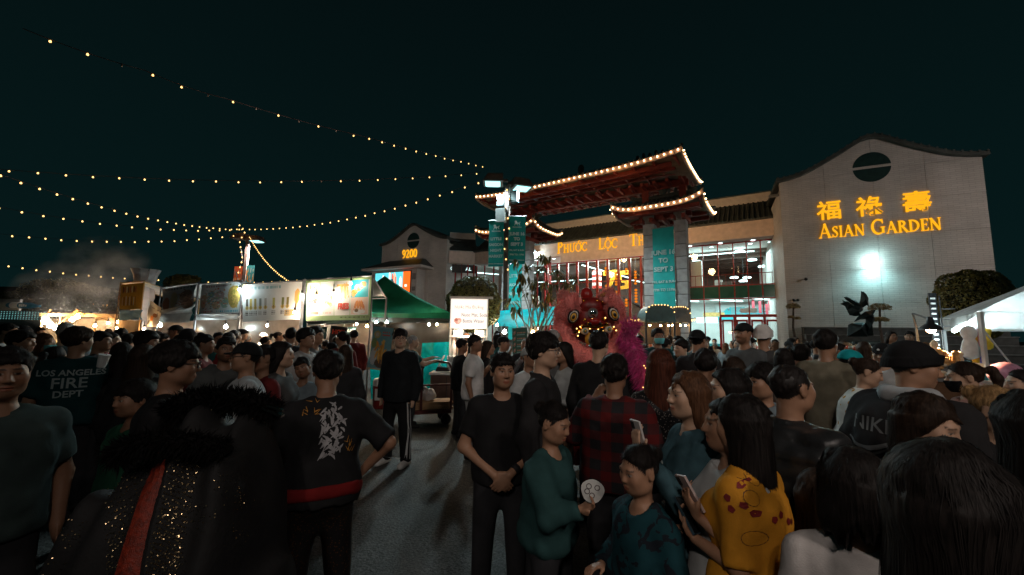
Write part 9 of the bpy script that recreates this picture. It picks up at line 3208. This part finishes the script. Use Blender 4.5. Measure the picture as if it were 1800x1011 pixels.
# brows and cheeks
fur_tube([lp(990,568,0.02),lp(996,549,-0.03),lp(1004,533,-0.12),lp(1014,530,-0.14)],[0.08,0.122,0.110,0.065],CORAL,lion,"brow",5200,0.032,0.25,1)
fur_tube([lp(1086,565,0.02),lp(1080,546,-0.03),lp(1071,531,-0.12),lp(1061,529,-0.14)],[0.08,0.118,0.105,0.06],CORAL,lion,"brow",5200,0.032,0.25,2)
fur_tube([lp(988,566,-0.02),lp(990,588,-0.06),lp(1000,608,-0.1),lp(1018,624,-0.12),lp(1041,630,-0.13),lp(1065,622,-0.12),lp(1081,606,-0.09),lp(1087,584,-0.05),lp(1086,564,-0.02)],[0.06,0.09,0.105,0.115,0.115,0.112,0.105,0.09,0.06],CORAL,lion,"jaw_fur",9000,0.034,0.3,3)
fur_tube([lp(985,580,0.12),lp(983,558,0.12),lp(988,538,0.12)],[0.03,0.04,0.03],PALEP,lion,"side_fur",1800,0.05,0.2,14)
fur_tube([lp(1091,578,0.12),lp(1093,556,0.12),lp(1087,536,0.12)],[0.03,0.04,0.03],PALEP,lion,"side_fur",1800,0.05,0.2,15)
fur_tube([lp(1000,634,-0.04),lp(1022,648,-0.07),lp(1050,650,-0.07),lp(1078,636,-0.02)],0.07,MAGENTA,lion,"beard",3200,0.10,0.9,4)
# eyes
for px,py,ang in ((1004,557,0.42),(1072,553,-0.42)):
 M_=Matrix.Translation(lp(px,py,-0.185))@Matrix.Rotation(ang,4,"Y")
 e_=MB().ball((0,0,0),1,22,12,sc=(0.070,0.035,0.100),M=Matrix()).build("eye_rim",mat("eye_black",(0.012,0.011,0.011),0.3),lion,smooth=True)
 e_.matrix_local=M_
 for r_,y_,m_,dz in ((0.075,-0.016,mat("eye_white",(0.68,0.62,0.56),0.35),0.0),(0.060,-0.028,mat("eye_black",(0.012,0.011,0.011),0.3),-0.006),(0.050,-0.036,mat("eye_yellow",(0.62,0.32,0.03),0.35),-0.010),(0.026,-0.050,mat("eye_black",(0.012,0.011,0.011),0.3),-0.014)):
  MB().ball((0,y_,dz),r_*0.86,20,10,sc=(0.85,0.35,1.22)).build("eye",m_,e_,smooth=True)
  # nose, trim and mouth
lball("nose",1038,566,-0.24,0.055,BRED,(1.5,0.9,0.8))
for px,py in ((1030,570),(1047,570)):
 lball("nostril",px,py,-0.275,0.02,mat("eye_black",(0.012,0.011,0.011),0.3))
for px,py,r_ in ((1022,563,0.022),(1027,569,0.018),(1053,562,0.024),(1050,570,0.02),(1018,572,0.016),(1058,570,0.018),(1038,558,0.014)):
 lball("gold_bead",px,py,-0.25,r_,GOLD)
lball("mouth",1040,588,-0.07,0.14,mat("mouth_dark",(0.03,0.006,0.006),0.5),(1.5,0.8,0.75))
lball("tongue",1030,595,-0.18,0.06,mat("tongue_yellow",(0.55,0.28,0.03),0.45),(0.8,0.8,1.3))
for px,py in ((1022,582),(1062,579)):
 g_=lball("cheek_ball",px,py,-0.235,0.048,mat("ball_white",(0.6,0.55,0.48),0.45))
 MB().ball(lp(px,py,-0.27),0.027,12,8,sc=(1,0.6,1)).build("ring",mat("ring_green",(0.04,0.20,0.11),0.4),g_,smooth=True)
 MB().ball(lp(px,py,-0.285),0.014,10,6).build("dot",mat("dot_orange",(0.7,0.3,0.04),0.4),g_,smooth=True)
for px,py in ((1008,578),(1012,584),(1014,575),(1030,578),(1044,579),(1052,582),(1070,575),(1074,581),(1010,590),(1056,560),(1034,562)):
 lball("glow_dot",px,py,-0.26,0.008,LEDG)
MB().tube([lp(1006,586,-0.2),lp(1022,574,-0.26),lp(1040,577,-0.28),lp(1058,572,-0.26),lp(1074,580,-0.2)],0.018,8).build("lip",GOLD,lion,smooth=True)
# ears
fur_tube([lp(983,517,0.02),lp(995,522,-0.02),lp(1012,527,-0.05)],[0.03,0.05,0.04],PALEP,lion,"ear",1400,0.05,0.2,5)
fur_tube([lp(1056,527,-0.05),lp(1066,517,-0.02),lp(1078,513,0.02)],[0.04,0.055,0.03],PALEP,lion,"ear",1400,0.05,0.2,6)
MB().ball(lp(1064,521,-0.07),1,14,8,sc=(0.085,0.025,0.045)).build("ear_lining",mat("ear_yellow",(0.5,0.24,0.02),0.6,0.3,14),lion,smooth=True)
for px,py in ((1012,531),(1056,532),(1024,530),(1047,530)):
 lball("pompom",px,py,-0.1,0.022,GOLD)
 # feathered body and tail
fur_tube([lp(1083,585,-0.25),lp(1096,598,-0.30),(lp(1102,622,-0.35)),lp(1112,650,-0.38),lp(1122,680,-0.38)],[0.045,0.055,0.06,0.055,0.04],MAGENTA,lion,"tail_feathers",3600,0.075,0.7,7)
fur_tube([lp(1096,610,-0.40),lp(1106,634,-0.44),lp(1118,660,-0.45),lp(1128,690,-0.42)],[0.035,0.045,0.045,0.03],MAGENTA,lion,"tail_feathers",2400,0.085,0.8,8)
fur_tube([lp(1085,578,-0.30),lp(1098,574,-0.32),lp(1108,578,-0.32)],[0.05,0.05,0.03],MAGENTA,lion,"tail_tuft",1200,0.08,0.2,9)
mb=MB()
def drp(u,v):
 a=(u-0.5)*2
 p0,p1=lp(1040+50*a,610,0.25),lp(1070+70*a,760,0.3)
 q=p0.lerp(p1,v)
 return (q.x,q.y+0.35*(a*a)+0.03*math.sin(u*30),q.z)
MB().grid(drp,30,12).build("body_cloth",mat("lion_cloth",(0.16,0.010,0.045),0.5,0.3,8),lion,smooth=True)
r9=random.Random(3)
for k in range(26):
 u=r9.random()
 p_=lp(1104+26*u+r9.uniform(-7,7),645+55*u+r9.uniform(-12,12),-0.56)
 MB().ball(p_,0.006,6,4).build("glow_dot",LEDG,lion)  # gold sequins on the cloth, their glint put in as emission
for sx in (-0.12,0.14):
 MB().tube([(sx,0.25,1.0),(sx*1.1,0.22,0.5),(sx*1.2,0.25,0.08)],[0.11,0.10,0.09],12).build("leg_cover",DRED,lion,smooth=True)
 # ------------------------------------------------------------------ the black sequined costume, lower left
cc0=at(300,700,1.95)
blk_=thing("lion_costume","black sequined lion costume with a red stripe draped low in the left foreground","lion costume",(cc0.x,1.95,0))
o_=blk_.location
f=SDF(axis(-1.0,0.75,0.018),axis(-0.55,0.6,0.018),axis(-0.02,1.5,0.022))
nz=wrinkle(5,0.02)
c1=at(380,720,1.98)-o_
f.ell((c1.x,0.08,0.86),(0.30,0.24,0.50),0.1)
c2=at(270,830,1.75)-o_
f.ell((c2.x,-0.12,0.62),(0.40,0.27,0.55),0.12)
c3=at(150,900,1.75)-o_
f.ell((c3.x,-0.05,0.38),(0.36,0.26,0.50),0.12)
f.cone((0.15,0.05,0.45),(-0.2,0.0,0.0),0.42,0.5,0.15)
X,Y,Z=f.ax[0][:,None,None],f.ax[1][None,:,None],f.ax[2][None,None,:]
f.D+=(nz(X,Y,Z*0.6)+0.022*np.sin(X*30+2*np.sin(Z*5))).astype(np.float32)
f.D=np.maximum(f.D,0.01-Z)
drape=sdf_obj(f,"drape",mat("black_satin",(0.008,0.0075,0.008),0.75,0.4,6,0.3),blk_)
bv=BVHTree.FromPolygons([v.co for v in drape.data.vertices],[p.vertices for p in drape.data.polygons])
def on_drape(px,py):
 d=ray(px,py)
 h=bv.ray_cast(CAM-o_,d.normalized())
 return (h[0],h[1]) if h[0] is not None else (None,None)
mb=MB()
prev=None
for k in range(40):
 u=k/39
 px,py=290-48*u-18*math.sin(u*1.6),797+225*u
 w=9+10*u
 row=[]
 for j in range(5):
  h,n_=on_drape(px+(j-2)/2*w,py)
  row.append(h+n_*0.012 if h is not None else None)
 if prev and all(p is not None for p in prev+row):
  for j in range(4):
   mb.add([prev[j],prev[j+1],row[j+1],row[j]],[(0,1,2,3)])
 prev=row
mb.build("red_stripe",mat("stripe_red",(0.20,0.020,0.007),0.5,0.5,60,0.4,200),blk_,smooth=True)
qs=[]
rq=np.random.default_rng(8)
def sequin(px,py,s=0.0027,tilt=0.6):
 h,n_=on_drape(px,py)
 if h is None:
  return
 nn_=np.array(n_)+rq.normal(size=3)*tilt
 nn_/=np.linalg.norm(nn_)
 t_=np.cross(nn_,(0.3,0.2,1.0))
 t_/=np.linalg.norm(t_)
 b_=np.cross(nn_,t_)
 c_=np.array(h)+np.array(n_)*0.006
 qs.append([c_-t_*s,c_-b_*s,c_+t_*s,c_+b_*s])
for k in range(24):
 for j in range(34):
  u=j/33
  sequin(283-9.4*k*0.2-u*(95-2*k)+rq.normal()*1.5,800+k*8.7+u*(26+3*k)+rq.normal()*1.5)
  sequin(300-9.4*k*0.2+u*50+rq.normal()*1.5,805+k*8.7+u*18+rq.normal()*1.5)
for cx_,cy_,n in ((130,940,40),(72,975,26),(390,850,30),(350,905,40),(415,880,30),(420,940,30),(315,985,26),(105,1000,26),(380,705,34),(470,725,26),(430,690,26),(265,735,26)):
 for k in range(n):
  sequin(cx_+rq.normal()*14,cy_+rq.normal()*12)
qs_=np.array(qs).reshape(-1,3)
me=np_mesh("sequins",qs_,np.arange(len(qs_)).reshape(-1,4))
me.materials.append(mat("sequin_metal",(0.62,0.44,0.24),0.28,0.5,40,0.0,metal=1.0))
link("sequins",me,blk_,kind="stuff")
BFUR=fur_mat("black",(0.005,0.0045,0.0045))
fur_tube([at(292,728,1.98)-o_,at(330,708,2.0)-o_,at(380,702,2.05)-o_,at(440,706,2.05)-o_,at(490,722,2.05)-o_],[0.03,0.045,0.05,0.045,0.03],BFUR,blk_,"fur_collar",4200,0.035,0.3,11)
fur_tube([at(200,805,1.72)-o_,at(240,778,1.72)-o_,at(320,775,1.75)-o_,at(400,790,1.8)-o_],0.03,BFUR,blk_,"fur_trim",2600,0.035,0.5,12)
MB().bar(at(462,716,2.0)-o_,at(497,731,2.0)-o_,0.03,0.012).bar(at(470,712,2.0)-o_,at(498,722,2.0)-o_,0.02,0.01).build("foil_trim",mat("foil",(0.7,0.66,0.6),0.15,0.2,metal=1.0),blk_)
# ------------------------------------------------------------------ assumed lamps beyond the frame, shaped like those in view, added for fill light
assumed_lamp3=lamp_post("assumed twin-headed car park lamp behind the photographer, added for fill light",Vector((5.6,-7.0,0)),R(80),((-1,0.2,0),(1,0.2,0)),8.35,0)
assumed_lamp5=lamp_post("assumed twin-headed car park lamp behind the photographer, the one to the left",Vector((-2.6,-7.2,0)),R(100),((-1,0.2,0),(1,0.2,0)),8.35,0)
assumed_lamp4=lamp_post("assumed twin-headed car park lamp beyond the white canopy, outside the frame",Vector((24.5,5.5,0)),R(60),((-1,0.2,0),(1,0.2,0)),8.35,0)
for l_,pw,aim,cone in ((assumed_lamp3,620,(2.2,4.2,0.8),62),(assumed_lamp5,620,(2.9,4.6,0.9),56),(assumed_lamp4,1400,(19.2,20.4,7.0),84)):
 for x in (-0.7,0.7):
  q=l_.matrix_basis@Vector((x,0.1,8.15))
  o=lamp("SPOT","street_light",(x,0.1,8.15),FILL,pw,l_,0.25,spot=R(cone),blend=1.0)  # added fill spots on the assumed posts, aimed at the crowd and right wing
  o.rotation_euler=(l_.matrix_basis.to_3x3().inverted()@(Vector(aim)-q)).to_track_quat("-Z","Y").to_euler()
  # added spots on unseen posts, put in to brighten the left wing and gate
for l_,pw,aim,cone in ((assumed_lamp5,15000,(-10.5,40.5,7.6),17),(assumed_lamp3,3600,(5.0,21.5,5.6),24)):
 q=l_.matrix_basis@Vector((0,0.1,8.1))
 o=lamp("SPOT","added_facade_spot",(0,0.1,8.1),FILL,pw,l_,0.2,spot=R(cone),blend=0.8)
 o.rotation_euler=(l_.matrix_basis.to_3x3().inverted()@(Vector(aim)-q)).to_track_quat("-Z","Y").to_euler()
